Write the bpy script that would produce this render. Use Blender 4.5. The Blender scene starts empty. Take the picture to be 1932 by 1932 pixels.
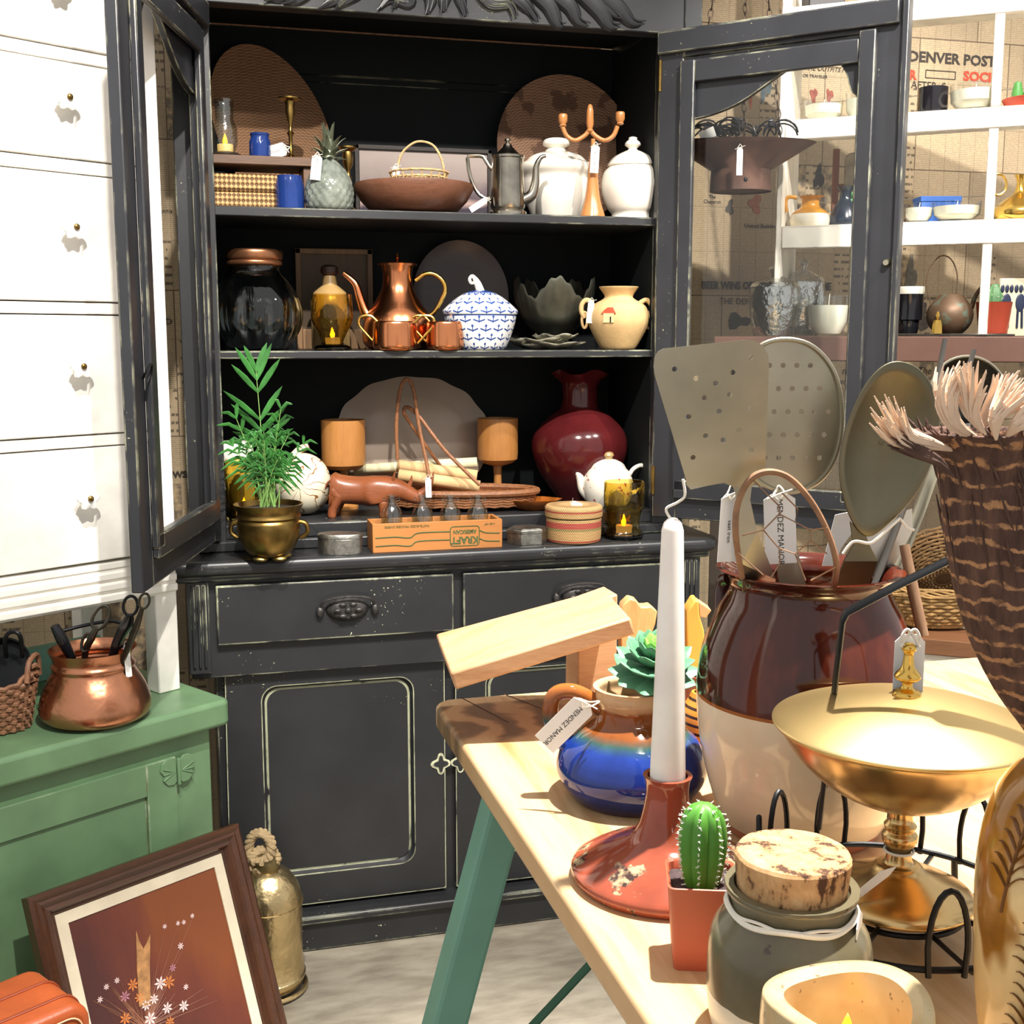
import bpy, math, random
from math import sin, cos, pi, radians as R
from mathutils import Vector, Matrix
S = bpy.context.scene; C = S.collection
# ---------------------------------------------------------------- camera
F = 2254.3; YAW, PITCH = 0.2625, 0.1459
CAM = Vector((-.5817, -2.6166, 1.383))
cd = bpy.data.cameras.new('camera'); cam = bpy.data.objects.new('camera', cd); C.objects.link(cam)
cam.location = CAM; cam.rotation_euler = (pi/2-PITCH, 0, -YAW); cd.sensor_width = 36; cd.lens = F/1932*36
cd.clip_start = .05; S.camera = cam
# ---------------------------------------------------------------- world and lamps
W = bpy.data.worlds.new('World'); S.world = W; W.use_nodes = True
W.node_tree.nodes['Background'].inputs[0].default_value = (1, .975, .945, 1)
W.node_tree.nodes['Background'].inputs[1].default_value = .66
def spot(name, loc, target, power, size=60, blend=.5, col=(1, .945, .875), rad=.03):
    l = bpy.data.lights.new(name, 'SPOT'); l.energy = power; l.spot_size = R(size); l.spot_blend = blend
    l.color = col; l.shadow_soft_size = rad
    o = bpy.data.objects.new(name, l); C.objects.link(o); o.location = loc
    o.rotation_euler = (Vector(target)-Vector(loc)).to_track_quat('-Z', 'Y').to_euler(); return o
spot('track_light', (.30, -1.55, 3.3), (.05, -1.45, .9), 760, 44)
spot('track_light', (-.55, -2.0, 3.4), (-.15, .1, 1.25), 330, 38, .6)
spot('track_light', (.70, -2.0, 3.4), (.3, .1, 1.25), 250, 36, .6)
spot('track_light', (-.15, -2.3, 3.3), (-1.0, -.3, 1.35), 300, 46)
spot('track_light', (.55, -1.9, 3.3), (1.35, -.05, 1.75), 340, 46)
spot('track_light', (1.5, -1.6, 3.3), (1.3, .3, 1.3), 200, 50)
S.view_settings.view_transform = 'Standard'; S.view_settings.look = 'None'
S.view_settings.gamma = 1; S.view_settings.use_curve_mapping = False
S.view_settings.exposure = .35
S.cycles.max_bounces = 8; S.cycles.transparent_max_bounces = 12
S.cycles.sample_clamp_indirect = 6; S.cycles.caustics_reflective = False; S.cycles.caustics_refractive = False
# ---------------------------------------------------------------- photo rays
fw = Vector((sin(YAW)*cos(PITCH), cos(YAW)*cos(PITCH), -sin(PITCH))); rt = Vector((cos(YAW), -sin(YAW), 0)); up = rt.cross(fw)
fh = Vector((sin(YAW), cos(YAW), 0))
def ray(x, y): return fw + rt*((x-966)/F) - up*((y-966)/F)
def PZ(x, y, z): d = ray(x, y); return CAM + d*((z-CAM.z)/d.z)
def PY(x, y, Y): d = ray(x, y); return CAM + d*((Y-CAM.y)/d.y)
def PP(x, y, p, n): d = ray(x, y); return CAM + d*((Vector(p)-CAM).dot(n)/d.dot(n))
# ---------------------------------------------------------------- materials
def lin(h):
    if isinstance(h, (tuple, list)): return tuple(h)[:3]
    h = h.lstrip('#'); c = [int(h[i:i+2], 16)/255 for i in (0, 2, 4)]
    return tuple(x/12.92 if x <= .04045 else ((x+.055)/1.055)**2.4 for x in c)
class NT:
    def __init__(s, m): s.m = m; s.t = m.node_tree; s.co = None
    def n(s, typ, **k):
        o = s.t.nodes.new('ShaderNode'+typ)
        for a, b in k.items():
            if a.startswith('i_'):
                key = a[2:]; key = int(key) if key.isdigit() else key
                if hasattr(b, 'is_linked'): s.t.links.new(b, o.inputs[key])
                else: o.inputs[key].default_value = b
            else: setattr(o, a, b)
        return o
    def coord(s, sc=(1, 1, 1), rot=(0, 0, 0)):
        if not s.co: s.co = s.n('TexCoord')
        return s.n('Mapping', i_0=s.co.outputs['Object'], i_Scale=sc, i_Rotation=rot).outputs[0]
    def noise(s, scale, detail=4, sc=(1, 1, 1), rough=.55, dist=0.):
        return s.n('TexNoise', i_Vector=s.coord(sc), i_Scale=scale, i_Detail=float(detail), i_Roughness=rough, i_Distortion=dist).outputs[0]
    def ramp(s, fac, stops, interp='LINEAR'):
        r = s.n('ValToRGB', i_0=fac); r.color_ramp.interpolation = interp
        e = r.color_ramp.elements
        while len(e) < len(stops): e.new(.5)
        for q, (p, c) in zip(e, stops): q.position = p; c = (c, c, c) if isinstance(c, (int, float)) else lin(c); q.color = (*c, 1)
        return r.outputs[0]
    def mix(s, fac, a, b, mode='MIX'):
        m = s.n('MixRGB', blend_type=mode)
        for i, v in enumerate((fac, a, b)):
            if hasattr(v, 'is_linked'): s.t.links.new(v, m.inputs[i])
            elif i == 0: m.inputs[0].default_value = v
            else: m.inputs[i].default_value = (*lin(v), 1)
        return m.outputs[0]
    def math(s, op, a, b=0., c=0.):
        m = s.n('Math', operation=op)
        for i, v in enumerate((a, b, c)):
            if hasattr(v, 'is_linked'): s.t.links.new(v, m.inputs[i])
            else: m.inputs[i].default_value = v
        return m.outputs[0]
    def sep(s, v=None):
        return s.n('SeparateXYZ', i_0=v if v is not None else s.coord()).outputs
    def bsdf(s, col, rough=.5, metal=0., bump=None, bs=.3, bd=.002, **k):
        b = s.t.nodes['Principled BSDF']
        def put(key, v):
            if hasattr(v, 'is_linked'): s.t.links.new(v, b.inputs[key])
            else: b.inputs[key].default_value = v
        put('Base Color', col if hasattr(col, 'is_linked') else (*lin(col), 1)); put('Roughness', rough); put('Metallic', metal)
        for a, v in k.items(): put(a, v)
        if bump is not None:
            q = s.n('Bump', i_Height=bump, i_Strength=bs, i_Distance=bd); s.t.links.new(q.outputs[0], b.inputs['Normal'])
        return s.m
def new(name):
    m = bpy.data.materials.new(name); m.use_nodes = True; return NT(m)
def plain(name, col, rough=.5, metal=0., var=.12, scale=12, bump=0, bscale=60, bdist=.001, **k):
    t = new(name); c = lin(col)
    n = t.noise(scale)
    dk = tuple(x*(1-var) for x in c); lt = tuple(min(1, x*(1+var)) for x in c)
    col = t.ramp(n, [(.3, dk), (.7, lt)])
    return t.bsdf(col, rough, metal, t.noise(bscale, 3) if bump else None, bump, bdist, **k)
def painted(name, col, under, rough=.45, wear=.5, rad=.004, spots=.0, under2=None, big=6, bias=.45):
    """paint rubbed through on its edges"""
    t = new(name); bev = t.n('Bevel', samples=3, i_Radius=rad); geo = t.n('NewGeometry')
    d = t.n('VectorMath', operation='DOT_PRODUCT', i_0=bev.outputs[0], i_1=geo.outputs['Normal']).outputs['Value']
    e = t.math('SUBTRACT', 1., d)
    n1 = t.noise(28, 5); n2 = t.noise(big, 2); n3 = t.noise(160, 2)
    e = t.math('MULTIPLY', e, t.math('MULTIPLY_ADD', t.math('SUBTRACT', n1, .5), 5., 1.))
    e = t.math('MULTIPLY', e, t.math('MULTIPLY_ADD', t.math('SUBTRACT', n2, .45), 6., wear*2))
    m1 = t.ramp(e, [(.05, 0.), (.10, 1.)])
    sp = t.math('MULTIPLY', t.ramp(n3, [(.69, 0.), (.72, 1.)]), t.ramp(n2, [(.56, 0.), (.66, spots)]))
    msk = t.math('MAXIMUM', m1, sp)
    c = lin(col); base = t.ramp(t.noise(9, 3), [(.3, tuple(x*.86 for x in c)), (.7, tuple(x*1.16 for x in c))])
    und = t.ramp(n1, [(.4, under), (.62, under2 or under)])
    return t.bsdf(t.mix(msk, base, und), t.mix(msk, (rough,)*3, (.7,)*3), 0., t.math('SUBTRACT', t.noise(90, 2), t.math('MULTIPLY', msk, .6)), .12, .001)
def wood(name, a, b, rough=.5, axis=0, scale=14, dark=None, bump=.15, **k):
    t = new(name); sc = [6., 6., 6.]; sc[axis] = .5
    n = t.noise(scale/5, 5, tuple(sc), .6, .6); w = t.noise(scale*3, 4, tuple(x*1.4 for x in sc))
    col = t.ramp(n, [(.3, b), (.5, a), (.72, b if not dark else dark)])
    col = t.mix(.35, col, t.ramp(w, [(.35, b), (.65, a)]))
    return t.bsdf(col, rough, 0., w, bump, .0008, **k)
def glass(name, col=(1, 1, 1), rough=.0, ior=1.45, bump=0, bscale=20):
    t = new(name)
    return t.bsdf(col, rough, 0., t.noise(bscale, 2) if bump else None, bump, .004, **{'Transmission Weight': 1., 'IOR': ior})
def thinglass(name, tint=(.97, .98, .975), base=.03, bump=0, bscale=50, rough=.02):
    t = new(name); b = t.t.nodes['Principled BSDF']; o = t.t.nodes['Material Output']
    tr = t.n('BsdfTransparent', i_0=(*tint, 1)); gl = t.n('BsdfGlossy', i_Roughness=rough)
    if bump: t.t.links.new(t.n('Bump', i_Height=t.noise(bscale, 2), i_Strength=bump, i_Distance=.004).outputs[0], gl.inputs['Normal'])
    fr = t.math('MULTIPLY_ADD', t.math('POWER', t.n('LayerWeight', i_0=.5).outputs['Facing'], 4.), .6, base)
    mx = t.n('MixShader', i_0=fr, i_1=tr.outputs[0], i_2=gl.outputs[0])
    t.t.links.new(mx.outputs[0], o.inputs[0]); t.t.nodes.remove(b); return t.m
def emit(name, col, s):
    t = new(name); return t.bsdf(col, .5, **{'Emission Color': (*lin(col), 1), 'Emission Strength': s})
def bands(name, stops, axis='Z', rough=.5, metal=0., wob=0., var=True, bump=0, grad=None, **k):
    """colour by local height (a glaze line, a rim): stops in metres"""
    t = new(name); z = t.sep()[{'X': 0, 'Y': 1, 'Z': 2}[axis]]
    if wob: z = t.math('ADD', z, t.math('MULTIPLY', t.math('SUBTRACT', t.noise(22, 4), .5), wob))
    lo, hi = stops[0][0], stops[-1][0]; sp = hi-lo
    r = t.ramp(t.math('DIVIDE', t.math('SUBTRACT', z, lo), sp), [((p-lo)/sp, c) for p, c in stops], 'LINEAR' if grad else 'CONSTANT')
    if var: r = t.mix(.25, r, t.ramp(t.noise(30, 4), [(.3, (.05, .05, .05)), (.7, (1, 1, 1))]), 'OVERLAY')
    return t.bsdf(r, rough, metal, t.noise(50, 3) if bump else None, bump, .001, **k)
def weave(name, a, b, sx=120, sz=160, rough=.7, ring=False, extra=None, bump=.8):
    t = new(name); x, y, z = t.sep()
    if ring:
        rr = t.math('SQRT', t.math('ADD', t.math('POWER', x, 2.), t.math('POWER', z, 2.))); an = t.math('ARCTAN2', z, x)
        u = t.math('MULTIPLY', rr, sz); v = t.math('MULTIPLY', an, sx)
    else:
        an = t.math('ARCTAN2', y, x); u = t.math('MULTIPLY', z, sz); v = t.math('MULTIPLY', an, sx)
    s1 = t.math('SINE', u); s2 = t.math('SINE', t.math('ADD', v, t.math('MULTIPLY', t.math('FLOOR', t.math('DIVIDE', u, pi)), pi)))
    h = t.math('MULTIPLY_ADD', t.math('MULTIPLY', s1, s1), .6, t.math('MULTIPLY', s2, .35))
    h = t.math('ADD', h, t.math('MULTIPLY', t.noise(40, 3), .3))
    col = t.ramp(h, [(.15, b), (.7, a)])
    if extra: col = extra(t, col)
    return t.bsdf(col, rough, 0., h, bump, .002)
# ---------------------------------------------------------------- mesh builder
def cat(pts, n=6, closed=False):
    pts = [Vector(p) for p in pts]; out = []; N = len(pts)
    rng = range(N if closed else N-1)
    for i in rng:
        g = lambda k: pts[k % N] if closed else pts[max(0, min(N-1, k))]
        a, b, c, d = g(i-1), g(i), g(i+1), g(i+2)
        for j in range(n):
            t = j/n; out.append(.5*((2*b)+(c-a)*t+(2*a-5*b+4*c-d)*t*t+(3*b-a-3*c+d)*t**3))
    if not closed: out.append(pts[-1])
    return out
class M:
    def __init__(s): s.v = []; s.f = []
    def add(s, vs, fs, mx=None):
        o = len(s.v); s.v += [tuple(mx @ Vector(v)) if mx else tuple(v) for v in vs]; s.f += [tuple(i+o for i in f) for f in fs]; return s
    def box(s, a, b, mx=None):
        x0, y0, z0 = a; x1, y1, z1 = b
        return s.add([(x0, y0, z0), (x1, y0, z0), (x1, y1, z0), (x0, y1, z0), (x0, y0, z1), (x1, y0, z1), (x1, y1, z1), (x0, y1, z1)],
                     [(0, 3, 2, 1), (4, 5, 6, 7), (0, 1, 5, 4), (1, 2, 6, 5), (2, 3, 7, 6), (3, 0, 4, 7)], mx)
    def lathe(s, pr, n=40, c=(0, 0, 0), fn=None, mx=None, sy=1):
        vs = []; fs = []; rows = []
        for r, z in pr:
            if r < 1e-6: vs.append((c[0], c[1], c[2]+z)); rows.append([len(vs)-1]); continue
            row = []
            for i in range(n):
                a = 2*pi*i/n; rr, zz = (r, z) if not fn else fn(r, z, a)
                vs.append((c[0]+rr*cos(a), c[1]+rr*sin(a)*sy, c[2]+zz)); row.append(len(vs)-1)
            rows.append(row)
        for p, q in zip(rows, rows[1:]):
            if len(p) == 1 and len(q) == 1: continue
            for i in range(n):
                j = (i+1) % n
                if len(p) == 1: fs.append((p[0], q[j], q[i]))
                elif len(q) == 1: fs.append((p[i], p[j], q[0]))
                else: fs.append((p[i], p[j], q[j], q[i]))
        return s.add(vs, fs, mx)
    def tube(s, pts, r, n=8, closed=False, flat=None):
        pts = [Vector(p) for p in pts]; N = len(pts)
        rs = r if isinstance(r, list) else [r]
        rs = [(q, q) if not isinstance(q, tuple) else q for q in rs]
        if len(rs) != N:
            o = []
            for i in range(N):
                q = i/(N-1)*(len(rs)-1); a = min(int(q), len(rs)-1); b = min(a+1, len(rs)-1); w = q-a
                o.append((rs[a][0]*(1-w)+rs[b][0]*w, rs[a][1]*(1-w)+rs[b][1]*w))
            rs = o
        T = []
        for i in range(N):
            a = pts[(i-1) % N] if closed else pts[max(i-1, 0)]; b = pts[(i+1) % N] if closed else pts[min(i+1, N-1)]
            d = b-a; T.append(d.normalized() if d.length > 1e-9 else Vector((0, 0, 1)))
        u = Vector(flat) if flat else (Vector((0, 0, 1)) if abs(T[0].z) < .9 else Vector((1, 0, 0)))
        u = (u-T[0]*u.dot(T[0])).normalized(); vs = []; fs = []
        for i in range(N):
            u = u-T[i]*u.dot(T[i]); u = u.normalized() if u.length > 1e-6 else Vector((1, 0, 0)); w = T[i].cross(u)
            rr = rs[i]; ra, rb = rr if isinstance(rr, (tuple, list)) else (rr, rr)
            for k in range(n):
                a = 2*pi*k/n; vs.append(pts[i]+u*(ra*cos(a))+w*(rb*sin(a)))
        for i in range(N if closed else N-1):
            for k in range(n):
                a, b = i*n+k, i*n+(k+1) % n; c, d = ((i+1) % N)*n+(k+1) % n, ((i+1) % N)*n+k; fs.append((a, b, c, d))
        if not closed: fs.append(tuple(range(n))[::-1]); fs.append(tuple((N-1)*n+k for k in range(n)))
        return s.add(vs, fs)
    def prism(s, poly, y0, y1, mx=None):
        """outline in XZ pulled along Y"""
        n = len(poly); ar = sum(poly[i][0]*poly[(i+1) % n][1]-poly[(i+1) % n][0]*poly[i][1] for i in range(n))
        if ar < 0: poly = poly[::-1]
        vs = [(x, y0, z) for x, z in poly]+[(x, y1, z) for x, z in poly]
        fs = [tuple(range(n)), tuple(range(n, 2*n))[::-1]]+[(i, i+n, (i+1) % n+n, (i+1) % n) for i in range(n)]
        return s.add(vs, fs, mx)
    def grid(s, fn, nu, nv, cu=False):
        vs = [fn(i/(nu if cu else nu-1), j/(nv-1)) for j in range(nv) for i in range(nu)]
        fs = [(j*nu+i, j*nu+(i+1) % nu, (j+1)*nu+(i+1) % nu, (j+1)*nu+i) for j in range(nv-1) for i in range(nu if cu else nu-1)]
        return s.add(vs, fs)
    def ball(s, c, r, n=14, m=8):
        r = r if isinstance(r, (tuple, list)) else (r, r, r)
        pr = [(0, -1)]+[(cos(-pi/2+pi*k/m), sin(-pi/2+pi*k/m)) for k in range(1, m)]+[(0, 1)]
        return s.lathe(pr, n, mx=Matrix.Translation(c) @ Matrix.Diagonal((*r, 1)))
def obj(name, m, mat, parent=None, bev=0, sub=0, solid=0, ang=38, label=None, loc=None, rz=None, off=0):
    me = bpy.data.meshes.new(name); me.from_pydata(m.v, [], m.f); me.validate(); me.update()
    if ang:
        for p in me.polygons: p.use_smooth = True
        me.set_sharp_from_angle(angle=R(ang))
    me.materials.append(mat); o = bpy.data.objects.new(name, me); C.objects.link(o); o.parent = parent
    if loc is not None: o.location = loc
    if rz is not None: o.rotation_euler = (0, 0, rz)
    if solid: q = o.modifiers.new('s', 'SOLIDIFY'); q.thickness = solid; q.offset = off
    if bev: q = o.modifiers.new('b', 'BEVEL'); q.width = bev; q.segments = 2; q.limit_method = 'ANGLE'; q.angle_limit = R(40); q.harden_normals = False
    if sub: q = o.modifiers.new('d', 'SUBSURF'); q.levels = q.render_levels = sub
    if label: o['label'] = label
    return o
def tag(o, label, cat_, group=None):
    o['label'] = label; o['category'] = cat_
    if group: o['group'] = group
    return o
def thing(name, label, cat_, loc=(0, 0, 0), rz=0, group=None):
    o = bpy.data.objects.new(name, None); C.objects.link(o); o.location = loc; o.rotation_euler = (0, 0, rz); o.empty_display_size = .05
    return tag(o, label, cat_, group)
def st(o): o['kind'] = 'structure'; return o
def text(name, s, size, mat, parent, mx, shear=0, wide=1, sub=.0004, align='CENTER', cuts=None):
    c = bpy.data.curves.new('t', 'FONT'); c.body = s; c.size = size; c.align_x = align; c.align_y = 'CENTER'; c.shear = shear; c.extrude = sub; c.resolution_u = 2; c.space_line = .9
    if cuts: c.offset = cuts
    t = bpy.data.objects.new('t', c); C.objects.link(t); bpy.context.view_layer.update()
    me = bpy.data.meshes.new_from_object(t, depsgraph=bpy.context.evaluated_depsgraph_get()); bpy.data.objects.remove(t); bpy.data.curves.remove(c)
    me.transform(mx @ Matrix.Diagonal((wide, 1, 1, 1))); me.name = name; me.materials.clear(); me.materials.append(mat)
    o = bpy.data.objects.new(name, me); C.objects.link(o); o.parent = parent; return o
UPR = Matrix.Rotation(pi/2, 4, 'X')     # text laid flat -> facing -Y
class Pix:
    """a frame standing at a spot on its support, x to the viewer's right, y away, z up; X/Z/L read sizes off the photograph"""
    def __init__(s, x, z, y=None, Y=None, p=None):
        if p is not None: p = Vector((p[0], p[1], z))
        elif y is not None: p = PZ(x, y, z)
        else: p = PY(x, 900, Y); p.z = z
        s.p = p; s.k = (p-CAM).dot(fw)/F; s.x = x
    def r(s, w): return w*s.k
    def L(s, x, y, dy=0):
        q = PP(x, y, s.p+fh*dy, fh)-s.p; return Vector((q.dot(rt), q.dot(fh), q.z))
    def z(s, y): return s.L(s.x, y).z
    def pr(s, prof, closed_bottom=True):
        """(radius px, y px) list -> metres, lowest point put on the support"""
        o = [(r*s.k, s.z(y)) for r, y in prof]; a = min(z for r, z in o); b = max(z for r, z in o)
        return [(r, (z-a)*b/(b-a)) for r, z in o]
    def thing(s, name, label, cat_, group=None, rz=0): return thing(name, label, cat_, s.p, -YAW+rz, group)
def shell(pr, t=.003, floor=.004):
    """outer profile bottom->top turned into a hollow wall"""
    out = [(0, pr[0][1])]+list(pr)
    inn = [(max(r-t, .0005), max(z, pr[0][1]+floor)) for r, z in pr[::-1]]
    inn = [p for i, p in enumerate(inn) if i == 0 or abs(p[1]-inn[i-1][1])+abs(p[0]-inn[i-1][0]) > 1e-5]
    return out+inn+[(0, inn[-1][1])]
def cprof(pts, n=4): return [(max(0, p.x), p.y) for p in cat([(a, b, 0) for a, b in pts], n)]
# ================================================================ materials used widely
WHT = plain('white_paint', '#f4efe6', .45, var=.04)
BLK = painted('black_paint', '#27282a', '#e9ecc4', .38, .22, .003, .9)
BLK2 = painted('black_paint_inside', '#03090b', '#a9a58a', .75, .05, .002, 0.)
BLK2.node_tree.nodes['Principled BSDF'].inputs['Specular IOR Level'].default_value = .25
BLKW = painted('black_paint_worn', '#27282a', '#eef2c8', .34, .48, .0042, 1.)
INK = plain('print_ink', '#3a342f', .8, var=.1); RED = plain('red_ink', '#c2452f', .8, var=.1)
CARD = plain('white_card', '#f6f4ee', .8, var=.02); TWINE = plain('white_twine', '#ece6d8', .9, bump=.5, bscale=300)
BRASS = plain('aged_brass', '#8d7340', .32, 1., .3, 30)
BRASSY = plain('bright_brass', '#d9b25c', .22, 1., .1, 20)
IRON = plain('black_iron', '#17191c', .42, .6, .2, 60, .2, 150)
SOIL = plain('potting_soil', '#2b211b', .95, 0, .5, 150, 1., 200)
COP = plain('copper', '#d58a5e', .2, 1., .1, 9)
# ================================================================ room
ZF = -.04; YW = .62
t = new('concrete')
fl = t.mix(.5, t.ramp(t.noise(2.2, 6), [(.3, '#6f675a'), (.7, '#b0a795')]), t.ramp(t.noise(9, 6, (1, 3, 1)), [(.35, '#82786a'), (.65, '#c2baa8')]))
FLO = t.bsdf(fl, t.ramp(t.noise(5, 4), [(.3, .25), (.7, .5)]), 0., t.noise(30, 3), .06, .002)
st(obj('floor', M().box((-4, -5, ZF-.1), (4, YW+.1, ZF)), FLO))
# newsprint wallpaper: pages, columns, lines of type
t = new('newsprint'); x, y, z = t.sep()
vec = t.n('CombineXYZ', i_0=x, i_1=z).outputs[0]
pg = t.n('TexBrick', offset=.37, i_Vector=vec, i_Scale=1., i_Color1=(*lin('#c4b294'), 1), i_Color2=(*lin('#a8977d'), 1), i_Mortar=(*lin('#6d5c48'), 1))
pg.inputs['Mortar Size'].default_value = .0016; pg.inputs['Brick Width'].default_value = .306; pg.inputs['Row Height'].default_value = .375
colb = t.n('TexBrick', offset=0., i_Vector=vec, i_Scale=1., i_Color1=(0, 0, 0, 1), i_Color2=(1, 1, 1, 1), i_Mortar=(.5, .5, .5, 1))
colb.inputs['Mortar Size'].default_value = .0012; colb.inputs['Brick Width'].default_value = .051; colb.inputs['Row Height'].default_value = .125
ln = t.math('SINE', t.math('MULTIPLY', z, 2*pi/.0052))
wd = t.n('TexNoise', i_Vector=t.coord((1, 1, .55)), i_Scale=330., i_Detail=1.).outputs[0]
ty = t.math('MULTIPLY', t.ramp(ln, [(.45, 0.), (.75, 1.)]), t.ramp(wd, [(.40, 0.), (.46, 1.)]))
big = t.math('MULTIPLY', t.ramp(t.math('SINE', t.math('MULTIPLY', z, 2*pi/.021)), [(.35, 0.), (.5, 1.)]),
             t.ramp(t.n('TexNoise', i_Vector=t.coord((1, 1, .25)), i_Scale=120., i_Detail=1.).outputs[0], [(.47, 0.), (.5, 1.)]))
sel = t.math('GREATER_THAN', colb.outputs[0], .86)
pic = t.math('LESS_THAN', colb.outputs[0], .05)
c = t.mix(t.math('MULTIPLY', ty, .5), pg.outputs[0], '#4a3f35')
c = t.mix(t.math('MULTIPLY', sel, 1.), c, t.mix(t.math('MULTIPLY', big, .75), pg.outputs[0], '#3b332b'))
c = t.mix(t.math('MULTIPLY', pic, .8), c, t.mix(t.ramp(t.noise(45, 4), [(.4, 0.), (.6, 1.)]), '#5b554c', '#bda684'))
c = t.mix(t.math('MULTIPLY', colb.outputs['Fac'], .35), c, '#5a4d40')
c = t.mix(.35, c, t.ramp(t.noise(3, 3), [(.3, '#857867'), (.7, '#cdc2b0')]), 'OVERLAY')
NEWS = t.bsdf(c, .75)
wall = st(obj('wall_back', M().box((-3.6, YW, ZF), (3.6, YW+.1, 3.4)), NEWS))
def head(s, x, y, hpx, mat=INK, slope=0, wide=1, name='printed_headline', shear=0, bold=.0):
    p = PY(x, y, YW-.0015); k = (p-CAM).dot(fw)/F
    return text(name, s, hpx*k*1.38, mat, wall, Matrix.Translation(p) @ Matrix.Rotation(slope, 4, 'Y') @ UPR, shear, wide, cuts=bold)
head('DENVER POST', 1797, 112, 19, wide=1.12, bold=.0012)
head('AFTER  S', 1752, 162, 14, wide=1.0)
head('R', 1722, 142, 17, RED, bold=.0015, name='red_headline'); head('SOCIE', 1850, 146, 17, RED, wide=1.15, bold=.0015, name='red_headline')
head('BEER WINS OPENING HOCKEY GAME', 1448, 540, 14, wide=.82, bold=.0012)
head('THE DENVER', 1400, 569, 12, wide=.95); head('ME OUTFITS FOR', 1567, 131, 9, shear=.3); head('OR TRAVELER', 1538, 144, 6)
head('The\nChaperon', 1344, 376, 7, wide=.9); head('United Buildings Win', 1448, 427, 8)
head('EARL, SAY\nON FILM', 292, 72, 7); head('NEWS', 328, 896, 12, bold=.001); head('Dennis', 309, 398, 8); head('D', 318, 607, 12)
head('n·e c.o', 1610, 700, 13, shear=.3); head('WORLEY', 1600, 722, 8); head('The c.o.', 1758, 700, 14, shear=.3)
frm = M()
for (x0, y0, x1, y1) in ((1747, 132, 1802, 150),):
    a = PY(x0, y0, YW-.001); b = PY(x1, y1, YW-.001)
    for q in ((a.x, a.z-.001, b.x, a.z+.001), (a.x, b.z-.001, b.x, b.z+.001), (a.x-.001, b.z, a.x+.001, a.z), (b.x-.001, b.z, b.x+.001, a.z)):
        frm.box((q[0], YW-.002, q[1]), (q[2], YW, q[3]))
obj('printed_box', frm, INK, wall)
# printed fashion figures on the pages behind the scale pan
for i, (x0, y0, w, h, cc) in enumerate(((1400, 150, 26, 70, '#7b7a60'), (1418, 165, 12, 60, '#b5644a'), (1445, 150, 22, 75, '#5d6a70'), (1545, 335, 20, 40, '#3b3a3b'), (1377, 392, 14, 28, '#4b4540'), (1425, 385, 24, 34, '#9d6452'), (1535, 180, 14, 26, '#8a4a3c'), (1565, 180, 14, 22, '#8a4a3c'), (1392, 606, 46, 26, '#3d3a34'), (1718, 520, 24, 62, '#6a655a'), (1735, 600, 40, 50, '#57524a'))):
    p = PY(x0, y0, YW); k = (p-CAM).dot(fw)/F; pts = []
    for a in range(18):
        th = 2*pi*a/18; rr = 1+.28*sin(3*th+i)+.15*cos(5*th+2*i); pts.append((p.x+w*k*.5*rr*cos(th), p.z+h*k*.5*rr*sin(th)))
    obj('printed_picture', M().prism(pts, YW-.0012, YW), plain('picture_ink', cc, .8, var=.3, scale=60), wall)
# ================================================================ black hutch
H = thing('painted_hutch', 'tall distressed black painted hutch with open glazed doors and three display shelves', 'hutch')
A = .513
for s_ in (-1, 1):
    m = M(); a, b = sorted((s_*A, s_*.595)); m.box((a, .123, .92), (b, .145, 2.16))
    a, b = sorted((s_*(A+.012), s_*.585)); m.box((a, .145, .90), (b, .49, 2.2)); obj('case_side', m, BLK, H, .002)
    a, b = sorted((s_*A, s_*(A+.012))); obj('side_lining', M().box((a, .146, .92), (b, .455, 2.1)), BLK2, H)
m = M().box((-.53, .455, .92), (.53, .47, 2.0)).box((-.53, .453, 2.017), (.53, .47, 2.12)).box((-.53, .457, 2.0), (.53, .47, 2.017))
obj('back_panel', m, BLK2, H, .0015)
obj('back_gap_strip', M().box((-.5, .449, 2.119), (.48, .456, 2.124)), plain('light_gap_tan', '#8a6a52', .7, var=.4, scale=60), H)  # tan strip painted in for the light gap at the panel's top
obj('head_board', M().box((-.595, .105, 2.08), (.595, .15, 2.36)).box((-.575, .15, 2.13), (.575, .47, 2.15)), BLK, H, .003)
for x in (.565, -.61): obj('head_post', M().box((x, .10, 2.06), (x+.045, .17, 2.36)), BLK, H, .003)
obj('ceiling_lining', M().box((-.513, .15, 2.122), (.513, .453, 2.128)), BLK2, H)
for nm, z, th in (('shelf', 1.6657, .021), ('shelf', 1.351, .018)):
    obj(nm, M().box((-.527, .135, z-th), (.527, .46, z)), BLK, H, .0025)
obj('case_floor', M().box((-.55, .130, .925), (.55, .46, .959)).box((-.59, .115, .90), (.59, .47, .925)), BLK, H, .004)
# carved leaves on the head board
def leafpath(pts, w):
    L = [PY(x, y, .10) for x, y in pts]; P_ = cat([(p.x, .100, p.z) for p in L], 6)
    return P_, [(.010, a) for a in w]
carv = M()
k = 1.34e-3
half = [([(1310, -60), (1240, -12), (1130, 8), (1172, 33), (1180, 38)], None)]
def swirl(pts, w0, w1, hook=True):
    L = [PY(x, y, .103) for x, y in pts]; L = cat([(p.x, .103, p.z) for p in L], 7); N = len(L)
    carv.tube(L, [((w0+(w1-w0)*(i/(N-1)))*(.5+1.2*sin(pi*min(1, .25+.75*i/(N-1))))*.5, (w0+(w1-w0)*(i/(N-1)))*(.4+1.3*sin(pi*min(1, .2+.8*i/(N-1))))) for i in range(N)], 8, flat=(0, 1, 0))
    for off in (-.4, .45):
        carv.tube([Vector((p.x+off*w0, p.y-.006, p.z+off*w0*.7)) for p in L], [.0015, .003, .0015], 5)
CX0 = 838
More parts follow.
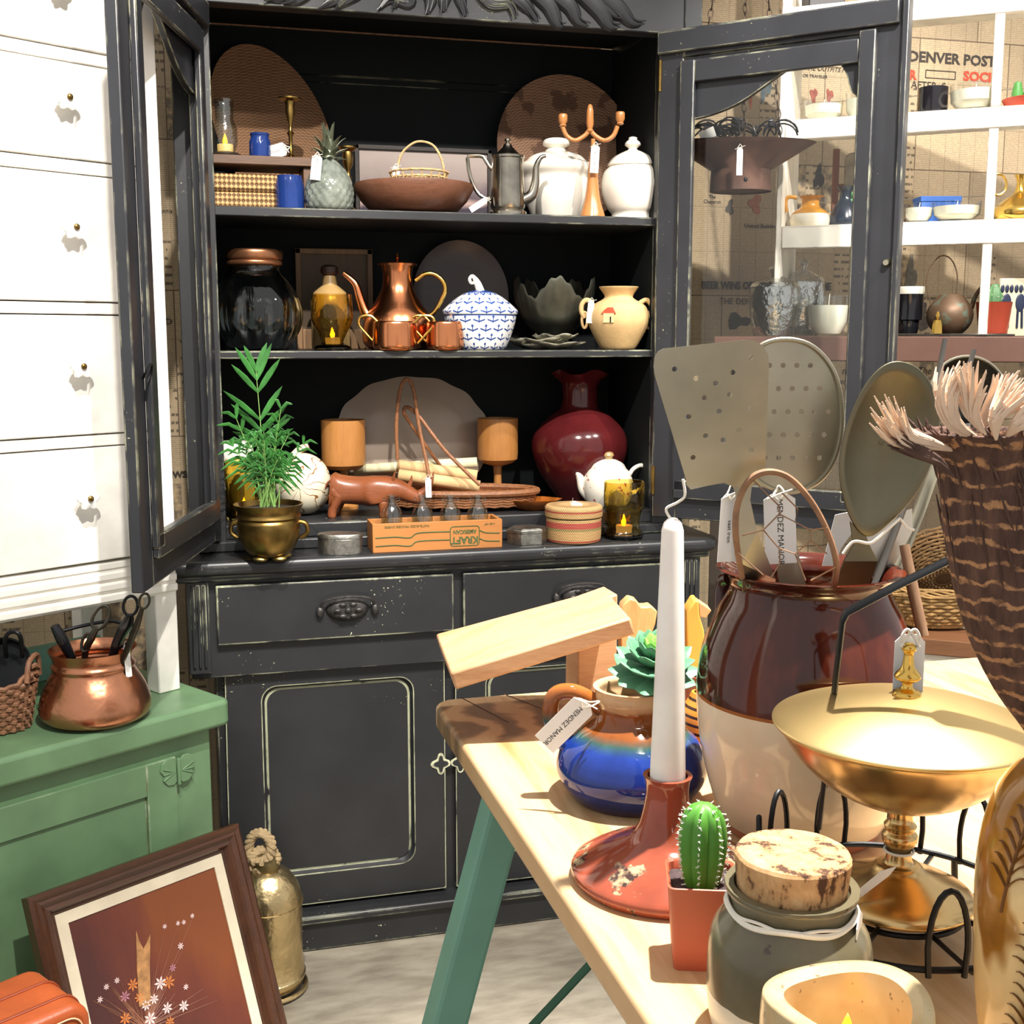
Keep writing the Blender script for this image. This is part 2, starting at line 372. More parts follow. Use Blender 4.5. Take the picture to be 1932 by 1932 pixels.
for (pts, w0, w1) in (([(842, -40), (838, -8), (836, 22)], .014, .009), ([(870, -40), (868, -5), (878, 30)], .012, .008),
                      ([(900, -20), (925, 6), (960, 10), (972, 34)], .012, .007), ([(950, -18), (985, 5), (1002, 22), (1014, 40)], .012, .007),
                      ([(1000, -20), (1035, 10), (1052, 45), (1062, 48)], .014, .008), ([(1040, -15), (1075, 12), (1090, 40), (1108, 48)], .014, .007),
                      ([(1090, -20), (1130, 18), (1150, 48), (1166, 50)], .016, .008), ([(1120, -25), (1165, 14), (1192, 42), (1212, 44)], .015, .007),
                      ([(1020, -30), (1110, -6), (1160, 28), (1178, 32)], .013, .006),
                      ([(800, -30), (812, -2), (806, 26)], .012, .008), ([(770, -10), (770, 4), (738, -2), (714, 18)], .011, .007),
                      ([(760, -14), (750, 0), (742, 16)], .011, .006), ([(660, -30), (640, -6), (602, 16)], .013, .007), ([(690, -25), (650, 0), (634, 18)], .012, .006),
                      ([(560, -30), (530, -8), (502, 0)], .013, .007), ([(590, -25), (560, -2), (534, 6)], .012, .006)):
    swirl(pts, w0, w1)
obj('carved_leaves', carv, painted('carving_paint', '#26272a', '#e9ecc4', .35, -.25, .0018), H)
# counter, drawers, lower doors
n = 10
def rr(x0, y0, x1, y1, r, k=6):
    o = []
    for cx, cy, a0 in ((x1-r, y1-r, 0), (x0+r, y1-r, 90), (x0+r, y0+r, 180), (x1-r, y0+r, 270)):
        for i in range(k+1): a = R(a0+90*i/k); o.append((cx+r*cos(a), cy+r*sin(a)))
    return o
FLIP = Matrix(((1, 0, 0, 0), (0, 0, 1, 0), (0, 1, 0, 0), (0, 0, 0, 1)))
m = M().prism(rr(-.655, .004, .655, .50, .05), .866, .900, FLIP)
obj('counter_top', m, BLKW, H, .013).modifiers['b'].segments = 4
obj('counter_moulding', M().box((-.625, .022, .852), (.625, .5, .868)), BLKW, H, .004)
CF = M().box((-.60, .045, .63), (.60, .5, .852)).box((-.55, .085, .02), (.55, .5, .64))
obj('lower_case', CF, BLK, H, .003)
for s_ in (-1, 1):
    m = M(); a, b = sorted((s_*.558, s_*.605)); m.box((a, .030, .645), (b, .06, .852))
    for q in (.566, .578, .590): a, b = sorted((s_*q, s_*(q+.006))); m.box((a, .024, .66), (b, .035, .845))
    obj('corner_bracket', m, BLK, H, .002)
m = M()
for x0, x1 in ((-.543, -.010), (.012, .543)):
    d = obj('drawer', M().box((x0, .028, .707), (x1, .06, .842)), BLKW, H, .003)
    cx = (x0+x1)/2+.02; hd = M()
    hd.lathe([(0, .016), (.03, .016), (.042, .009), (.048, 0), (.05, -.004)], 36, mx=Matrix.Translation((cx, .026, .775)) @ Matrix.Rotation(pi/2, 4, 'X') @ Matrix.Diagonal((1, .62, 1, 1)))
    hd.tube(cat([(cx-.062, .02, .778), (cx-.05, .008, .80), (cx, .002, .808), (cx+.05, .008, .80), (cx+.062, .02, .778)], 6), .003, 8)
    for s_ in (-1, 1):
        hd.ball((cx+s_*.062, .02, .772), (.009, .008, .014))
    for a in range(6):
        hd.ball((cx+.024*cos(a*pi/3), .008, .775+.015*sin(a*pi/3)), (.009, .004, .005), 10, 6)
    hd.ball((cx, .008, .775), (.008, .006, .007))
    obj('drawer_pull', hd, plain('dark_bronze', '#4a4746', .45, .7, .4, 80, .6, 120), d)
for sx in (-1, 1):
    a, b = sorted((sx*.013-.013, sx*.535)); dd = M()
    x0, x1, z0, z1 = a, b, .06, .655
    pan = rr(x0+.085, .135, x1-.075, .595, .035, 8) if sx < 0 else rr(x0+.075, .135, x1-.085, .595, .035, 8)
    # frame around a rounded sunk panel: strips between outline and rectangle
    outer = []
    for px_, pz_ in pan:
        cx, cz = (x0+x1)/2, (z0+z1)/2; dx, dz = px_-cx, pz_-cz
        k = min((x1-cx)/abs(dx) if dx else 9, (z1-cz)/abs(dz) if dz else 9); outer.append((cx+dx*k, cz+dz*k))
    nn = len(pan); fs = []
    crn = [(x1, z1), (x0, z1), (x0, z0), (x1, z0)]
    rows = [(outer, .085), (outer, .066), (pan, .066), ([(cx+(p-cx)*.985, cz+(q-cz)*.985) for p, q in pan], .072), ([(cx+(p-cx)*.955, cz+(q-cz)*.965) for p, q in pan], .078), ([(cx+(p-cx)*.94, cz+(q-cz)*.955) for p, q in pan], .0765)]
    # true square outer corners
    for i in range(4): pass
    vs = [(p, y_, q) for row, y_ in rows for p, q in row]
    for r_ in range(len(rows)-1):
        for i in range(nn): j = (i+1) % nn; fs.append((r_*nn+i, (r_+1)*nn+i, (r_+1)*nn+j, r_*nn+j))
    fs.append(tuple((len(rows)-1)*nn+i for i in range(nn)))
    dd.add(vs, fs)
    for (ox, oz) in crn:   # fill the four corner wedges
        near = sorted(range(nn), key=lambda i: (outer[i][0]-ox)**2+(outer[i][1]-oz)**2)[:2]
        i, j = near; dd.add([(ox, .066, oz), (outer[i][0], .066, outer[i][1]), (outer[j][0], .066, outer[j][1]), (ox, .085, oz), (outer[i][0], .085, outer[i][1]), (outer[j][0], .085, outer[j][1])], [(0, 1, 2), (3, 5, 4), (0, 3, 4, 1), (0, 2, 5, 3)])
    d = obj('cabinet_door', dd, BLKW, H)
    kx = -.037 if sx < 0 else .011
    e = M().prism([(kx+(.019+.006*cos(4*a))*cos(a), .375+(.022+.005*cos(4*a))*sin(a)) for a in [2*pi*i/24 for i in range(24)]], .0635, .067)
    es = obj('escutcheon', e, plain('bare_escutcheon', '#cfcfae', .6, var=.4, scale=90), d)
    obj('keyhole', M().prism([(kx+(.0145+.005*cos(4*a))*cos(a), .375+(.0175+.005*cos(4*a))*sin(a)) for a in [2*pi*i/24 for i in range(24)]], .062, .0637), BLK, es)
obj('base_plinth', M().box((-.57, .03, ZF), (.57, .5, .04)).box((-.575, .018, .03), (.575, .5, .05)), BLKW, H, .005)
# glazed doors; local frame: x from hinge to free edge, z up
def gdoor(hx, hy, ex, ey, z0, z1, flip, lab):
    L = math.hypot(ex-hx, ey-hy); an = math.atan2(ey-hy, ex-hx); w = L
    root = bpy.data.objects.new('glazed_door', None)
    T = .022
    f = M(); sw = .062
    f.box((0, -T/2, z0), (sw, T/2, z1)).box((w-sw, -T/2, z0), (w, T/2, z1))
    f.box((sw, -T/2, z0), (w-sw, T/2, z0+.085)).box((sw, -T/2, z1-.065), (w-sw, T/2, z1))
    if not flip: f.box((w-.006, -T/2-.010, z0), (w+.008, T/2, z1))
    d = obj('glazed_door', f, BLKD, H, .0025, label=lab); d.location = (hx, hy, 0); d.rotation_euler = (0, 0, an)
    y0, y1 = (-T/2-.014, -T/2) if not flip else (T/2, T/2+.014)
    # shaped apron under the top rail
    sh = [(sw, z1-.065), (sw, z1-.207), (.13, z1-.199), (.20, z1-.178), (.27, z1-.140), (.32, z1-.112), (.36, z1-.099), (.40, z1-.103), (.435, z1-.135), (.455, z1-.185), (w-sw, z1-.20), (w-sw, z1-.065)]
    mid = [(p.x, p.y) for p in cat([(a, b, 0) for a, b in sh[1:-1]], 5)]
    pts = [sh[0]]+mid+[sh[-1]]
    if flip: pass
    obj('shaped_apron', M().prism(pts, -T/2+.004, T/2-.004), BLKD, d, .0015)
    st_ = M()
    bw = .036
    st_.box((sw-.004, y0, z0+.07), (sw-.004+bw, y1, z1-.075)).box((w-sw-bw+.004, y0, z0+.07), (w-sw+.004, y1, z1-.06))
    st_.box((sw+bw-.004, y0+.003, z1-.125), (w-sw-bw+.004, y1+.003, z1-.075)).box((.0, y0, z1-.055), (w-.012, y1, z1-.005))
    st_.box((sw, y0, z0+.05), (w-sw, y1, z0+.095))
    obj('glazing_bead', st_, BLKD, d, .003)
    if not flip: obj('glass_pane', M().box((sw-.003, -.0015, z0+.08), (w-sw+.003, .0015, z1-.06)), GLS, d)
    return d
BLKD = painted('door_paint', '#28292d', '#eceac2', .36, .26, .003, .4)
GLS = thinglass('window_glass')
dl = gdoor(-.535, .118, -.6835, -.455, .935, 2.085, True, 'door swung open at the left edge')
dr = gdoor(.513, .112, .9, -.296, .945, 2.085, False, 'door swung wide open on the right')
obj('door_catch', M().lathe([(0, .012), (.006, .012), (.009, .006), (.009, 0)], 14, mx=Matrix.Translation((.545, -.011, 1.54)) @ Matrix.Rotation(pi/2, 4, 'X')), plain('nickel', '#b9b39a', .3, 1.), dr)
obj('ring_hook', M().tube(cat([(.545, .012, 1.31), (.555, .02, 1.32), (.545, .028, 1.335), (.535, .024, 1.32), (.542, .018, 1.30), (.542, .014, 1.27)], 5), .0022, 6), IRON, dl)
for z in (1.0, 1.95): obj('hinge', M().tube([(.508, .104, z), (.508, .104, z+.07)], .006, 8), BRASS, H)
# ================================================================ white chest of drawers on the green cabinet
ta = .9964; tv = Vector((sin(ta), cos(ta), 0)); AN = math.atan2(cos(ta), sin(ta)); nv = Vector((-tv.y, tv.x, 0))
Lg = PZ(343, 1301, .655); DW = thing('white_chest_of_drawers', 'white painted chest of drawers with flower knobs standing on the green cabinet', 'chest of drawers', Lg, AN)
WH2 = painted('chipped_white', '#f3efe6', '#6b4030', .42, .10, .003, 0., big=3)
zb = .207; Wd = .86; dep = .36
obj('body', M().box((-Wd, .024, zb+.08), (0, dep, 1.62)).box((-Wd, .004, zb), (0, dep, zb+.085)).box((-Wd, 0, zb+.08), (-Wd+.038, .03, 1.62)).box((-.033, 0, zb+.08), (0, .03, 1.62)), WH2, DW, .002)
rl = M()
for za, zb_ in ((.5195, .5405), (.7695, .7905), (1.0265, 1.0495), (1.2245, 1.2465)): rl.box((-Wd+.038, .0, za), (-.033, .024, zb_))
obj('rail', rl, WH2, DW, .001)
obj('dark_gap_backing', M().box((-Wd+.038, .0225, zb+.085), (-.033, .0245, 1.45)), plain('gap_shadow_wood', '#3a2620', .9), DW)
ap = M()
for i in range(4): ap.box((-Wd+.0, -.004+.002*i, zb+.004+i*.021), (-.0, .02, zb+.021+i*.021))
obj('apron_moulding', ap, WH2, DW, .004)
for x in (-.05, -Wd):
    for y in (.004, dep-.05): obj('leg', M().box((x, y, 0), (x+.05, y+.046, zb+.005)), WH2, DW, .003)
fl_ = plain('glazed_ceramic', '#f3f1ee', .12, var=.02)
for z0, z1 in ((.296, .517), (.543, .767), (.793, 1.024), (1.052, 1.222), (1.249, 1.45)):
    d = obj('drawer', M().box((-Wd+.04, -.002, z0), (-.035, .03, z1)), WH2, DW, .002)
    for kx in (-.2, -.66):
        kb = M(); kz = (z0+z1)/2+(.018 if z0 < 1.2 else .0)
        kb.lathe([(0, -.001), (.008, 0), (.008, .012), (.016, .016), (.021, .022), (.020, .028), (.010, .032), (0, .0325)], 32, fn=lambda r, z, a: (r*(1+.16*cos(6*a)*(r > .012)), z), mx=Matrix.Translation((kx, -.002, kz)) @ Matrix.Rotation(pi/2, 4, 'X'))
        kk = obj('knob', kb, fl_, d)
        obj('knob_screw', M().ball((kx, -.036, kz), (.006, .004, .006)), BRASS, kk)
# ================================================================ green cabinet
GR = painted('green_paint', '#678763', '#8a4f2c', .4, .02, .003, .0, under2='#d8d8c0', big=4)
GRP = plain('green_hinge_paint', '#678763', .4)
Gp = PZ(437, 1318, .655); Gp.z = ZF; GC = thing('green_cabinet', 'low green painted cabinet with thick chipped top carrying the white chest', 'cabinet', Gp, AN)
h = .655-ZF
obj('top_slab', M().prism(rr(-1.0, 0, 0, .46, .02, 4), h-.054, h, FLIP), GR, GC, .009).modifiers['b'].segments = 3
obj('body', M().box((-.97, .03, 0), (-.035, .44, h-.05)), GR, GC, .003)
d = M(); z1 = .56-ZF
d.box((-.86, .018, .06), (-.12, .032, z1)); 
obj_d = obj('door', M().box((-.86, .020, .06), (-.80, .034, z1)).box((-.186, .020, .06), (-.121, .034, z1)).box((-.80, .020, z1-.065), (-.186, .034, z1)).box((-.80, .020, .06), (-.186, .034, .12)).box((-.80, .027, .12), (-.186, .034, z1-.065)), GR, GC, .002)
hb = M()
for s_ in (-1, 1):
    pts = [(-.1185+s_*x, .53-ZF+z) for x, z in ((.004, .022), (.012, .030), (.024, .030), (.036, .022), (.040, .008), (.032, -.002), (.034, -.012), (.024, -.024), (.010, -.026), (.004, -.02))]
    hb.prism(pts, .0165, .0205)
    for q in (-.6, 0, .6): hb.tube([(-.1185+s_*.008, .0165, .53-ZF), (-.1185+s_*.034, .0155, .53-ZF+.02*q)], .0016, 6)
hb.tube([(-.1185, .015, .503-ZF), (-.1185, .015, .557-ZF)], .004, 8)
obj('butterfly_hinge', hb, GRP, GC, .001)
obj('backboard', M().box((-.97, .40, h), (-.06, .425, h+.075)), painted('teal_paint', '#7fae9c', '#8a4f2c', .5, .1), GC, .003)
# ================================================================ work table
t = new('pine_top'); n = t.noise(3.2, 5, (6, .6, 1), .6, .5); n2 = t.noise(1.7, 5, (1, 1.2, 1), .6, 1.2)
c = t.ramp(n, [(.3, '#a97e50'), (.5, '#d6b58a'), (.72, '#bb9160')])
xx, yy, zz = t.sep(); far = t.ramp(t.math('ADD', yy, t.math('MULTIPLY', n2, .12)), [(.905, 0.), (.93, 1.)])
burl_shade = t.n('TexWave', i_Vector=t.coord((1, 2.2, 1)), i_Scale=5., i_Distortion=9., i_Detail=3.).outputs[0]
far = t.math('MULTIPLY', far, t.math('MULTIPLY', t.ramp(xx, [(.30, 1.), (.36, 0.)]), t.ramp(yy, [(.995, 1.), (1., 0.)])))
c = t.mix(t.math('MULTIPLY', far, .8), c, t.ramp(burl_shade, [(.2, '#4a2f1f'), (.5, '#8a6340'), (.75, '#b08a62')]))  # dark burl figure, with the plank's shadow mixed into its colour
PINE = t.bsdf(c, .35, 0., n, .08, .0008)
TB = thing('work_table', 'pale pine work table with splayed green legs in the foreground', 'table', (-.283, -2.12, ZF))
ht = .90-ZF; TD = 2.12-1.09
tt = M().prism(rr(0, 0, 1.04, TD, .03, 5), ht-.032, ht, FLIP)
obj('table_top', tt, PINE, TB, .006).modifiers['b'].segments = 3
crk = M()
for x0, y0, x1, y1 in ((.04, TD-.002, .075, TD-.12), (.10, TD-.002, .135, TD-.085), (.19, TD-.002, .25, TD-.14)):
    crk.tube([(x0, y0, ht+.0003), (x1, y1, ht+.0003)], [.0008, .0003], 5)
obj('split_line', crk, plain('dark_crack', '#3a2415', .9), TB)
GL = plain('sage_paint', '#6c9d8a', .5, var=.06)
def leg(x, y, dx, dy):
    m = M(); a = Vector((x, y, ht-.03)); b = Vector((x+dx, y+dy, 0))
    m.tube([a, b], .034, 4, flat=(1, 1, 0)); obj('leg', m, GL, TB, .006, ang=0)
leg(.085, TD-.13, -.24, .02); leg(.95, TD-.13, .2, .02); leg(.085, .15, -.2, -.02); leg(.95, .15, .2, -.02)
ra, rb = PY(850, 2100, -1.235)-TB.location, PY(1190, 1738, -1.235)-TB.location
obj('brace_rod', M().tube([ra, rb], .0055, 8), plain('dark_green_rod', '#2c5a44', .5), TB)
# ================================================================ price tags
def price_tag(parent, x, y, z, w=.021, h=.052, rot=0, txt='MENDEZ MANOR', yaw=0, loop=(0, 0), tl=.010):
    """card hanging by a twine loop; x,y,z = its hole, in the frame of its thing"""
    mx = Matrix.Translation((x, y, z)) @ Matrix.Rotation(yaw, 4, 'Z') @ Matrix.Rotation(rot, 4, 'Y')
    m = M().prism([(-w/2, -h+.006), (w/2, -h+.006), (w/2, .002), (w/4, .007), (-w/4, .007), (-w/2, .002)], -.0004, .0004, mx)
    c = obj('price_tag', m, CARD, parent, ang=0)
    s = M(); p = [mx @ Vector(q) for q in ((0, -.001, 0), (-.006, -.002, tl*.6), (loop[0]*.5-.003, 0, tl), (loop[0], loop[1], tl*1.5), (.005, -.002, tl*.7), (0, .001, 0))]
    s.tube(cat(p, 4), w*.035, 5); s.tube(cat([mx @ Vector(q) for q in ((-.012, -.003, tl*.3), (0, -.003, tl*.75), (.012, -.003, tl*1.1))], 4), w*.03, 5)
    obj('twine', s, TWINE, c)
    if txt: text('lettering', txt, w*.27, INK, c, mx @ Matrix.Translation((0, -.0006, -h*.45)) @ UPR @ Matrix.Rotation(-pi/2, 4, 'Z'), sub=.0001)
    return c
def flame(parent, x, y, z, s=1, holder='tealight'):
    m = M().lathe([(0, 0), (.0185*s, 0), (.0190*s, .014*s), (.0185*s, .017*s), (.006*s, .016*s), (0, .016*s)], 24, c=(x, y, z))
    c = obj('tealight', m, WAXL, parent)
    f = M().lathe([(0, 0), (.0045*s, .002*s), (.006*s, .008*s), (.0045*s, .015*s), (.0018*s, .023*s), (0, .027*s)], 14, c=(x, y, z+.016*s))
    obj('flame_bulb', f, FLM, c); return c
WAXL = plain('tealight_shell', '#f3cf86', .5, var=.03, **{'Emission Color': (1, .55, .15, 1), 'Emission Strength': .35})
FLM = emit('led_flame', '#ff9d12', 6)
AMB = glass('amber_glass', (.80, .64, .20), .03, 1.4, .5, 45)
CLRT = thinglass('clear_thin_glass', (.90, .93, .92), .10, .35, 60)
CLR = glass('clear_glass', (.93, .96, .95), .0, 1.42, .3, 40)
TIN = plain('engraved_silver', '#9c9a92', .42, 1., .35, 70, .9, 130)
CER = plain('ivory_ceramic', '#efe9dc', .16, var=.03)
Z1, Z2, Z3, ZC = 1.6657, 1.351, .959, .900
def lathe_thing(name, label, c, P, prof, mat, seg=48, group=None, bodyname=None, fn=None, hollow=0, parts=None, sy=1, ang=38):
    t = P.thing(name, label, c, group); pr = P.pr(prof)
    if hollow: pr = shell(pr, hollow)
    else: pr = [(0, pr[0][1])]+pr+[(0, pr[-1][1])]
    if pr[0] != (0, 0) and not hollow: pr[0] = (0, pr[1][1])
    b = obj(bodyname or 'body', M().lathe(pr, seg, fn=fn, sy=sy), mat, t, ang=ang); return t, b
# ---------------------------------------------------------------- TOP SHELF
def plate_thing(name, label, c, px, py, rx, ry, Y, z, mat, depth=.02, lean=.12, fn=None, prof=None):
    """round or oval dish leaning back on the panel; centre pixel and radii in px"""
    ctr = PY(px, py, Y); k = (ctr-CAM).dot(fw)/F; a, b = rx*k/.985, ry*k
    t = thing(name, label, c, (ctr.x, Y, z)); zc = max(ctr.z-z, .05)
    mx = Matrix.Translation((0, (0), zc)) @ Matrix.Rotation(-lean, 4, 'X') @ Matrix.Rotation(pi/2, 4, 'X') @ Matrix.Diagonal((a, b, 1, 1))
    pr = prof or [(0, .0), (.35, .0), (.7, .003), (.86, depth*.5), (1, depth), (1.0, depth-.004), (.84, depth*.5-.006), (.6, -.004), (0, -.005)]
    return t, obj('dish', M().lathe(pr, 72, fn=fn), mat, t, ang=60), mx
def seat(o, mx, cut=True):
    """pose the dish; keep its lower edge on the shelf"""
    me = o.data; me.transform(mx); lo = min(v.co.z for v in me.vertices)
    me.transform(Matrix.Translation((0, 0, -lo))); return lo
for (nm, lab, px, py, rx, Y, lean, mt) in (
    ('woven_tray', 'large oval coiled brown basket tray leaning at the back left of the top shelf', 515, 262, 175, .425, .10, weave('coiled_basket', '#96704f', '#62452f', 60, 900, .8, True)),
    ('woven_tray', 'round coiled basket tray with dark leaf pattern leaning behind the white tureens', 1063, 278, 131, .42, .13,
     weave('patterned_basket', '#98755a', '#66493a', 60, 900, .8, True, lambda t, c: t.mix(t.math('MULTIPLY', t.ramp(t.noise(11, 4), [(.53, 0.), (.56, 1.)]), .75), c, '#4a3122')))):
    P = Pix(px, Z1, Y=Y); t, o, mx = plate_thing(nm, lab, 'basket', px, py, rx*(.571 if rx > 150 else 1), rx, Y, Z1, mt, .022, lean)
    if rx > 150: mx = mx @ Matrix.Diagonal((1, 1, 1, 1)); mx = Matrix.Translation(mx.to_translation()) @ Matrix.Rotation(-.35, 4, 'Y') @ Matrix.Translation(-mx.to_translation()) @ mx
    # shelf hides the bottom: circle stays whole
    me = o.data; me.transform(Matrix.Translation((0, 0, -(PY(px, py, Y).z-Z1))) @ mx)
    r = max(v.co.z for v in me.vertices); cz = PY(px, py, Y).z-Z1
    r0 = r
    me.transform(Matrix.Translation((0, 0, r*1.0))); me.transform(Matrix.Diagonal((1, 1, (cz+r)/(2*r), 1)))
P = Pix(503, Z1, Y=.25)
RZ = PY(503, 300, .25).z
t = thing('shelf_riser', 'small dark brown wooden riser board standing on the left of the top shelf', 'riser', (P.p.x, .27, Z1))
RH = RZ-Z1
WD = wood('dark_walnut', '#6a4d36', '#4a3324', .5, 0)
obj('board', M().box((-.125, -.07, RH-.020), (.125, .07, RH)), WD, t, .002)
obj('leg', M().box((-.118, -.06, 0), (-.100, .06, RH-.020)), WD, t, .002); obj('leg', M().box((.10, -.06, 0), (.118, .06, RH-.020)), WD, t, .002)
P = Pix(446, RZ, Y=.25)
t, b = lathe_thing('hurricane_lamp', 'clear glass chimney with lit tealight on the wooden riser', 'candle lamp', P, [(17, 303), (19, 290), (24, 272), (23, 245), (17, 228), (17, 205), (19, 188)], CLRT, hollow=.0015, bodyname='glass_chimney')
obj('base', M().lathe([(0, 0), (.034, 0), (.036, .006), (.030, .009), (0, .009)], 32), plain('dark_base', '#2c2620', .4), t, loc=(0, 0, .0))
flame(t, 0, 0, .012, .95)
BLG = glass('cobalt_glass', (.06, .14, .55), .05, 1.4, .6, 60); BLG2 = plain('cobalt_glaze', '#243f86', .08, var=.25, **{'Transmission Weight': .35})
P = Pix(509, RZ, Y=.25)
lathe_thing('blue_glass_jar', 'small cobalt blue glass jar on the wooden riser', 'jar', P, [(19, 312), (20, 308), (20, 272), (17, 264), (17, 258), (18, 257), (18, 252)], BLG2, hollow=.003, group=None)
P = Pix(561, Z1, Y=.215)
lathe_thing('blue_glass_jar', 'cobalt blue glass jar standing in front of the riser, on the shelf itself', 'jar', P, [(26, 390), (27, 384), (27, 348), (24, 338), (23, 332)], BLG2, hollow=.003)
P = Pix(565, RZ, Y=.27)
t, b = lathe_thing('brass_candlestick', 'tall slender brass candlestick with white tag on the wooden riser', 'candlestick', P, [(22, 312), (22, 308), (8, 303), (4, 298), (5, 290), (3, 284), (4, 262), (7, 256), (3, 250), (3, 240), (6, 228), (9, 212), (8, 202), (10, 192), (22, 188), (22, 185)], BRASS)
price_tag(t, -.012, -.03, P.z(285), .03, .055, 1.3, 'MENDEZ')
P = Pix(668, Z1, Y=.30)
lathe_thing('brass_candlestick', 'short brass candlestick half hidden behind the glass pineapple', 'candlestick', P, [(20, 398), (20, 392), (6, 380), (4, 340), (7, 332), (4, 326), (4, 318), (9, 308), (10, 292), (9, 286), (17, 280), (17, 277)], BRASS)
P = Pix(476, Z1, Y=.27); zz = RH-.028
t = thing('wicker_box', 'low woven rattan box tucked under the wooden riser', 'basket', (P.p.x, .28, Z1)); WK = weave('rattan_weave', '#c09a66', '#6b4d2e', 70, 420, .75)
tw = new('rattan_flat'); x_, y_, z_ = tw.sep()
ww = tw.math('MULTIPLY_ADD', tw.math('SINE', tw.math('MULTIPLY', z_, 520.)), .5, tw.math('MULTIPLY', tw.math('SINE', tw.math('MULTIPLY', x_, 620.)), .5))
ww = tw.math('ADD', ww, tw.math('MULTIPLY', tw.noise(60, 3), .6)); RAT = tw.bsdf(tw.ramp(ww, [(.1, '#6b4d2e'), (.7, '#c9a36d')]), .7, 0., ww, .9, .002)
obj('body', M().box((-.085, -.055, 0), (.072, .055, zz*.45)), RAT, t, .006); obj('lid', M().box((-.090, -.058, zz*.45), (.077, .058, zz*.9)), RAT, t, .008)
# glass pineapple
P = Pix(633, Z1, Y=.20); t = P.thing('glass_pineapple', 'cut glass pineapple with green leaf crown and white tag', 'figurine')
PGL = plain('smoked_cut_glass', '#9fa89c', .06, .0, .35, 45, 1.2, 60, **{'Transmission Weight': .55})
pr = P.pr([(34, 398), (40, 390), (43, 370), (40, 345), (30, 322), (18, 308), (14, 302)])
def dia(r, z, a): return (r*(1+.045*abs(sin(9*a+z*120))*1+.045*abs(sin(9*a-z*120))), z)
pf = cprof(pr, 5); obj('body', M().lathe([(0, 0)]+pf+[(0, pf[-1][1])], 72, fn=dia), PGL, t, ang=20)
lm = M(); zb_ = P.z(305)-.004; PLF = plain('bronze_green', '#6f7560', .35, .5, .2, 40)
for ring, (n_, rr_, hh) in enumerate(((8, .040, .022), (8, .045, .040), (7, .040, .062), (4, .018, .078))):
    for i in range(n_):
        a = 2*pi*(i+.5*ring)/n_+.3; L = []
        for q in range(6): u = q/5; L.append((cos(a)*rr_*(.22+.78*u**1.4), sin(a)*rr_*(.22+.78*u**1.4), zb_+hh*(u**.75)-.012*u*u*(ring < 3)+ring*.004))
        lm.tube(L, [(.0015, .005), (.0016, .0085), (.0015, .008), (.0012, .006), (.001, .0035), (.0004, .0006)], 6, flat=(0, 0, 1))
lm.lathe([(0, zb_-.01), (.018, zb_), (.012, zb_+.05), (0, zb_+.08)], 14)
obj('leaf_crown', lm, PLF, t); price_tag(t, -.018, -.052, P.z(306), .023, .052, .12, 'MENDEZ MANOR')
# framed landscape behind
P = Pix(800, Z1, Y=.44)
a = PY(668, 271, .43); b = PY(928, 290, .43); t = thing('framed_landscape', 'dark framed photograph of a hillside ruin leaning at the back of the top shelf', 'picture', ((a.x+b.x)/2, .435, Z1)); w_ = (b.x-a.x)/2; h_ = a.z-Z1-.001
DKW = wood('dark_frame', '#2e2621', '#1d1815', .4, 0)
obj('frame', M().box((-w_, -.01, 0), (-w_+.012, .005, h_)).box((w_-.012, -.01, 0), (w_, .005, h_)).box((-w_, -.01, h_-.012), (w_, .005, h_)).box((-w_, -.01, 0), (w_, .005, .01)), DKW, t, .002)
tp = new('ruin_photo'); x_, y_, z_ = tp.sep(); hz = tp.math('ADD', z_, tp.math('MULTIPLY', tp.noise(9, 4), -.07))
obj('photograph', M().box((-w_+.01, -.004, .008), (w_-.01, .002, h_-.01)), tp.bsdf(tp.ramp(hz, [(.0, '#3c3540'), (.015, '#b59a92'), (.03, '#55484e'), (.055, '#6d5f63'), (.075, '#8f817c'), (.12, '#a3958d')]), .3), t)
# carved stone pillars in the photograph (the little ruin)
# wooden bowl and small basket
BOW = wood('turned_bowl', '#7a4f3a', '#50301f', .45, 0)
P = Pix(787, Z1, Y=.235)
t, b = lathe_thing('wooden_bowl', 'wide shallow dark wooden bowl holding the small wicker basket', 'bowl', P, [(62, 402), (82, 396), (100, 378), (112, 358), (111, 349)], BOW, hollow=.008)
zb_ = P.z(347); P2 = Pix(797, Z1, Y=.235)
t = thing('wicker_basket', 'tiny wicker basket with tall arched handle sitting in the wooden bowl', 'basket', P2.p, -YAW)
WKL = plain('pale_cane', '#c7a878', .6, var=.25, scale=60, bump=.4)
bm = M(); z0 = .016
bm.lathe([(0, z0), (.05, z0+.001)], 32)
for q in range(7):
    u = q/6; r_ = .045+.022*u; bm.tube([((r_+.0022*(-1)**(i+q))*cos(i*2*pi/36), (r_+.0022*(-1)**(i+q))*sin(i*2*pi/36), z0+.002+u*(zb_+.024-z0)) for i in range(36)], .0028, 6, True)
for i in range(18): a = i*pi/9; bm.tube([(.045*cos(a), .045*sin(a), z0), (.068*cos(a), .068*sin(a), zb_+.026)], .002, 5)
obj('woven_bowl', bm, WKL, t)
q = [P2.L(752, 345), P2.L(750, 320), P2.L(758, 290), P2.L(778, 271), P2.L(797, 267), P2.L(818, 275), P2.L(832, 298), P2.L(838, 325), P2.L(839, 345)]
hm = M().tube(cat(q, 6), .0028, 7); hm.tube([p+Vector((.0022*sin(i*.9), .0022*cos(i*.9), 0)) for i, p in enumerate(cat(q, 14))], .0015, 5)
obj('handle', hm, WKL, t); price_tag(t, P2.L(748, 322).x, -.012, P2.L(748, 322).z, .018, .045, .08, None)
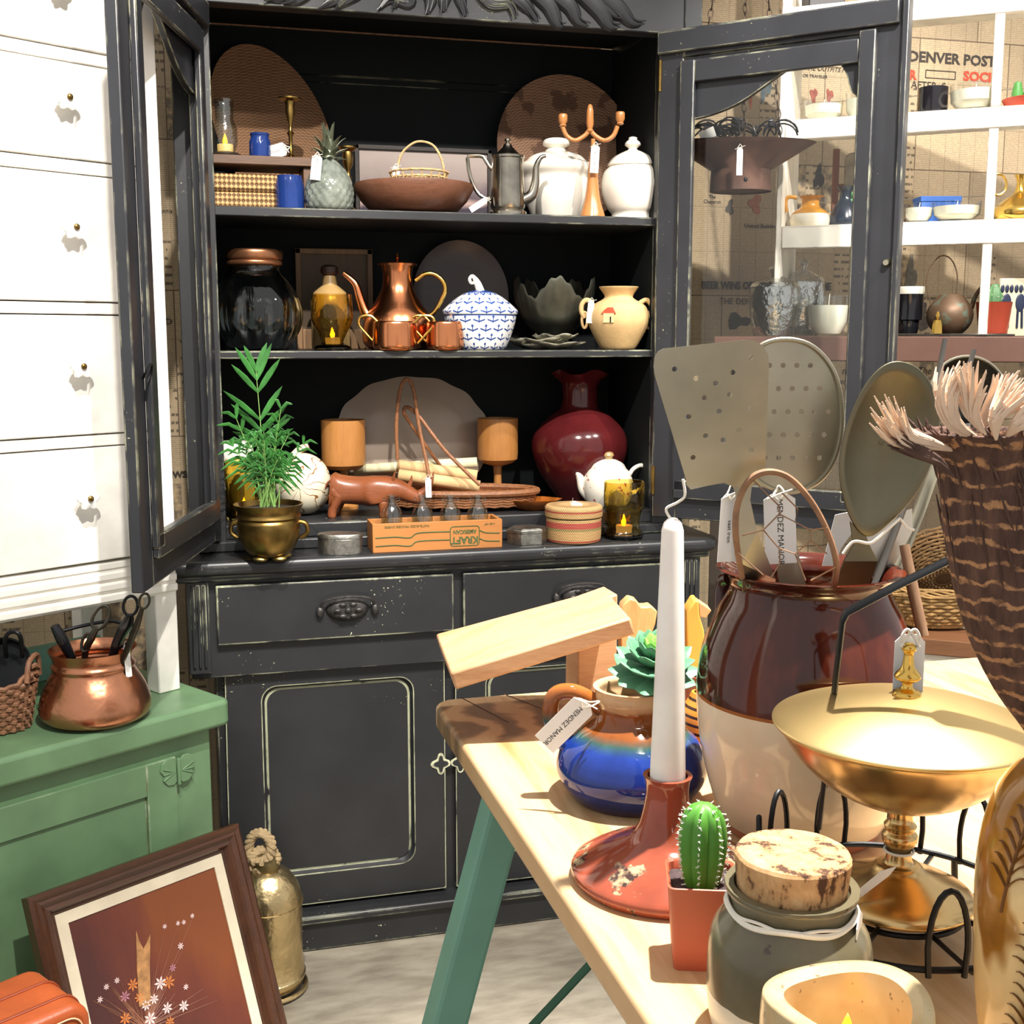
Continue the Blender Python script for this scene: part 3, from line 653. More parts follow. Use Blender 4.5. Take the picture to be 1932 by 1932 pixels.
# silver coffee pot
SLV = plain('tarnished_silver', '#a09a8e', .22, 1., .35, 14)
P = Pix(958, Z1, Y=.185); t, b = lathe_thing('silver_coffee_pot', 'tarnished silver coffee pot with angular handle and curved spout', 'coffee pot', P,
    [(36, 404), (36, 398), (30, 394), (33, 388), (33, 370), (31, 340), (30, 300), (32, 298), (32, 294), (24, 292), (16, 284), (9, 277), (7, 272)], SLV)
obj('finial', M().lathe([(0, P.z(273)), (.006, P.z(272)), (.004, P.z(269)), (.008, P.z(266)), (.006, P.z(262)), (0, P.z(260))], 16), SLV, t)
obj('spout', M().tube(cat([P.L(986, 378), P.L(1003, 368), P.L(1010, 345), P.L(1012, 315), P.L(1020, 298), P.L(1030, 294)], 6), [(.014, .018), .013, .010, .007, .005, .004], 12), SLV, t)
obj('handle', M().tube(cat([P.L(930, 322), P.L(922, 312), P.L(912, 296)], 3)+[P.L(905, 294), P.L(884, 294), P.L(882, 300)]+cat([P.L(884, 320), P.L(891, 345), P.L(905, 368), P.L(930, 380)], 4), .0045, 8), SLV, t)
price_tag(t, P.L(914, 381).x, -.02, P.L(914, 381).z, .014, .045, 1.0, None)
# white tureens
P = Pix(1046, Z1, Y=.30); t, b = lathe_thing('lidded_tureen', 'large white ironstone tureen with round knob lid behind the silver coffee pot', 'tureen', P,
    cprof([(42, 408), (46, 400), (58, 370), (62, 345), (62, 333), (70, 322), (71, 312), (62, 308)], 3), CER)
obj('lid', M().lathe([(0, 0)]+[(r*P.k, P.z(y)-.0) for r, y in cprof([(62, 309), (58, 306), (48, 296), (34, 290), (22, 288), (20, 284)], 3)]+[(0, P.z(284))], 48), CER, t)
obj('knob', M().lathe([(0, P.z(284))]+[(r*P.k, P.z(y)) for r, y in cprof([(20, 284), (16, 280), (24, 275), (25, 270), (22, 264), (12, 261), (3, 261)], 3)]+[(0, P.z(261))], 40), CER, t)
P = Pix(1185, Z1, Y=.215); t, b = lathe_thing('lidded_tureen', 'small white ironstone tureen with pointed lid at the right end of the top shelf', 'tureen', P,
    cprof([(40, 408), (38, 398), (46, 388), (55, 365), (58, 345), (54, 325), (44, 315), (42, 311)], 3), CER)
obj('lid', M().lathe([(0, P.z(315))]+[(r*P.k, P.z(y)) for r, y in cprof([(46, 314), (46, 309), (36, 297), (20, 288), (9, 283), (9, 279), (15, 274), (13, 268), (8, 264), (8, 260), (3, 258)], 3)]+[(0, P.z(258))], 44), CER, t)
for a in (-.75, 2.4): obj('handle', M().ball((.064*cos(a), .064*sin(a), .088), (.016, .016, .008), 18, 8), CER, t)
# wooden candelabra
CW = wood('honey_wood', '#c0824b', '#a3673a', .28, 2)
P = Pix(1113, Z1, Y=.165); t, b = lathe_thing('wooden_candelabra', 'honey wood candelabra with three cups and a flared foot', 'candelabra', P,
    cprof([(24, 412), (22, 404), (15, 380), (11, 350), (9, 320), (6, 300), (4, 285), (4, 262)], 3), CW, bodyname='stem')
for s_ in (-1, 1):
    obj('arm', M().tube(cat([P.L(1113, 244), P.L(1113+s_*10, 256), P.L(1113+s_*28, 265), P.L(1113+s_*44, 256), P.L(1113+s_*52, 238)], 6), .0055, 10), CW, t)
for dx, y0 in ((-51, 240), (0, 250), (57, 236)):
    c0 = P.L(1113+dx, y0)
    h2 = .002
    obj('candle_cup', M().lathe([(0, 0), (.005, 0), (.009, .003), (.007, .006), (.011, .014), (.011, .027), (.009, .030), (.008, .030), (.008, .02), (0, .02)] if dx else [(0, 0), (.006, 0), (.009, .003), (.006, .008), (.009, .020), (.008, .050), (.005, .062), (0, .066)], 20, c=tuple(c0)), CW, t)
price_tag(t, .004, -.024, P.z(283), .020, .062, .05)
# ---------------------------------------------------------------- MIDDLE SHELF
P = Pix(492, Z2, Y=.275); t = P.thing('glass_jar', 'big bulbous ribbed glass jar with copper coloured lid at the left of the middle shelf', 'jar')
pr = cprof(P.pr([(48, 662), (60, 655), (80, 628), (88, 598), (82, 565), (62, 532), (50, 518), (46, 510), (47, 500)]), 5)
SMK = glass('smoke_glass', (.80, .86, .86), .02, 1.45, .25, 30)
obj('body', M().lathe(shell(pr, .004), 96, fn=lambda r, z, a: (r*(1-.11*abs(cos(6*a))**4*min(1, max(0, 1-abs(z-.07)/.09))), z)), SMK, t, ang=60)
obj('lid', M().lathe([(0, P.z(503))]+[(r*P.k, P.z(y)) for r, y in cprof([(46, 503), (51, 500), (51, 494), (49, 492), (52, 489), (53, 478), (50, 472), (40, 471)], 3)]+[(0, P.z(471))], 48), plain('brown_copper', '#9b6a4a', .3, .85, .2, 20), t)
# plaque
a = PY(556, 468, .43); b = PY(702, 475, .43); t = thing('wooden_plaque', 'plain brown wooden framed plaque leaning behind the amber goblet', 'plaque', ((a.x+b.x)/2, .438, Z2)); w_ = (b.x-a.x)/2; h_ = a.z-Z2
TAN = wood('tan_wood', '#8a6a48', '#6b4f35', .6, 2); obj('panel', M().box((-w_+.01, -.008, 0), (w_-.01, .006, h_-.008)), wood('plaque_wood', '#5b4934', '#4a3a2a', .6, 2), t)
obj('frame', M().box((-w_, -.014, 0), (-w_+.014, .004, h_)).box((w_-.014, -.014, 0), (w_, .004, h_)).box((-w_, -.014, h_-.014), (w_, .004, h_)).box((-w_+.014, -.014, 0), (w_-.014, .004, .05)), TAN, t, .002)
# amber goblet with tealight + capped bottle behind
gob = [(34, 662), (34, 656), (22, 650), (20, 645), (26, 630), (38, 606), (39, 590), (37, 555)]
P = Pix(633, Z2, Y=.205); t = P.thing('amber_goblet', 'amber pressed glass goblet with lit tealight beside the copper pot', 'candle holder')
obj('bowl', M().lathe(shell(cprof(P.pr(gob), 3), .0022, .012), 40, fn=lambda r, z, a: (r*(1+.03*sin(8*a)*(z < .06)), z)), AMB, t, ang=60); flame(t, 0, 0, .014, .92)
P = Pix(630, Z2, Y=.32); t, b = lathe_thing('stoppered_bottle', 'small tan bottle with dark cap behind the amber goblet', 'bottle', P, [(34, 662), (36, 655), (36, 570), (30, 552), (14, 538), (11, 520)], plain('tan_bottle', '#9d8052', .3, var=.2), bodyname='bottle')
obj('cap', M().lathe([(0, P.z(519))]+[(r*P.k, P.z(y)) for r, y in ((13, 519), (17, 514), (16, 504), (10, 500))]+[(0, P.z(500))], 24), plain('dark_cap', '#3c2620', .5), t)
# copper pot
P = Pix(755, Z2, Y=.26); t, b = lathe_thing('copper_coffee_pot', 'tall polished copper coffee pot with swan spout and brass handle', 'coffee pot', P,
    cprof([(52, 664), (66, 650), (67, 625), (60, 598), (42, 570), (30, 545), (27, 520), (30, 502)], 4), COP)
obj('lid', M().lathe([(0, P.z(502))]+[(r*P.k, P.z(y)) for r, y in ((36, 502), (37, 498), (34, 496), (14, 494), (5, 492), (3, 489), (5, 486), (3, 482), (2, 478))]+[(0, P.z(478))], 36), COP, t)
obj('spout', M().tube(cat([P.L(705, 610), P.L(690, 590), P.L(680, 565), P.L(670, 535), P.L(648, 515)], 6), [.020, .013, .010, .008, .0055], 12), COP, t)
obj('handle', M().tube(cat([P.L(784, 530), P.L(800, 518), P.L(818, 517), P.L(835, 530), P.L(840, 548), P.L(830, 572), P.L(816, 592), P.L(796, 600)], 6), (.0055), 10), BRASSY, t)
for (cx, w_, lab, hs) in ((748, 41, 'polished copper mug with brass ear handle in front of the tall copper pot', (-1,)), (842, 36, 'polished copper mug beside the blue and white bowl', (-1,))):
    P = Pix(cx, Z2, Y=.165); t = P.thing('copper_mug', lab, 'mug', 'copper mugs on the middle shelf')
    pr = cprof(P.pr([(w_-6, 663), (w_-1, 658), (w_, 645), (w_-1, 612), (w_-4, 606)]), 4); obj('body', M().lathe(shell(pr, .002), 48), COP, t)
    for s_ in ((-1, 1) if w_ == 41 else (-1,)):
        obj('handle', M().tube(cat([P.L(cx+s_*w_*.85, 608), P.L(cx+s_*(w_+8), 596), P.L(cx+s_*(w_+26), 598), P.L(cx+s_*(w_+30), 612), P.L(cx+s_*(w_+14), 632), P.L(cx+s_*(w_*.97), 648)], 6), .003, 8), BRASSY, t)
# dark tray
t, o, mx = plate_thing('wooden_platter', 'large dark reddish round wooden platter leaning behind the blue and white bowl', 'platter', 868, 540, 90, 88, .42, Z2, wood('dark_platter', '#3a221b', '#26150f', .3, 0), .016, .12); seat(o, mx)
mz = max(v.co.z for v in o.data.vertices); o.data.transform(Matrix.Diagonal((1, 1, (PY(868, 453, .42).z-Z2)/mz, 1)))
# blue and white bowl
tb = new('blue_white'); x_, y_, z_ = tb.sep(); an = tb.math('ARCTAN2', y_, x_)
def wv(f, ph, q): return tb.math('SINE', tb.math('MULTIPLY_ADD', an, f, ph))
row = tb.math('FLOOR', tb.math('DIVIDE', z_, .021)); zf = tb.math('FRACT', tb.math('DIVIDE', z_, .021))
u = tb.math('ABSOLUTE', tb.math('SUBTRACT', tb.math('FRACT', tb.math('MULTIPLY_ADD', an, 16/(2*pi), tb.math('MULTIPLY', row, .5))), .5))
leaf = tb.math('LESS_THAN', tb.math('ABSOLUTE', tb.math('SUBTRACT', zf, tb.math('MULTIPLY_ADD', u, .55, .15))), .085)
bud = tb.math('LESS_THAN', tb.math('ADD', tb.math('MULTIPLY', u, 5.), tb.math('ABSOLUTE', tb.math('MULTIPLY', tb.math('SUBTRACT', zf, .68), 2.6))), .55)
stem = tb.math('MULTIPLY', tb.math('LESS_THAN', u, .035), tb.math('LESS_THAN', zf, .8))
pat = tb.math('MAXIMUM', tb.math('MULTIPLY', leaf, tb.math('LESS_THAN', u, .42)), tb.math('MAXIMUM', bud, stem))
P = Pix(907, Z2, Y=.195); ZR = P.z(592)
ring = tb.math('LESS_THAN', tb.math('ABSOLUTE', tb.math('SUBTRACT', z_, ZR-.004)), .0016); cap_ = tb.math('GREATER_THAN', z_, P.z(553))
cap_ = tb.math('MULTIPLY', cap_, tb.math('LESS_THAN', z_, P.z(547)))
pat = tb.math('MAXIMUM', tb.math('MAXIMUM', pat, ring), cap_)
BW = tb.bsdf(tb.mix(pat, '#f1f2f2', '#2f4f98'), .12)
t, b = lathe_thing('lidded_bowl', 'blue and white porcelain covered bowl with leaf sprig pattern', 'bowl', P, cprof([(44, 662), (50, 655), (60, 630), (67, 605), (68, 592)], 4), BW)
obj('lid', M().lathe([(0, ZR-.001)]+[(r*P.k, P.z(y)) for r, y in cprof([(70, 593), (71, 587), (64, 579), (44, 562), (24, 551), (10, 548)], 3)]+[(0, P.z(547))], 64), BW, t)
obj('knob', M().tube(cat([P.L(907, 552), P.L(902, 538), P.L(897, 527), P.L(891, 521), P.L(886, 526), P.L(889, 534), P.L(897, 533)], 5), [(.011), .009, .005, .004, .004, .004], 10), CER, t)
# scalloped pewter bowl, leaf dishes
PEW = plain('dark_pewter', '#55554a', .38, .7, .25, 20)
P = Pix(1044, Z2, Y=.33); t = P.thing('scalloped_bowl', 'dark pewter bowl with deep scalloped rim', 'bowl'); pr = P.pr([(30, 662), (32, 650), (26, 640), (36, 628), (58, 608), (70, 580), (76, 556), (76, 548)])
zt = pr[-1][1]
obj('bowl', M().lathe(shell(cprof(pr, 4), .003, .02), 120, fn=lambda r, z, a: (r, z+max(0, (z-zt*.5)/(zt*.5))*(.026*abs(cos(2.5*a+.65))**1.6*2-.022+.004*sin(25*a)))), PEW, t, ang=60)
for i, (cx, yy_, w_, lab) in enumerate(((1035, 655, 62, 'lowest of the stacked leaf shaped silver dishes'), (1010, 646, 52, 'middle dish of the stacked leaf shaped silver dishes'), (1046, 640, 40, 'topmost of the stacked leaf shaped silver dishes'))):
    P = Pix(cx, Z2+.010*i+.001, Y=.19); t = P.thing('leaf_dish', lab, 'dish', 'stacked leaf dishes'); w_ *= P.k
    def gf(u, v, w_=w_, i=i): a = 2*pi*u; r = w_*v*(1+.10*sin(7*a+i)+.06*sin(13*a)); return (r*cos(a), r*sin(a)*.55, .002+.014*v**3+.003*v*sin(6*a+i))
    obj('dish', M().grid(gf, 60, 8, True), plain('dull_silver', '#8f8c7c', .4, .8, .3, 30), t, solid=.0018, off=1)
# tan handled vase
SND = plain('sandstone', '#c7a673', .8, var=.08, scale=40, bump=.5, bscale=120)
P = Pix(1163, Z2, Y=.185); t, b = lathe_thing('clay_vase', 'sand coloured clay vase with ring handles and a little red roofed house', 'vase', P, cprof([(30, 662), (36, 655), (54, 620), (57, 598), (50, 578), (30, 565), (27, 558), (36, 544), (37, 541)], 4), SND)
for s_ in (-1, 1):
    obj('handle', M().tube(cat([P.L(1163+s_*44, 572), P.L(1163+s_*56, 566), P.L(1163+s_*65, 574), P.L(1163+s_*66, 588), P.L(1163+s_*60, 600)], 5), .006, 10), SND, t)
    obj('hanging_ring', M().tube([P.L(1163+s_*60+5*cos(a), 604+15*sin(a)) for a in [i*2*pi/20 for i in range(20)]], .0035, 8, True), SND, t)
hp = M(); hx, hz = -.03, P.z(592)
def onv(dx, dz): r_ = .0735; return Vector((hx+dx, -math.sqrt(max(0, r_*r_-(hx+dx)**2))-.001, hz+dz))
for pts, nm, mt in (([(-.012, .0), (.012, 0), (.012, -.022), (-.012, -.022)], 'relief_house', plain('house_wall', '#e0c690', .8)), ([(-.017, -.001), (.017, -.001), (.010, .014), (-.002, .014), (-.010, .008)], 'relief_roof', plain('roof_red', '#c8573a', .8)), ([(.003, -.008), (.006, -.008), (.006, -.022), (.003, -.022)], 'relief_door', IRON)):
    m = M(); vs = [onv(*p) for p in pts]; n_ = len(vs); m.add(vs+[v+Vector((0, -.003, 0)) for v in vs], [tuple(range(n_, 2*n_)), tuple(range(n_))[::-1]]+[(i, (i+1) % n_, (i+1) % n_+n_, i+n_) for i in range(n_)]); obj(nm, m, mt, t, ang=0)
price_tag(t, P.L(1114, 574).x, -.03, P.L(1114, 574).z, .015, .052, .1, None)
# ---------------------------------------------------------------- LOWER COMPARTMENT AND COUNTER
# big platter
t = thing('oval_platter', 'large beige scalloped stoneware platter propped upright at the back of the lower shelf', 'platter', (PY(781, 800, .42).x, .415, Z3))
cz = PY(781, 800, .42); k = (cz-CAM).dot(fw)/F; topz = PY(781, 709, .42).z-Z3; a_ = 150*k
def pf_(r, z, a): return (r*(1+.012*sin(14*a)*(r > .8)), z)
m = M().lathe([(0, 0), (.62, 0), (.70, -.006), (.74, -.008), (1, -.022), (1, -.026), (.72, -.012), (.6, -.006), (0, -.006)], 120, fn=pf_, mx=Matrix.Translation((0, 0, topz/2)) @ Matrix.Rotation(-.12, 4, 'X') @ Matrix.Rotation(-pi/2, 4, 'X') @ Matrix.Diagonal((a_, topz/2, -1, 1)))
lo = min(v[2] for v in m.v); m.v = [(x, y, z-lo) for x, y, z in m.v]
pl = obj('platter', m, plain('beige_stoneware', '#a9998a', .25, var=.06, scale=8), t, ang=50)
pl.data.flip_normals()
# wooden goblets
for cx, y0, y1, w_, Y, lab in ((649, 792, 882, 41, .34, 'turned wooden goblet behind the carved rhino'), (939, 789, 878, 38, .36, 'turned wooden goblet to the right of the platter')):
    P = Pix(cx, Z3, Y=Y); t = P.thing('wooden_goblet', lab, 'goblet', 'turned wooden goblets'); pr = P.pr([(26, 955), (26, 950), (8, 944), (7, 905), (8, 884), (w_-10, y1), (w_-1, y1-8), (w_, y1-20), (w_, y0)])
    obj('goblet', M().lathe([(0, 0)]+pr+[(pr[-1][0]-.004, pr[-1][1]), (pr[-1][0]-.005, pr[-1][1]-.07), (0, pr[-1][1]-.08)], 44), wood('goblet_wood', '#b07a42', '#96622f', .4, 2), t)
# rolled maps in wicker tray basket with double handle
P = Pix(865, Z3, Y=.27); t = P.thing('wicker_tray', 'oval wicker tray with two tall looped handles holding rolled papers', 'basket')
RTN = plain('brown_rattan', '#8a5a38', .55, var=.3, scale=120, bump=.6, bscale=260)
c0 = P.L(865, 925); zr = c0.z; aL = 148*P.k; bL = .085
m = M(); ell = lambda s_, z, n_=60, w=0: [(aL*s_*cos(2*pi*i/n_), bL*s_*sin(2*pi*i/n_), z+w*(i % 2)) for i in range(n_)]
m.tube(ell(1, zr), .0085, 8, True)
for q in range(5): m.tube(ell(.93+.012*q, .012+q*(zr-.018)/4.2, 60, .0025), .004, 6, True)
m.lathe([(0, .008), (.93, .010), (.93, .016), (0, .016)], 48, mx=Matrix.Diagonal((aL, bL, 1, 1)))
obj('tray', m, RTN, t)
def hd_(pts): return M().tube(cat([P.L(x, y, d) for x, y, d in pts], 8), .0045, 8)
obj('handle', hd_([(750, 868, -.03), (748, 800, -.03), (755, 735, -.03), (768, 715, -.03), (780, 735, -.03), (790, 800, -.03), (806, 880, -.05), (812, 920, -.07)]), RTN, t)
obj('handle', hd_([(850, 905, .05), (810, 850, .03), (775, 800, .01), (762, 778, .0), (768, 768, .0), (790, 785, -.01), (840, 850, -.04), (905, 915, -.07)]), RTN, t)
pm = plain('old_map_paper', '#dcb784', .8, var=.12, scale=25); pm2 = plain('cream_paper', '#ddd6b0', .8, var=.1, scale=25)
for i, (x0, y0, x1, y1, d, r_, mt, lab) in enumerate(((752, 896, 905, 918, -.02, .014, pm, 'lower tan paper roll lying in the wicker tray'), (750, 878, 900, 898, .02, .014, pm, 'upper tan paper roll lying in the wicker tray'), (668, 886, 900, 872, .06, .012, pm2, 'long cream paper roll at the back of the wicker tray'))):
    a = P.p+Matrix.Rotation(-YAW, 3, 'Z') @ P.L(x0, y0, d); b = P.p+Matrix.Rotation(-YAW, 3, 'Z') @ P.L(x1, y1, d)
    tr = thing('paper_roll', lab, 'paper roll', a, 0, 'paper rolls in the wicker tray'); dv = b-a
    u_ = dv.normalized(); m = M().tube([(0, 0, 0), dv], r_, 20); m.f = m.f[:-2]
    obj('roll', m, mt, tr, solid=.0015); m2 = M().tube([u_*.001, dv-u_*.001], r_*.6, 16); m2.f = m2.f[:-2]; obj('inner_turn', m2, mt, tr, solid=.001)
# burgundy vase
P = Pix(1093, Z3, Y=.33); t = P.thing('burgundy_vase', 'tall burgundy glazed vase with ruffled neck', 'vase')
pr = cprof(P.pr([(42, 945), (50, 930), (76, 890), (90, 848), (84, 815), (58, 786), (38, 772), (33, 755), (34, 725), (44, 710), (50, 701)]), 4)
BUR = plain('burgundy_glaze', '#4c1719', .14, 0, .2, 14); zt = pr[-1][1]
obj('body', M().lathe(shell(pr, .004), 72, fn=lambda r, z, a: (r*(1+.12*cos(4*a+.9)*max(0, (z-zt+.03)/.03)), z-.006*max(0, (z-zt+.04)/.04)*cos(4*a+.9))), BUR, t, ang=60)
# teapot
P = Pix(1147, Z3, Y=.215)
tq = new('red_sprig'); spk = tq.ramp(tq.noise(75, 2), [(.64, 0.), (.66, 1.)]); x_, y_, z_ = tq.sep()
spk = tq.math('MULTIPLY', spk, tq.ramp(tq.noise(18, 2), [(.45, 0.), (.55, 1.)])); TPM = tq.bsdf(tq.mix(spk, '#eee9da', '#b5453c'), .1)
t, b = lathe_thing('teapot', 'white teapot with small red sprigs behind the amber tumbler', 'teapot', P, cprof([(34, 962), (40, 955), (47, 930), (46, 905), (38, 888), (34, 884)], 4), TPM)
obj('lid', M().lathe([(0, P.z(885))]+[(r*P.k, P.z(y)) for r, y in cprof([(35, 885), (28, 874), (14, 867), (6, 866)], 3)]+[(0, P.z(866))], 36), TPM, t)
obj('knob', M().lathe([(0, P.z(867))]+[(r*P.k, P.z(y)) for r, y in ((8, 867), (8, 863), (11, 859), (9, 854), (4, 852))]+[(0, P.z(852))], 20), plain('tan_knob', '#a58a5c', .3), t)
obj('spout', M().tube(cat([P.L(1112, 935), P.L(1100, 922), P.L(1094, 900), P.L(1085, 885), P.L(1070, 878)], 6), [.016, .013, .010, .007, .005], 12), TPM, t)
obj('handle', M().tube(cat([P.L(1186, 898), P.L(1196, 884), P.L(1212, 878), P.L(1224, 890), P.L(1224, 908), P.L(1212, 922), P.L(1194, 930)], 6), .0055, 10), TPM, t)
# amber dish
P = Pix(1006, Z3, Y=.195); t = P.thing('amber_dish', 'shallow oval amber glazed dish beside the woven lidded basket', 'dish')
obj('dish', M().lathe(shell([(26*P.k, 0), (34*P.k, .006), (48*P.k, .018), (54*P.k, .027)], .003), 56, sy=.7, fn=lambda r, z, a: (r*(1+.04*sin(6*a)), z)), plain('amber_glaze', '#8d4f1e', .12, var=.4, scale=30), t)
# rhino
P = Pix(705, Z3, Y=.185); t = P.thing('rhino_figurine', 'carved brown wooden rhinoceros with tall curved horn', 'figurine')
RH_ = wood('rhino_wood', '#8a4f30', '#6f3c22', .32, 0, bump=.08)
v = []; e = []; rad = []
def jn(x, y, d, r, par=None):
    v.append(P.L(x, y, d)); rad.append(r*P.k)
    if par is not None: e.append((par, len(v)-1))
    return len(v)-1
h0 = jn(655, 925, 0, 29); h1 = jn(635, 923, 0, 25, h0); c1 = jn(690, 926, 0, 31, h0); c2 = jn(720, 921, 0, 29, c1); nk = jn(745, 921, 0, 24, c2); hd1 = jn(768, 931, 0, 18, nk); hd2 = jn(787, 940, 0, 13, hd1); hd3 = jn(801, 944, 0, 10, hd2)
for d, xo, xf in ((-.022, 0, 0), (.022, 8, 6)):
    q = jn(636+xo, 940, d, 14, h1); q = jn(627+xo, 960, d, 9, q); jn(626+xo, 980 if d < 0 else 976, d, 9, q)
    q = jn(722+xf, 945, d, 12, c2); q = jn(724+xf, 962, d, 9, q); jn(724+xf, 980 if d < 0 else 976, d, 9, q)
me = bpy.data.meshes.new('body'); me.from_pydata(v, e, []); o = bpy.data.objects.new('body', me); C.objects.link(o); o.parent = t; me.materials.append(RH_)
bpy.context.view_layer.objects.active = o; bpy.ops.object.modifier_add(type='SKIN'); sk = o.modifiers[0]
for q, r_ in zip(me.skin_vertices[0].data, rad): q.radius = (r_, r_)
me.skin_vertices[0].data[h0].use_root = True
sb = o.modifiers.new('d', 'SUBSURF'); sb.levels = sb.render_levels = 2; sk.use_smooth_shade = True
obj('horn', M().tube(cat([P.L(793, 933), P.L(806, 922), P.L(814, 908), P.L(818, 890)], 5), [.012, .008, .005, .001], 10), RH_, t)
obj('small_horn', M().tube(cat([P.L(770, 920), P.L(775, 909), P.L(777, 897)], 4), [.007, .0045, .001], 8), RH_, t)
for s_ in (-1, 1): obj('ear', M().tube([P.L(742, 906, s_*.014), P.L(743, 898, s_*.017), P.L(746, 889, s_*.02)], [(.003, .006), (.003, .006), .001], 8), RH_, t)
obj('tail', M().tube(cat([P.L(628, 905), P.L(618, 912), P.L(612, 925)], 4), [.004, .003, .002], 8), RH_, t)
price_tag(t, P.L(809, 905).x, -.02, P.L(809, 905).z, .014, .046, -.02, 'MANOR'); 
# melon vase
tm = new('dripped_ivory'); x_, y_, z_ = tm.sep(); an = tm.math('ARCTAN2', z_, x_)
dr_ = tm.math('LESS_THAN', tm.math('ABSOLUTE', tm.math('SINE', tm.math('ADD', tm.math('MULTIPLY', an, 5.), tm.math('MULTIPLY', tm.noise(22, 2), 9.)))), .16)
MEL = tm.bsdf(tm.mix(dr_, '#ded6bd', '#8a5f32'), .18)
P = Pix(572, Z3, Y=.26); t = P.thing('melon_vase', 'ivory round vase with brown drip lines behind the palm', 'vase'); r_ = 52*P.k
vb = obj('body', M().ball((0, 0, .0), (r_, r_, r_*1.12), 48, 24), MEL, t); vb.location = (0, 0, r_*1.12)
obj('spout', M().tube(cat([(-.02, 0, r_*2.1), (-.006, 0, r_*2.35), (.014, 0, r_*2.5)], 4), [.013, .010, .008], 12), MEL, t)
# amber candle glass at left, cream tumbler above
P = Pix(459, Z3, Y=.20); t = P.thing('amber_tumbler', 'amber glass tumbler with lit tealight behind the potted palm', 'candle holder')
obj('glass', M().lathe(shell(cprof(P.pr([(30, 985), (32, 975), (28, 958), (33, 930), (35, 868)]), 3), .0022, .01), 40, fn=lambda r, z, a: (r*(1+.03*sin(8*a)*(z < .05)), z)), AMB, t, ang=60); flame(t, 0, 0, .012, 1)
P = Pix(446, Z3, Y=.33); lathe_thing('cream_vase', 'cream stoneware vase at the back left corner behind the amber tumbler', 'vase', P, cprof([(30, 975), (38, 960), (36, 880), (32, 845), (26, 832)], 3), CER)
# amber tumbler right on the counter
P = Pix(1178, ZC, Y=.075); t = P.thing('amber_tumbler', 'amber glass tumbler with lit tealight at the right front of the counter', 'candle holder')
obj('glass', M().lathe(shell(cprof(P.pr([(36, 1022), (37, 1014), (30, 1000), (32, 975), (38, 955), (38, 908)]), 3), .0022, .01), 48, fn=lambda r, z, a: (r*(1+.035*sin(8*a)*(z < .06)), z)), AMB, t, ang=60); flame(t, 0, 0, .013, 1.05)
# hexagonal box, oval tin
P = Pix(995, ZC, Y=.065); t = P.thing('silver_box', 'hexagonal engraved silver trinket box on the counter', 'box')
r_ = 40*P.k; zt = P.z(994)
obj('box', M().lathe([(0, 0), (r_, 0), (r_, zt-.012), (0, zt-.012)], 6, sy=.8), TIN, t, .001, ang=20, rz=.3); obj('lid', M().lathe([(0, zt-.012), (r_*1.03, zt-.012), (r_*1.03, zt-.004), (r_*.9, zt), (0, zt+.006)], 6, sy=.8), TIN, t, .001, ang=20, rz=.3)
P = Pix(639, ZC, Y=.045); t = P.thing('oval_tin', 'oval engraved silver tin with flat lid on the counter', 'tin')
r_ = 42*P.k; zt = P.z(1008); obj('tin', M().lathe([(0, 0), (r_, 0), (r_, zt-.008), (0, zt-.008)], 48, sy=.62), TIN, t, .001); obj('lid', M().lathe([(0, zt-.008), (r_*1.02, zt-.008), (r_*1.02, zt), (r_*.96, zt+.003), (0, zt+.004)], 48, sy=.62), TIN, t, .0005)
# woven lidded basket
tk = new('red_band_weave')
def ext(t, c):
    z = t.sep()[2]; r = t.ramp(t.math('DIVIDE', z, .10), [(0, '#d9ae74'), (.03, '#b8503e'), (.07, '#d9ae74'), (.30, '#a3955c'), (.36, '#c2594a'), (.50, '#d9ae74'), (.56, '#9c8a58'), (.60, '#d9ae74'), (.72, '#b8503e'), (.76, '#dcb47c'), (.97, '#b8503e')], 'CONSTANT')
    return t.mix(.75, r, c, 'MULTIPLY')
WB = weave('seagrass_bands', '#ffffff', '#7a6448', 75, 900, .75, False, ext, .6)
P = Pix(1083, ZC, Y=.070); t = P.thing('lidded_basket', 'small round woven basket with red bands and a lid', 'basket')
zt = P.z(952); r_ = 52*P.k
obj('basket', M().lathe([(0, 0), (r_*.97, 0), (r_, .02), (r_, zt*.68), (0, zt*.68)], 56), WB, t, .003); obj('lid', M().lathe([(0, zt*.68), (r_*1.04, zt*.69), (r_*1.05, zt*.95), (r_*.98, zt), (r_*.5, zt+.002), (0, zt+.003)], 56), WB, t, .002)
price_tag(t, .0, -.03, zt+.006, .014, .024, -1.2, None, tl=.008)
# crate and four bottles
P = Pix(824, ZC, Y=.050); ca = PY(704, 1045, .02); cb = PY(948, 1033, .02)
cw = (cb.x-ca.x); hh = .066; CR = thing('wooden_crate', 'small wooden cheese crate printed upside down in green holding glass bottles', 'crate', (ca.x, .022, ZC))
CWD = wood('crate_wood', '#b9793f', '#a36a38', .55, 0)
obj('front_board', M().box((0, 0, 0), (cw, .007, hh)), CWD, CR, .001); obj('back_board', M().box((0, .078, 0), (cw, .085, hh)), CWD, CR, .001)
obj('end_board', M().box((0, .007, 0), (.009, .078, hh)), CWD, CR, .001); obj('end_board', M().box((cw-.009, .007, 0), (cw, .078, hh)), CWD, CR, .001); obj('bottom_board', M().box((.009, .007, 0), (cw-.009, .078, .005)), CWD, CR)
GP = plain('green_print', '#4a5a32', .7, var=.2)
fb = [o for o in CR.children if o.name.startswith('front_board')][0]
ux = cw*.705
UD = lambda x, z: Matrix.Translation((x, -.0006, z)) @ UPR @ Matrix.Rotation(pi, 4, 'Z')
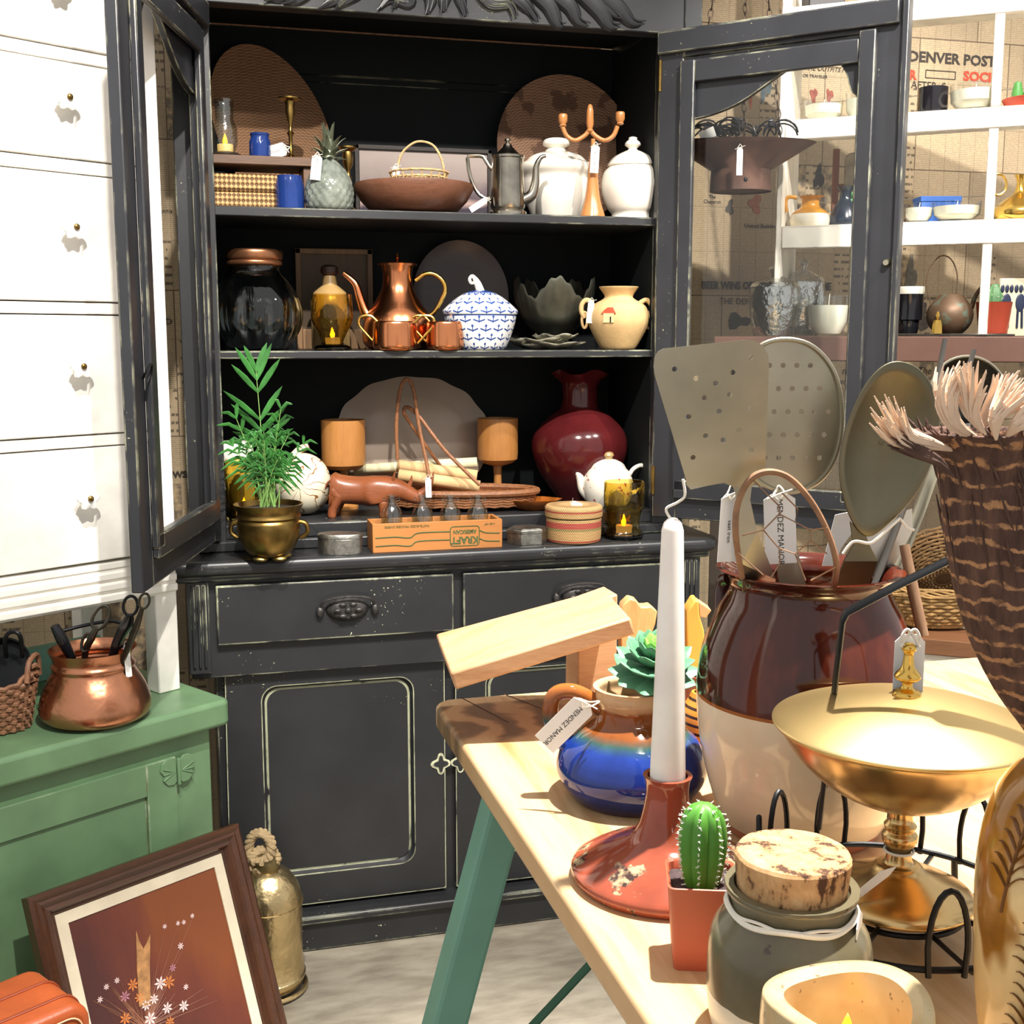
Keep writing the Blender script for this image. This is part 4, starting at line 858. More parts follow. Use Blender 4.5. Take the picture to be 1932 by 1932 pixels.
text('printed_name', 'KRAFT', .0225, GP, fb, UD(ux, .0215), wide=.95, sub=.0003, cuts=.0007); text('printed_name', 'AMERICAN', .0130, GP, fb, UD(ux, .0405), wide=.85, sub=.0003, cuts=.0004)
text('printed_name', 'PASTEURIZED PROCESS CHEESE', .0072, GP, fb, UD(cw*.26, .058), sub=.0003); text('printed_name', '2 LBS. NET', .0055, GP, fb, UD(cw*.9, .056), sub=.0003)
m = M(); q = rr(ux-.034, .008, ux+.034, .053, .007, 4); m.tube([(x, -.0004, z) for x, z in q], .0011, 5, True)
for (o1, o2) in ((.038, .0), (.019, .0)):
    m.tube(cat([(.006, -.0004, o1-.004), (.05, -.0004, o1-.003), (.085, -.0004, o1-.006), (.105, -.0004, o1+.004), (ux-.035, -.0004, o1+.004)], 5), .0013, 5)
    m.tube(cat([(ux+.035, -.0004, o1+.004), (ux+.05, -.0004, o1-.002), (cw-.006, -.0004, o1-.004)], 5), .0013, 5)
obj('printed_ribbon', m, GP, fb)
for i, x in enumerate((738, 796, 849, 901)):
    P = Pix(x, ZC+.006, Y=.062); t = P.thing('glass_bottle', ('first', 'second', 'third', 'fourth')[i]+' clear glass bottle from the left in the wooden crate', 'bottle', 'clear bottles in the crate', .0)
    zt = P.z(934); k_ = 20*P.k
    obj('bottle', M().lathe(shell([(k_*.9, 0), (k_, .004), (k_, zt-.042), (k_*.85, zt-.032), (k_*.5, zt-.020), (k_*.34, zt-.014), (k_*.34, zt-.005), (k_*.44, zt-.004), (k_*.44, zt)], .0015), 28), CLRT, t)
    m = M()
    for s_ in (-1, 1): m.tube(cat([(0, -k_*.36, zt-.016), (s_*k_*.4, -k_*.2, zt-.015), (s_*k_*.75, 0, zt-.012), (s_*k_*.7, 0, zt-.006), (s_*k_*.4, 0, zt-.010)], 3), .0008, 5)
    obj('wire_bail', m, plain('wire', '#9d9a90', .3, 1.), t)
# ---------------------------------------------------------------- potted palm
P = Pix(505, ZC, Y=.005); t = P.thing('potted_palm', 'small green parlour palm in a footed brass pot on the counter', 'plant')
pr = cprof(P.pr([(30, 1043), (44, 1034), (56, 1010), (59, 985), (56, 978), (60, 974), (58, 966), (65, 951)]), 3)
pr = [(r, z*.93+.010) for r, z in pr]
pot = obj('pot', M().lathe(shell(pr, .003), 56), BRASS, t)
for a in (-2.0, -.75, .6, 2.2): obj('foot', M().ball((.034*cos(a), .034*sin(a), .007), (.017, .013, .007), 12, 6), plain('gilt_foot', '#a8935a', .4, 1., .3, 60, .8), pot)
for s_ in (-1, 1): obj('handle', M().tube(cat([(s_*.062, 0, .085), (s_*.080, 0, .080), (s_*.083, 0, .060), (s_*.068, 0, .048)], 4), .005, 8), BRASS, pot)
zs = pr[-1][1]-.012; obj('soil', M().lathe([(0, zs+.006), (.045, zs+.004), (.064, zs), (0, zs-.004)], 28), SOIL, t)
random.seed(7); PG = plain('palm_leaf', '#357030', .42, var=.6, scale=14); PG2 = plain('palm_stalk', '#7fa65a', .5, var=.15)
fr = M(); stm = M()
def frond(base, tip, nl, ll, drop=.3, spread=1.0):
    a = Vector(base); b = Vector(tip); mid = (a+b)/2+Vector((0, 0, .02)); L = cat([a, a.lerp(mid, .6), mid, b], 5); stm.tube(L, [.0016, .0007], 5)
    n_ = len(L); ax = (L[-1]-L[n_//2]).normalized(); side = ax.cross(Vector((0, -1, .25))).normalized()
    for i in range(nl):
        u = i/(nl-1); p = L[min(n_-1, int(n_*.5+u*(n_-1)*.5))]
        for s_ in (-1, 1):
            d = (ax*(.55+.6*u)+side*s_*(1.0-.45*u)*spread+Vector((random.uniform(-.12, .12), random.uniform(-.2, .2), random.uniform(-.1, .1)))).normalized()
            l_ = ll*(.75+.5*sin(pi*(.2+.7*u)))*random.uniform(.85, 1.1); q = p+d*l_*.5+Vector((0, 0, -drop*l_*.08)); e_ = p+d*l_+Vector((0, 0, -drop*l_))
            w_ = ll*.078; fr.tube([p, p.lerp(q, .5), q, q.lerp(e_, .55), e_], [(.0004, w_*.4), (.0006, w_), (.0006, w_*1.1), (.0005, w_*.8), (.0003, .0003)], 5, flat=(0, 1, .3))
b0 = P.L(505, 950)
frond((-.004, 0, zs), P.L(483, 700), 7, .078, .05, .9)
frond((0, .0, zs), P.L(530, 772, -.02), 5, .045, .5); frond((-.008, 0, zs), P.L(446, 790, -.02), 5, .055, .35); frond((.01, 0, zs), P.L(572, 838, -.02), 5, .04, .5)
frond((-.01, 0, zs), P.L(440, 842, -.03), 5, .042, .5); frond((.0, -.01, zs), P.L(498, 830, -.05), 5, .045, .5)
for i in range(26):
    a = random.uniform(0, 2*pi); rr_ = random.uniform(.012, .062); zz_ = random.uniform(P.z(880), P.z(800))
    frond((random.uniform(-.016, .016), random.uniform(-.012, .012), zs), (rr_*cos(a)-.0, rr_*sin(a)*.8-.015, zz_-abs(rr_)*.2), 4, random.uniform(.028, .042), .6)
for i in range(7): stm.tube([(random.uniform(-.02, .03), random.uniform(-.012, .012), zs), (random.uniform(-.03, .04), random.uniform(-.02, .02), P.z(860))], .0013, 5)
obj('fronds', fr, PG, t, ang=0); obj('stalks', stm, PG2, t)
# ================================================================ LEFT SIDE THINGS
HC = plain('hammered_copper', '#c08464', .28, 1., .15, 7, .8, 18, .004)
P = Pix(182, .655, y=1356); t = P.thing('copper_pot', 'hammered copper pot full of black handled tools on the green cabinet', 'pot')
pr = cprof(P.pr([(78, 1368), (96, 1356), (101, 1335), (92, 1300), (78, 1272), (74, 1262), (76, 1254), (72, 1246), (74, 1236), (80, 1222)]), 3)
obj('pot', M().lathe(shell(pr, .0025), 64), HC, t)
price_tag(t, P.L(248, 1222).x, -.03, P.L(248, 1216).z, .013, .062, -.06, None, yaw=.9)
BKP = plain('black_grip', '#15161a', .22); DST = plain('dark_steel', '#4a463f', .35, .9, .3, 30)
def inpot(name, lab, cat_, pts, rads, mat, extra=None):
    w0 = P.L(*pts[0]); tt = P.thing(name, lab, cat_); q = [P.L(*p) for p in pts]
    obj('handle', M().tube(cat(q, 5), rads, 10), mat, tt)
    if extra: extra(tt)
    return tt
def blade(tt): obj('shaft', M().tube([P.L(135, 1228, -.03), P.L(170, 1330, .0)], .004, 6), DST, tt)
inpot('ladle', 'fat black handled ladle at the left of the copper pot', 'ladle', [(103, 1180, -.05), (116, 1205, -.045), (134, 1238, -.03)], [.008, .011, .009], BKP, blade)
def loop(tt):
    obj('finger_loop', M().tube([P.L(190+15*cos(a)*.9+10*sin(a), 1165+4*cos(a)-22*sin(a), -.05) for a in [i*2*pi/24 for i in range(24)]], .0032, 8, True), DST, tt)
    obj('finger_loop', M().tube([P.L(163+8*cos(a)+5*sin(a), 1212+2*cos(a)-17*sin(a), -.04) for a in [i*2*pi/24 for i in range(24)]], .003, 8, True), DST, tt)
inpot('tongs', 'old metal looped tongs in the middle of the copper pot', 'tongs', [(183, 1184, -.05), (172, 1205, -.045), (160, 1240, -.03), (170, 1320, 0)], [.005, .007, .006, .003], DST, loop)
def lp2(tt): obj('hanging_loop', M().tube([P.L(246+13*cos(a)+4*sin(a), 1143+4*cos(a)-18*sin(a), -.07) for a in [i*2*pi/24 for i in range(24)]], .003, 8, True), IRON, tt)
inpot('skillet_handle', 'broad black cast handle with hanging loop at the right of the copper pot', 'pan', [(244, 1160, -.068), (238, 1180, -.06), (222, 1212, -.045), (205, 1260, -.02)], [(.004, .008), (.006, .015), (.005, .012), .005], BKP, lp2)
def lp3(tt): obj('hanging_loop', M().tube([P.L(272+9*cos(a)+4*sin(a), 1134+3*cos(a)-14*sin(a), -.075) for a in [i*2*pi/24 for i in range(24)]], .0025, 8, True), DST, tt)
inpot('scoop', 'grey metal handled scoop leaning right out of the copper pot', 'scoop', [(268, 1148, -.073), (258, 1180, -.065), (240, 1225, -.045), (215, 1280, -.01)], [.004, .006, .006, .004], DST, lp3)
inpot('black_ring_tool', 'black ring shaped pan rim lying in the copper pot', 'pan', [(112, 1192, .03), (160, 1180, .05), (215, 1172, .05), (246, 1190, .03), (240, 1215, .0), (215, 1225, .02)], [.0035], IRON)
# wicker basket
P = Pix(-14, .655, y=1374); t = P.thing('wicker_basket', 'brown willow basket at the left end of the green cabinet holding a black pan', 'basket')
WIL = plain('willow', '#8a6046', .6, var=.35, scale=50, bump=.5, bscale=160)
m = M(); R0, R1 = 64*P.k, 84*P.k; zr = P.z(1290); random.seed(3)
for q in range(11):
    u = q/10; r_ = R0+(R1-R0)*u; z_ = .006+u*zr
    m.tube([((r_+.004*(-1)**(i+q))*cos(i*2*pi/40), (r_+.004*(-1)**(i+q))*sin(i*2*pi/40)*.8, z_+.03*u*u*max(0, cos(2*i*2*pi/40))**2+random.uniform(-.001, .001)) for i in range(40)], .0048, 6, True)
for i in range(20): a = i*pi/10; m.tube([(R0*cos(a), R0*sin(a)*.8, .002), (R1*cos(a), R1*sin(a)*.8, zr)], .0035, 6)
m.lathe([(0, .002), (R0, .002), (R0, .008), (0, .008)], 40, sy=.8)
obj('woven_body', m, WIL, t); obj('handle', M().tube(cat([(R1*.98, -.03, zr+.01), (R1*1.0, -.02, zr+.045), (R1*1.0, .02, zr+.05), (R1*.98, .03, zr+.01)], 6), .005, 8), WIL, t)
P2 = P; tt = P.thing('cast_iron_pan', 'black iron pan with two handle loops sticking up inside the willow basket', 'pan')
obj('pan', M().lathe([(0, .0), (.05, 0), (.056, .02), (.053, .02), (.048, .004), (0, .004)], 36, mx=Matrix.Translation(P.L(10, 1262, .0)) @ Matrix.Rotation(1.1, 4, 'X')), IRON, tt)
obj('handle', M().tube(cat([P.L(12, 1240, -.01), P.L(10, 1205, -.03), P.L(22, 1192, -.03), P.L(38, 1200, -.03), P.L(42, 1240, -.01)], 5), .004, 8), IRON, tt)
# painting
Gw = PZ(437, 1318, .655); AX = Matrix.Rotation(AN, 4, 'Z')
def gl(t_, n_, z_): return Vector((Gw.x, Gw.y, 0))+tv*t_+nv*n_+Vector((0, 0, z_))
top = PP(437, 1555, gl(0, -.045, 0), nv); tR = (top-gl(0, 0, 0)).dot(tv); zt = top.z-ZF
tl = PP(40, 1700, gl(0, -.045, 0), nv); tL = (tl-gl(0, 0, 0)).dot(tv); fwid = tR-tL
lean = .36; hgt = zt/cos(lean); base = gl(tL, -.045-zt*math.tan(lean), ZF)
PT = thing('framed_painting', 'still life of dry flowers in a dark wood frame leaning on the green cabinet', 'painting', base, AN)
TL = Matrix.Rotation(-lean, 4, 'X'); 
hgt = hgt
FRW = wood('frame_wood', '#54321f', '#352015', .32, 0, dark='#25160f'); FRW2 = wood('frame_wood_upright', '#54321f', '#352015', .32, 2, dark='#25160f')
prof = [(0, .0), (0, .026), (.006, .031), (.013, .027), (.018, .030), (.026, .024), (.033, .026), (.040, .014), (.044, .014), (.046, 0)]  # inset, height toward viewer
def mould(a, b, inx, iny, mat):
    m = M(); ax = (b[0]-a[0], b[1]-a[1]); L_ = math.hypot(*ax); d = (ax[0]/L_, ax[1]/L_); vs = []
    for end, s_ in ((a, 1), (b, -1)):
        for q, hq in prof: vs.append((end[0]+s_*d[0]*q+inx*q, -hq, end[1]+s_*d[1]*q+iny*q))
    n_ = len(prof); m.add(vs, [(i, i+1, n_+i+1, n_+i) for i in range(n_-1)]+[(n_-1, 0, n_, 2*n_-1)], TL); return obj('frame_side', m, mat, PT, ang=20)
mould((0, hgt), (fwid, hgt), 0, -1, FRW); mould((fwid, 0), (0, 0), 0, 1, FRW); mould((0, 0), (0, hgt), 1, 0, FRW2); mould((fwid, hgt), (fwid, 0), -1, 0, FRW2)
i0, i1 = .045, .066
m = M()
for x0, z0, x1, z1 in ((i0, hgt-i1, fwid-i0, hgt-i0), (i0, i0, fwid-i0, i1), (i0, i1, i1, hgt-i1), (fwid-i1, i1, fwid-i0, hgt-i1)): m.box((x0, -.012, z0), (x1, -.002, z1), TL)
obj('linen_liner', m, plain('linen', '#d9cdb4', .85, bump=.3, bscale=400), PT, ang=0)
tc = new('dusky_canvas'); 
n1 = tc.noise(6, 4, (2.5, 1, .6)); x_, y_, z_ = tc.sep()
g = tc.math('ADD', tc.math('MULTIPLY', x_, 1.5), tc.math('ADD', tc.math('MULTIPLY', z_, 1.2), tc.math('MULTIPLY', n1, .35)))
CAN = tc.bsdf(tc.ramp(g, [(.2, '#341b1a'), (.65, '#4a2420'), (.85, '#663021'), (1., '#7d421f')]), .35, 0., tc.noise(200, 2), .2)
obj('canvas', M().box((i1-.004, -.009, i1-.004), (fwid-i1+.004, -.001, hgt-i1+.004), TL), CAN, PT, ang=0)
fcx = fwid*.5; random.seed(11)
def sh2(px, py): q = PP(px, py, PT.location+Vector((0, 0, 0))-(AX @ TL @ Vector((0, .009, 0))), (AX @ TL @ Vector((0, 1, 0)))); q = (AX @ TL).inverted() @ (q-PT.location); return q.x, q.z
PCOL = [plain('petal_white', '#e0c3c0', .5), plain('petal_orange', '#c0723c', .5), plain('petal_mauve', '#a8707c', .5)]
def flower(cx, cz, r, mt):
    m = M()
    for k_ in range(7):
        a = k_*2*pi/7+cx*40; m.add([(cx, -.0098, cz), (cx+r*.6*cos(a-.3), -.0102, cz+r*.6*sin(a-.3)), (cx+r*cos(a), -.0104, cz+r*sin(a)), (cx+r*.6*cos(a+.3), -.0102, cz+r*.6*sin(a+.3))], [(0, 1, 2, 3)], TL)
    obj('painted_flower', m, mt, PT, ang=0, solid=.0006)
for (x, y, r, c_) in ((250, 1858, .012, 1), (302, 1855, .013, 0), (318, 1853, .013, 1), (220, 1850, .006, 0), (200, 1862, .006, 0), (235, 1880, .011, 2), (262, 1882, .010, 1), (290, 1885, .010, 0), (275, 1897, .010, 0), (315, 1902, .011, 0), (346, 1898, .011, 0), (236, 1922, .012, 1), (283, 1922, .013, 0), (325, 1826, .008, 2), (350, 1862, .006, 0), (310, 1748, .005, 0), (335, 1742, .005, 0), (346, 1740, .005, 0), (362, 1728, .005, 0), (340, 1785, .007, 0), (188, 1886, .006, 0), (320, 1928, .01, 1)):
    fx, fz = sh2(x, y); flower(fx, fz, r, PCOL[c_])
m = M()
for i in range(46):
    ang_ = random.uniform(-1.25, 1.25); L_ = random.uniform(40, 110)*(1 if ang_ < .2 else 1.3); x1_, y1_ = 275+L_*sin(ang_), 1935-L_*cos(ang_)*1.05
    a = sh2(275+random.uniform(-8, 8), 1940); b = sh2(x1_, y1_); m.tube([TL @ Vector((a[0], -.0096, a[1])), TL @ Vector((b[0], -.0096, b[1]))], [.0009, .0003], 4)
for (x0, y0, x1, y1) in ((275, 1935, 310, 1750), (275, 1935, 335, 1745), (275, 1935, 365, 1728), (275, 1935, 345, 1790)):
    a = sh2(x0, y0); b = sh2(x1, y1); m.tube([TL @ Vector((a[0], -.0096, a[1])), TL @ Vector((b[0], -.0096, b[1]))], [.0008, .0003], 4)
obj('painted_stems', m, plain('stem_paint', '#8a5a44', .5), PT, ang=0)
m = M(); pts = [sh2(*q) for q in ((262, 1900), (258, 1830), (256, 1755), (262, 1775), (270, 1790), (276, 1780), (283, 1762), (282, 1830), (284, 1895))]
m.prism(pts, -.0104, -.0092, TL); obj('painted_driftwood', m, plain('driftwood_paint', '#a87a4c', .5, var=.4, scale=60), PT, ang=0)
# gold bell jug with rope
P = Pix(511, ZF, y=1866); t = P.thing('brass_bell_jug', 'tall dented gold metal bell shaped jug with a rope loop on the floor', 'jug')
gd = plain('dented_gold', '#cbb588', .34, 1., .25, 9, 1., 22, .006)
pr = cprof(P.pr([(40, 1892), (58, 1876), (66, 1858), (63, 1848), (61, 1800), (62, 1740), (62, 1700), (55, 1672), (38, 1646), (24, 1638)]), 4)
obj('body', M().lathe([(0, 0)]+pr+[(0, pr[-1][1])], 64), gd, t)
obj('seam_band', M().tube([(63.5*P.k*cos(i*pi/24), 63.5*P.k*sin(i*pi/24), P.z(1702)) for i in range(48)], .002, 6, True), gd, t)
obj('foot_band', M().tube([(66*P.k*cos(i*pi/24), 66*P.k*sin(i*pi/24), P.z(1858)) for i in range(48)], .005, 8, True), gd, t)
RP = plain('rope', '#a08a66', .85, var=.25, scale=60, bump=.8, bscale=250)
m = M(); mid = cat([P.L(478, 1632), P.L(470, 1600), P.L(478, 1575), P.L(498, 1570), P.L(514, 1585), P.L(512, 1608), P.L(492, 1618), P.L(478, 1612), P.L(492, 1600), P.L(512, 1604), P.L(522, 1620), P.L(508, 1634), P.L(488, 1634)], 7)
mid = [p+Vector((0, -.012+.010*math.sin(i*.12), 0)) for i, p in enumerate(mid)]
for s_ in range(3):
    m.tube([p+Vector((.0052*cos(i*.75+s_*2.09), .0052*sin(i*.75+s_*2.09), .003*sin(i*.75+s_*2.09))) for i, p in enumerate(mid)], .0068, 8)
obj('rope_loop', m, RP, t)
obj('neck_cap', M().lathe([(0, 0), (.026, 0), (.030, .016), (.024, .034), (.014, .044), (0, .046)], 28, c=(0, 0, pr[-1][1]-.002)), plain('olive_metal', '#7a6b48', .45, .8, .2, 20), t)
# suitcase corner
sp = PP(40, 1838, gl(0, -.34, 0), nv); sl = (sp-gl(0, 0, 0)).dot(tv)
SC = thing('leather_suitcase', 'orange brown leather suitcase in the bottom left corner in front of the painting', 'suitcase', gl(sl+.035, -.36, ZF), AN)
hs = sp.z-ZF; LE = plain('orange_leather', '#97461f', .38, var=.15, scale=14, bump=.25, bscale=180)
obj('case', M().prism(rr(-.45, 0, 0, hs, .03, 6), -.12, .03), LE, SC, .012).modifiers['b'].segments = 3
m = M()
for y in (-.085, -.03): m.prism(rr(-.452, -.002, .002, hs+.002, .03, 6), y, y+.006)
obj('piping', m, plain('dark_leather', '#7d3418', .4), SC, .001)
obj('stitching', M().tube([(x, -.121, z) for x, z in rr(-.435, .015, -.015, hs-.015, .022, 6)], .0012, 5, True), plain('stitch', '#e3b48c', .8), SC)
# ================================================================ FOREGROUND TABLE THINGS
ZT = .90
# tilted plank on a block
c0 = PZ(822, 1196, .990); c1 = PZ(1140, 1110, 1.052); c2 = PZ(1190, 1165, 1.052); c3 = PZ(850, 1270, .990)
t = thing('wooden_plank_stand', 'tilted thick pine plank propped on a block at the back corner of the table', 'stand', (c3.x, c3.y, ZT))
PLK = wood('plank_wood', '#cda27a', '#b08058', .5, 0)
dn = (c1-c0).cross(c3-c0).normalized(); dn = dn if dn.z < 0 else -dn; o_ = Vector((c3.x, c3.y, ZT))
m = M().add([q-o_ for q in (c0, c1, c2, c3)]+[q-o_+dn*.022 for q in (c0, c1, c2, c3)], [(0, 3, 2, 1), (4, 5, 6, 7), (0, 1, 5, 4), (1, 2, 6, 5), (2, 3, 7, 6), (3, 0, 4, 7)])
obj('plank', m, PLK, t, .003, ang=30)
b0 = PZ(1090, 1322, ZT); 
zu = lambda X: .99+(.062)*(X-c3.x)/(c2.x-c3.x)-.0225
x0, x1, y0, y1 = b0.x, b0.x+.055, b0.y-.0, b0.y+.055
m = M().add([(x0-o_.x, y0-o_.y, 0), (x1-o_.x, y0-o_.y, 0), (x1-o_.x, y1-o_.y, 0), (x0-o_.x, y1-o_.y, 0), (x0-o_.x, y0-o_.y, zu(x0)-ZT), (x1-o_.x, y0-o_.y, zu(x1)-ZT), (x1-o_.x, y1-o_.y, zu(x1)-ZT), (x0-o_.x, y1-o_.y, zu(x0)-ZT)], [(0, 3, 2, 1), (4, 5, 6, 7), (0, 1, 5, 4), (1, 2, 6, 5), (2, 3, 7, 6), (3, 0, 4, 7)])
obj('block', m, PLK, t, .002, ang=30)
# small cut wooden blocks behind the jug
YB = PZ(1210, 1318, ZT).y; YB = max(YB, -1.16)
P = Pix(1212, ZT, Y=-1.135); t = P.thing('wavy_wood_block', 'pale wooden block with a wavy cut outline behind the succulent', 'block')
pts = [P.L(x, y) for x, y in ((1172, 1318), (1172, 1180), (1176, 1155), (1190, 1142), (1203, 1146), (1212, 1158), (1222, 1158), (1230, 1156), (1242, 1166), (1238, 1190), (1232, 1205), (1236, 1318))]
zmn = min(p.z for p in pts); obj('block', M().prism([(p.x, p.z-zmn) for p in pts], -.0, .045, Matrix.Rotation(-.1, 4, 'X')), wood('pale_wood', '#d8aa72', '#bd8850', .5, 2), t, .002)
P = Pix(1316, ZT, Y=-1.14); t = P.thing('yellow_wood_block', 'yellow painted notched wooden block beside the rim of the brown crock', 'block')
pts = [P.L(x, y) for x, y in ((1296, 1318), (1296, 1172), (1304, 1160), (1310, 1150), (1318, 1150), (1320, 1178), (1328, 1206), (1330, 1240), (1322, 1250), (1332, 1318))]
zmn = min(p.z for p in pts); obj('block', M().prism([(p.x, p.z-zmn) for p in pts], -.0, .04), plain('yellow_paint', '#dba64a', .5), t, .002)
obj('end_cap', M().prism([(P.L(x, y).x, P.L(x, y).z-zmn) for x, y in ((1318, 1152), (1342, 1168), (1332, 1182), (1320, 1180))], .0, .03), plain('raw_wood', '#d0a070', .6), t, .001)
# blue jug
P = Pix(1191, ZT, y=1500); t = P.thing('blue_glazed_jug', 'squat cobalt blue and brown stoneware jug with handle holding the succulent', 'jug')
pr = cprof(P.pr([(108, 1502), (118, 1492), (138, 1462), (141, 1436), (126, 1400), (92, 1368), (68, 1350), (64, 1332), (70, 1316), (70, 1300), (74, 1294)]), 4); zt = pr[-1][1]
zz = lambda y: P.z(y)
fz = lambda y: (P.z(y)-P.z(1502))*zt/(P.z(1294)-P.z(1502))
JG = bands('jug_glaze', [(0, '#3a2c3c'), (.010, '#121c4c'), (fz(1450), '#14256a'), (fz(1392), '#193482'), (fz(1378), '#31504a'), (fz(1366), '#7d451c'), (fz(1332), '#8f4e22'), (fz(1326), '#bf9a72'), (zt, '#d0ae86')], rough=.07, wob=.007, grad=True)
JGH = bands('jug_handle_glaze', [(0, '#172c7a'), (zt*.58, '#1b3c9a'), (zt*.70, '#31504a'), (zt*.80, '#8a4a1e'), (zt*1.1, '#a0602a')], rough=.07, wob=.01, grad=True)
obj('body', M().lathe(shell(pr, .005), 72, fn=lambda r, z, a: (r*(1+.006*sin(z*520)*(zt*.3 < z < zt*.7)), z)), JG, t, ang=60)
obj('handle', M().tube(cat([P.L(1136, 1338), P.L(1112, 1318), P.L(1078, 1304), P.L(1048, 1310), P.L(1038, 1340), P.L(1046, 1372), P.L(1068, 1400)], 6), [.009, .0085, .0085, .0085, .0085, .009, .011], 12), JGH, t)
price_tag(t, P.L(1096, 1328, -.03).x, P.L(1096, 1328, -.03).y-.012, P.L(1096, 1328, -.03).z, .026, .062, .75, 'MENDEZ MANOR', yaw=-.15, loop=(.01, .01))
# succulent
q0 = P.L(1234, 1270); SU = thing('succulent', 'pale green artificial rosette succulent resting in the mouth of the blue jug', 'succulent', P.p+Matrix.Rotation(-YAW, 3, 'Z') @ q0, -YAW)
SG = plain('succulent_leaf', '#5a8f6c', .45, var=.3, scale=10); SG2 = plain('succulent_heart', '#8ed060', .45, var=.15, scale=10)
tilt_ = Matrix.Rotation(.32, 4, 'X')
for ring, (n_, ln, el, mt) in enumerate(((10, .048, -.12, SG), (10, .045, .22, SG), (9, .039, .52, SG), (8, .033, .78, SG), (6, .026, .9, SG2), (5, .017, 1.15, SG2))):
    for i in range(n_):
        a = 2*pi*(i+.5*(ring % 2))/n_; d = Vector((cos(a)*cos(el), sin(a)*cos(el), sin(el))); up_ = Vector((-cos(a)*sin(el), -sin(a)*sin(el), cos(el)))
        L_ = [tilt_ @ (Vector((0, 0, ring*.005))+d*ln*u+up_*(ln*.22*u*u)) for u in (0, .2, .45, .7, .88, 1)]
        obj('leaf', M().tube(L_, [(.002, ln*.12), (.0025, ln*.24), (.003, ln*.33), (.0028, ln*.31), (.002, ln*.17), (.0004, .0006)], 8, flat=tuple(tilt_ @ up_)), mt, SU)
obj('stem', M().tube([(0, 0, 0), (-.01, .0, -.04)], .005, 8), SG, SU)
# striped vase and little brown bowl behind
P = Pix(1322, ZT, y=1436); STR = new('orange_stripes'); x_, y_, z_ = STR.sep()
sm = STR.math('GREATER_THAN', STR.math('SINE', STR.math('ADD', STR.math('MULTIPLY', z_, 700.), STR.math('MULTIPLY', x_, 110.))), .45)
SM = STR.bsdf(STR.mix(sm, '#d98a35', '#3a241c'), .25)
lathe_thing('striped_vase', 'orange and black striped pottery vase half hidden behind the white candle', 'vase', P, cprof([(30, 1460), (38, 1440), (44, 1400), (40, 1350), (26, 1320), (20, 1305)], 3), SM, hollow=.003)
P = Pix(1318, ZT, y=1375); lathe_thing('brown_cup', 'small plain brown cup behind the striped vase', 'cup', P, cprof([(20, 1376), (26, 1360), (30, 1320), (30, 1272)], 3), plain('brown_glaze', '#8a5240', .3), hollow=.003)
# candlestick and taper
P = Pix(1256, ZT, y=1655); t = P.thing('pottery_candlestick', 'rust red glazed pottery candlestick with black blotches and wide saucer base', 'candlestick')
rc = new('rust_glaze'); nb = rc.noise(17, 5, (1, 1, 1), .65); x_, y_, z_ = rc.sep()
bl = rc.math('MULTIPLY', rc.ramp(nb, [(.49, 0.), (.515, 1.)]), rc.math('LESS_THAN', z_, .032))
bl2 = rc.ramp(rc.noise(120, 3), [(.4, '#b59a78'), (.55, '#3c2c28')])
base_ = rc.ramp(rc.noise(25, 3), [(.3, '#84402d'), (.7, '#9c4c36')])
RG = rc.bsdf(rc.mix(bl, base_, bl2), .09)
pr = cprof(P.pr([(168, 1662), (178, 1650), (178, 1642), (172, 1634), (120, 1606), (72, 1584), (56, 1566), (46, 1535), (40, 1500), (41, 1475), (46, 1462)]), 4)
ztop = pr[-1][1]; obj('holder', M().lathe([(0, 0)]+pr+[(pr[-1][0]-.004, ztop), (pr[-1][0]-.004, ztop-.03), (0, ztop-.03)], 72), RG, t)
tt = thing('taper_candle', 'tall white taper candle with long wick standing in the pottery candlestick', 'candle', P.p+Vector((0, 0, ztop-.029)), -YAW)
hz = P.z(978)-ztop+.029; kx = P.k
obj('wax', M().lathe([(0, 0), (34*kx, 0), (34*kx, hz*.05), (20*kx, hz*.96), (16*kx, hz*.985), (8*kx, hz), (0, hz)], 40), plain('white_wax', '#f4efe8', .35, **{'Subsurface Weight': .1}), tt)
obj('wick', M().tube(cat([(0, 0, hz-.003), (-.006, 0, hz+.008), (.004, 0, hz+.014), (.010, 0, hz+.020), (.008, 0, hz+.034)], 5), .0012, 6), TWINE, tt)
# potted cactus
P = Pix(1320, ZT, y=1806); t = P.thing('potted_cactus', 'small ribbed green cactus in a square terracotta coloured plastic pot', 'cactus', rz=-.08)
PPM = plain('terracotta_plastic', '#b0553b', .5, var=.05); zt = P.z(1650)
ht_, hb_ = .0262, .0215; m = M(); vs = []
for z, h_ in ((0, hb_), (zt-.002, ht_), (zt, ht_+.0012), (zt+.0005, ht_), (zt-.001, ht_-.0015), (zt-.012, ht_-.003)):
    for x, y in rr(-h_, -h_, h_, h_, h_*.22, 4): vs.append((x, y, z))
n_ = 20; fs = [(r_*n_+i, r_*n_+(i+1) % n_, (r_+1)*n_+(i+1) % n_, (r_+1)*n_+i) for r_ in range(5) for i in range(n_)]+[tuple(range(n_))[::-1]]
m.add(vs, fs); obj('pot', m, PPM, t)
obj('soil', M().prism([(x, y) for x, y in rr(-ht_+.002, -ht_+.002, ht_-.002, ht_-.002, .005, 4)], zt-.013, zt-.007, FLIP), plain('gravel', '#3a2b2c', .8, 0, .6, 200, 1., 260), t)
ch = P.z(1515)-zt+.008; crr = 46*P.k
cp_ = cprof([(crr*.72, 0), (crr*.9, ch*.25), (crr, ch*.55), (crr*.86, ch*.82), (crr*.5, ch*.96), (crr*.12, ch)], 4)
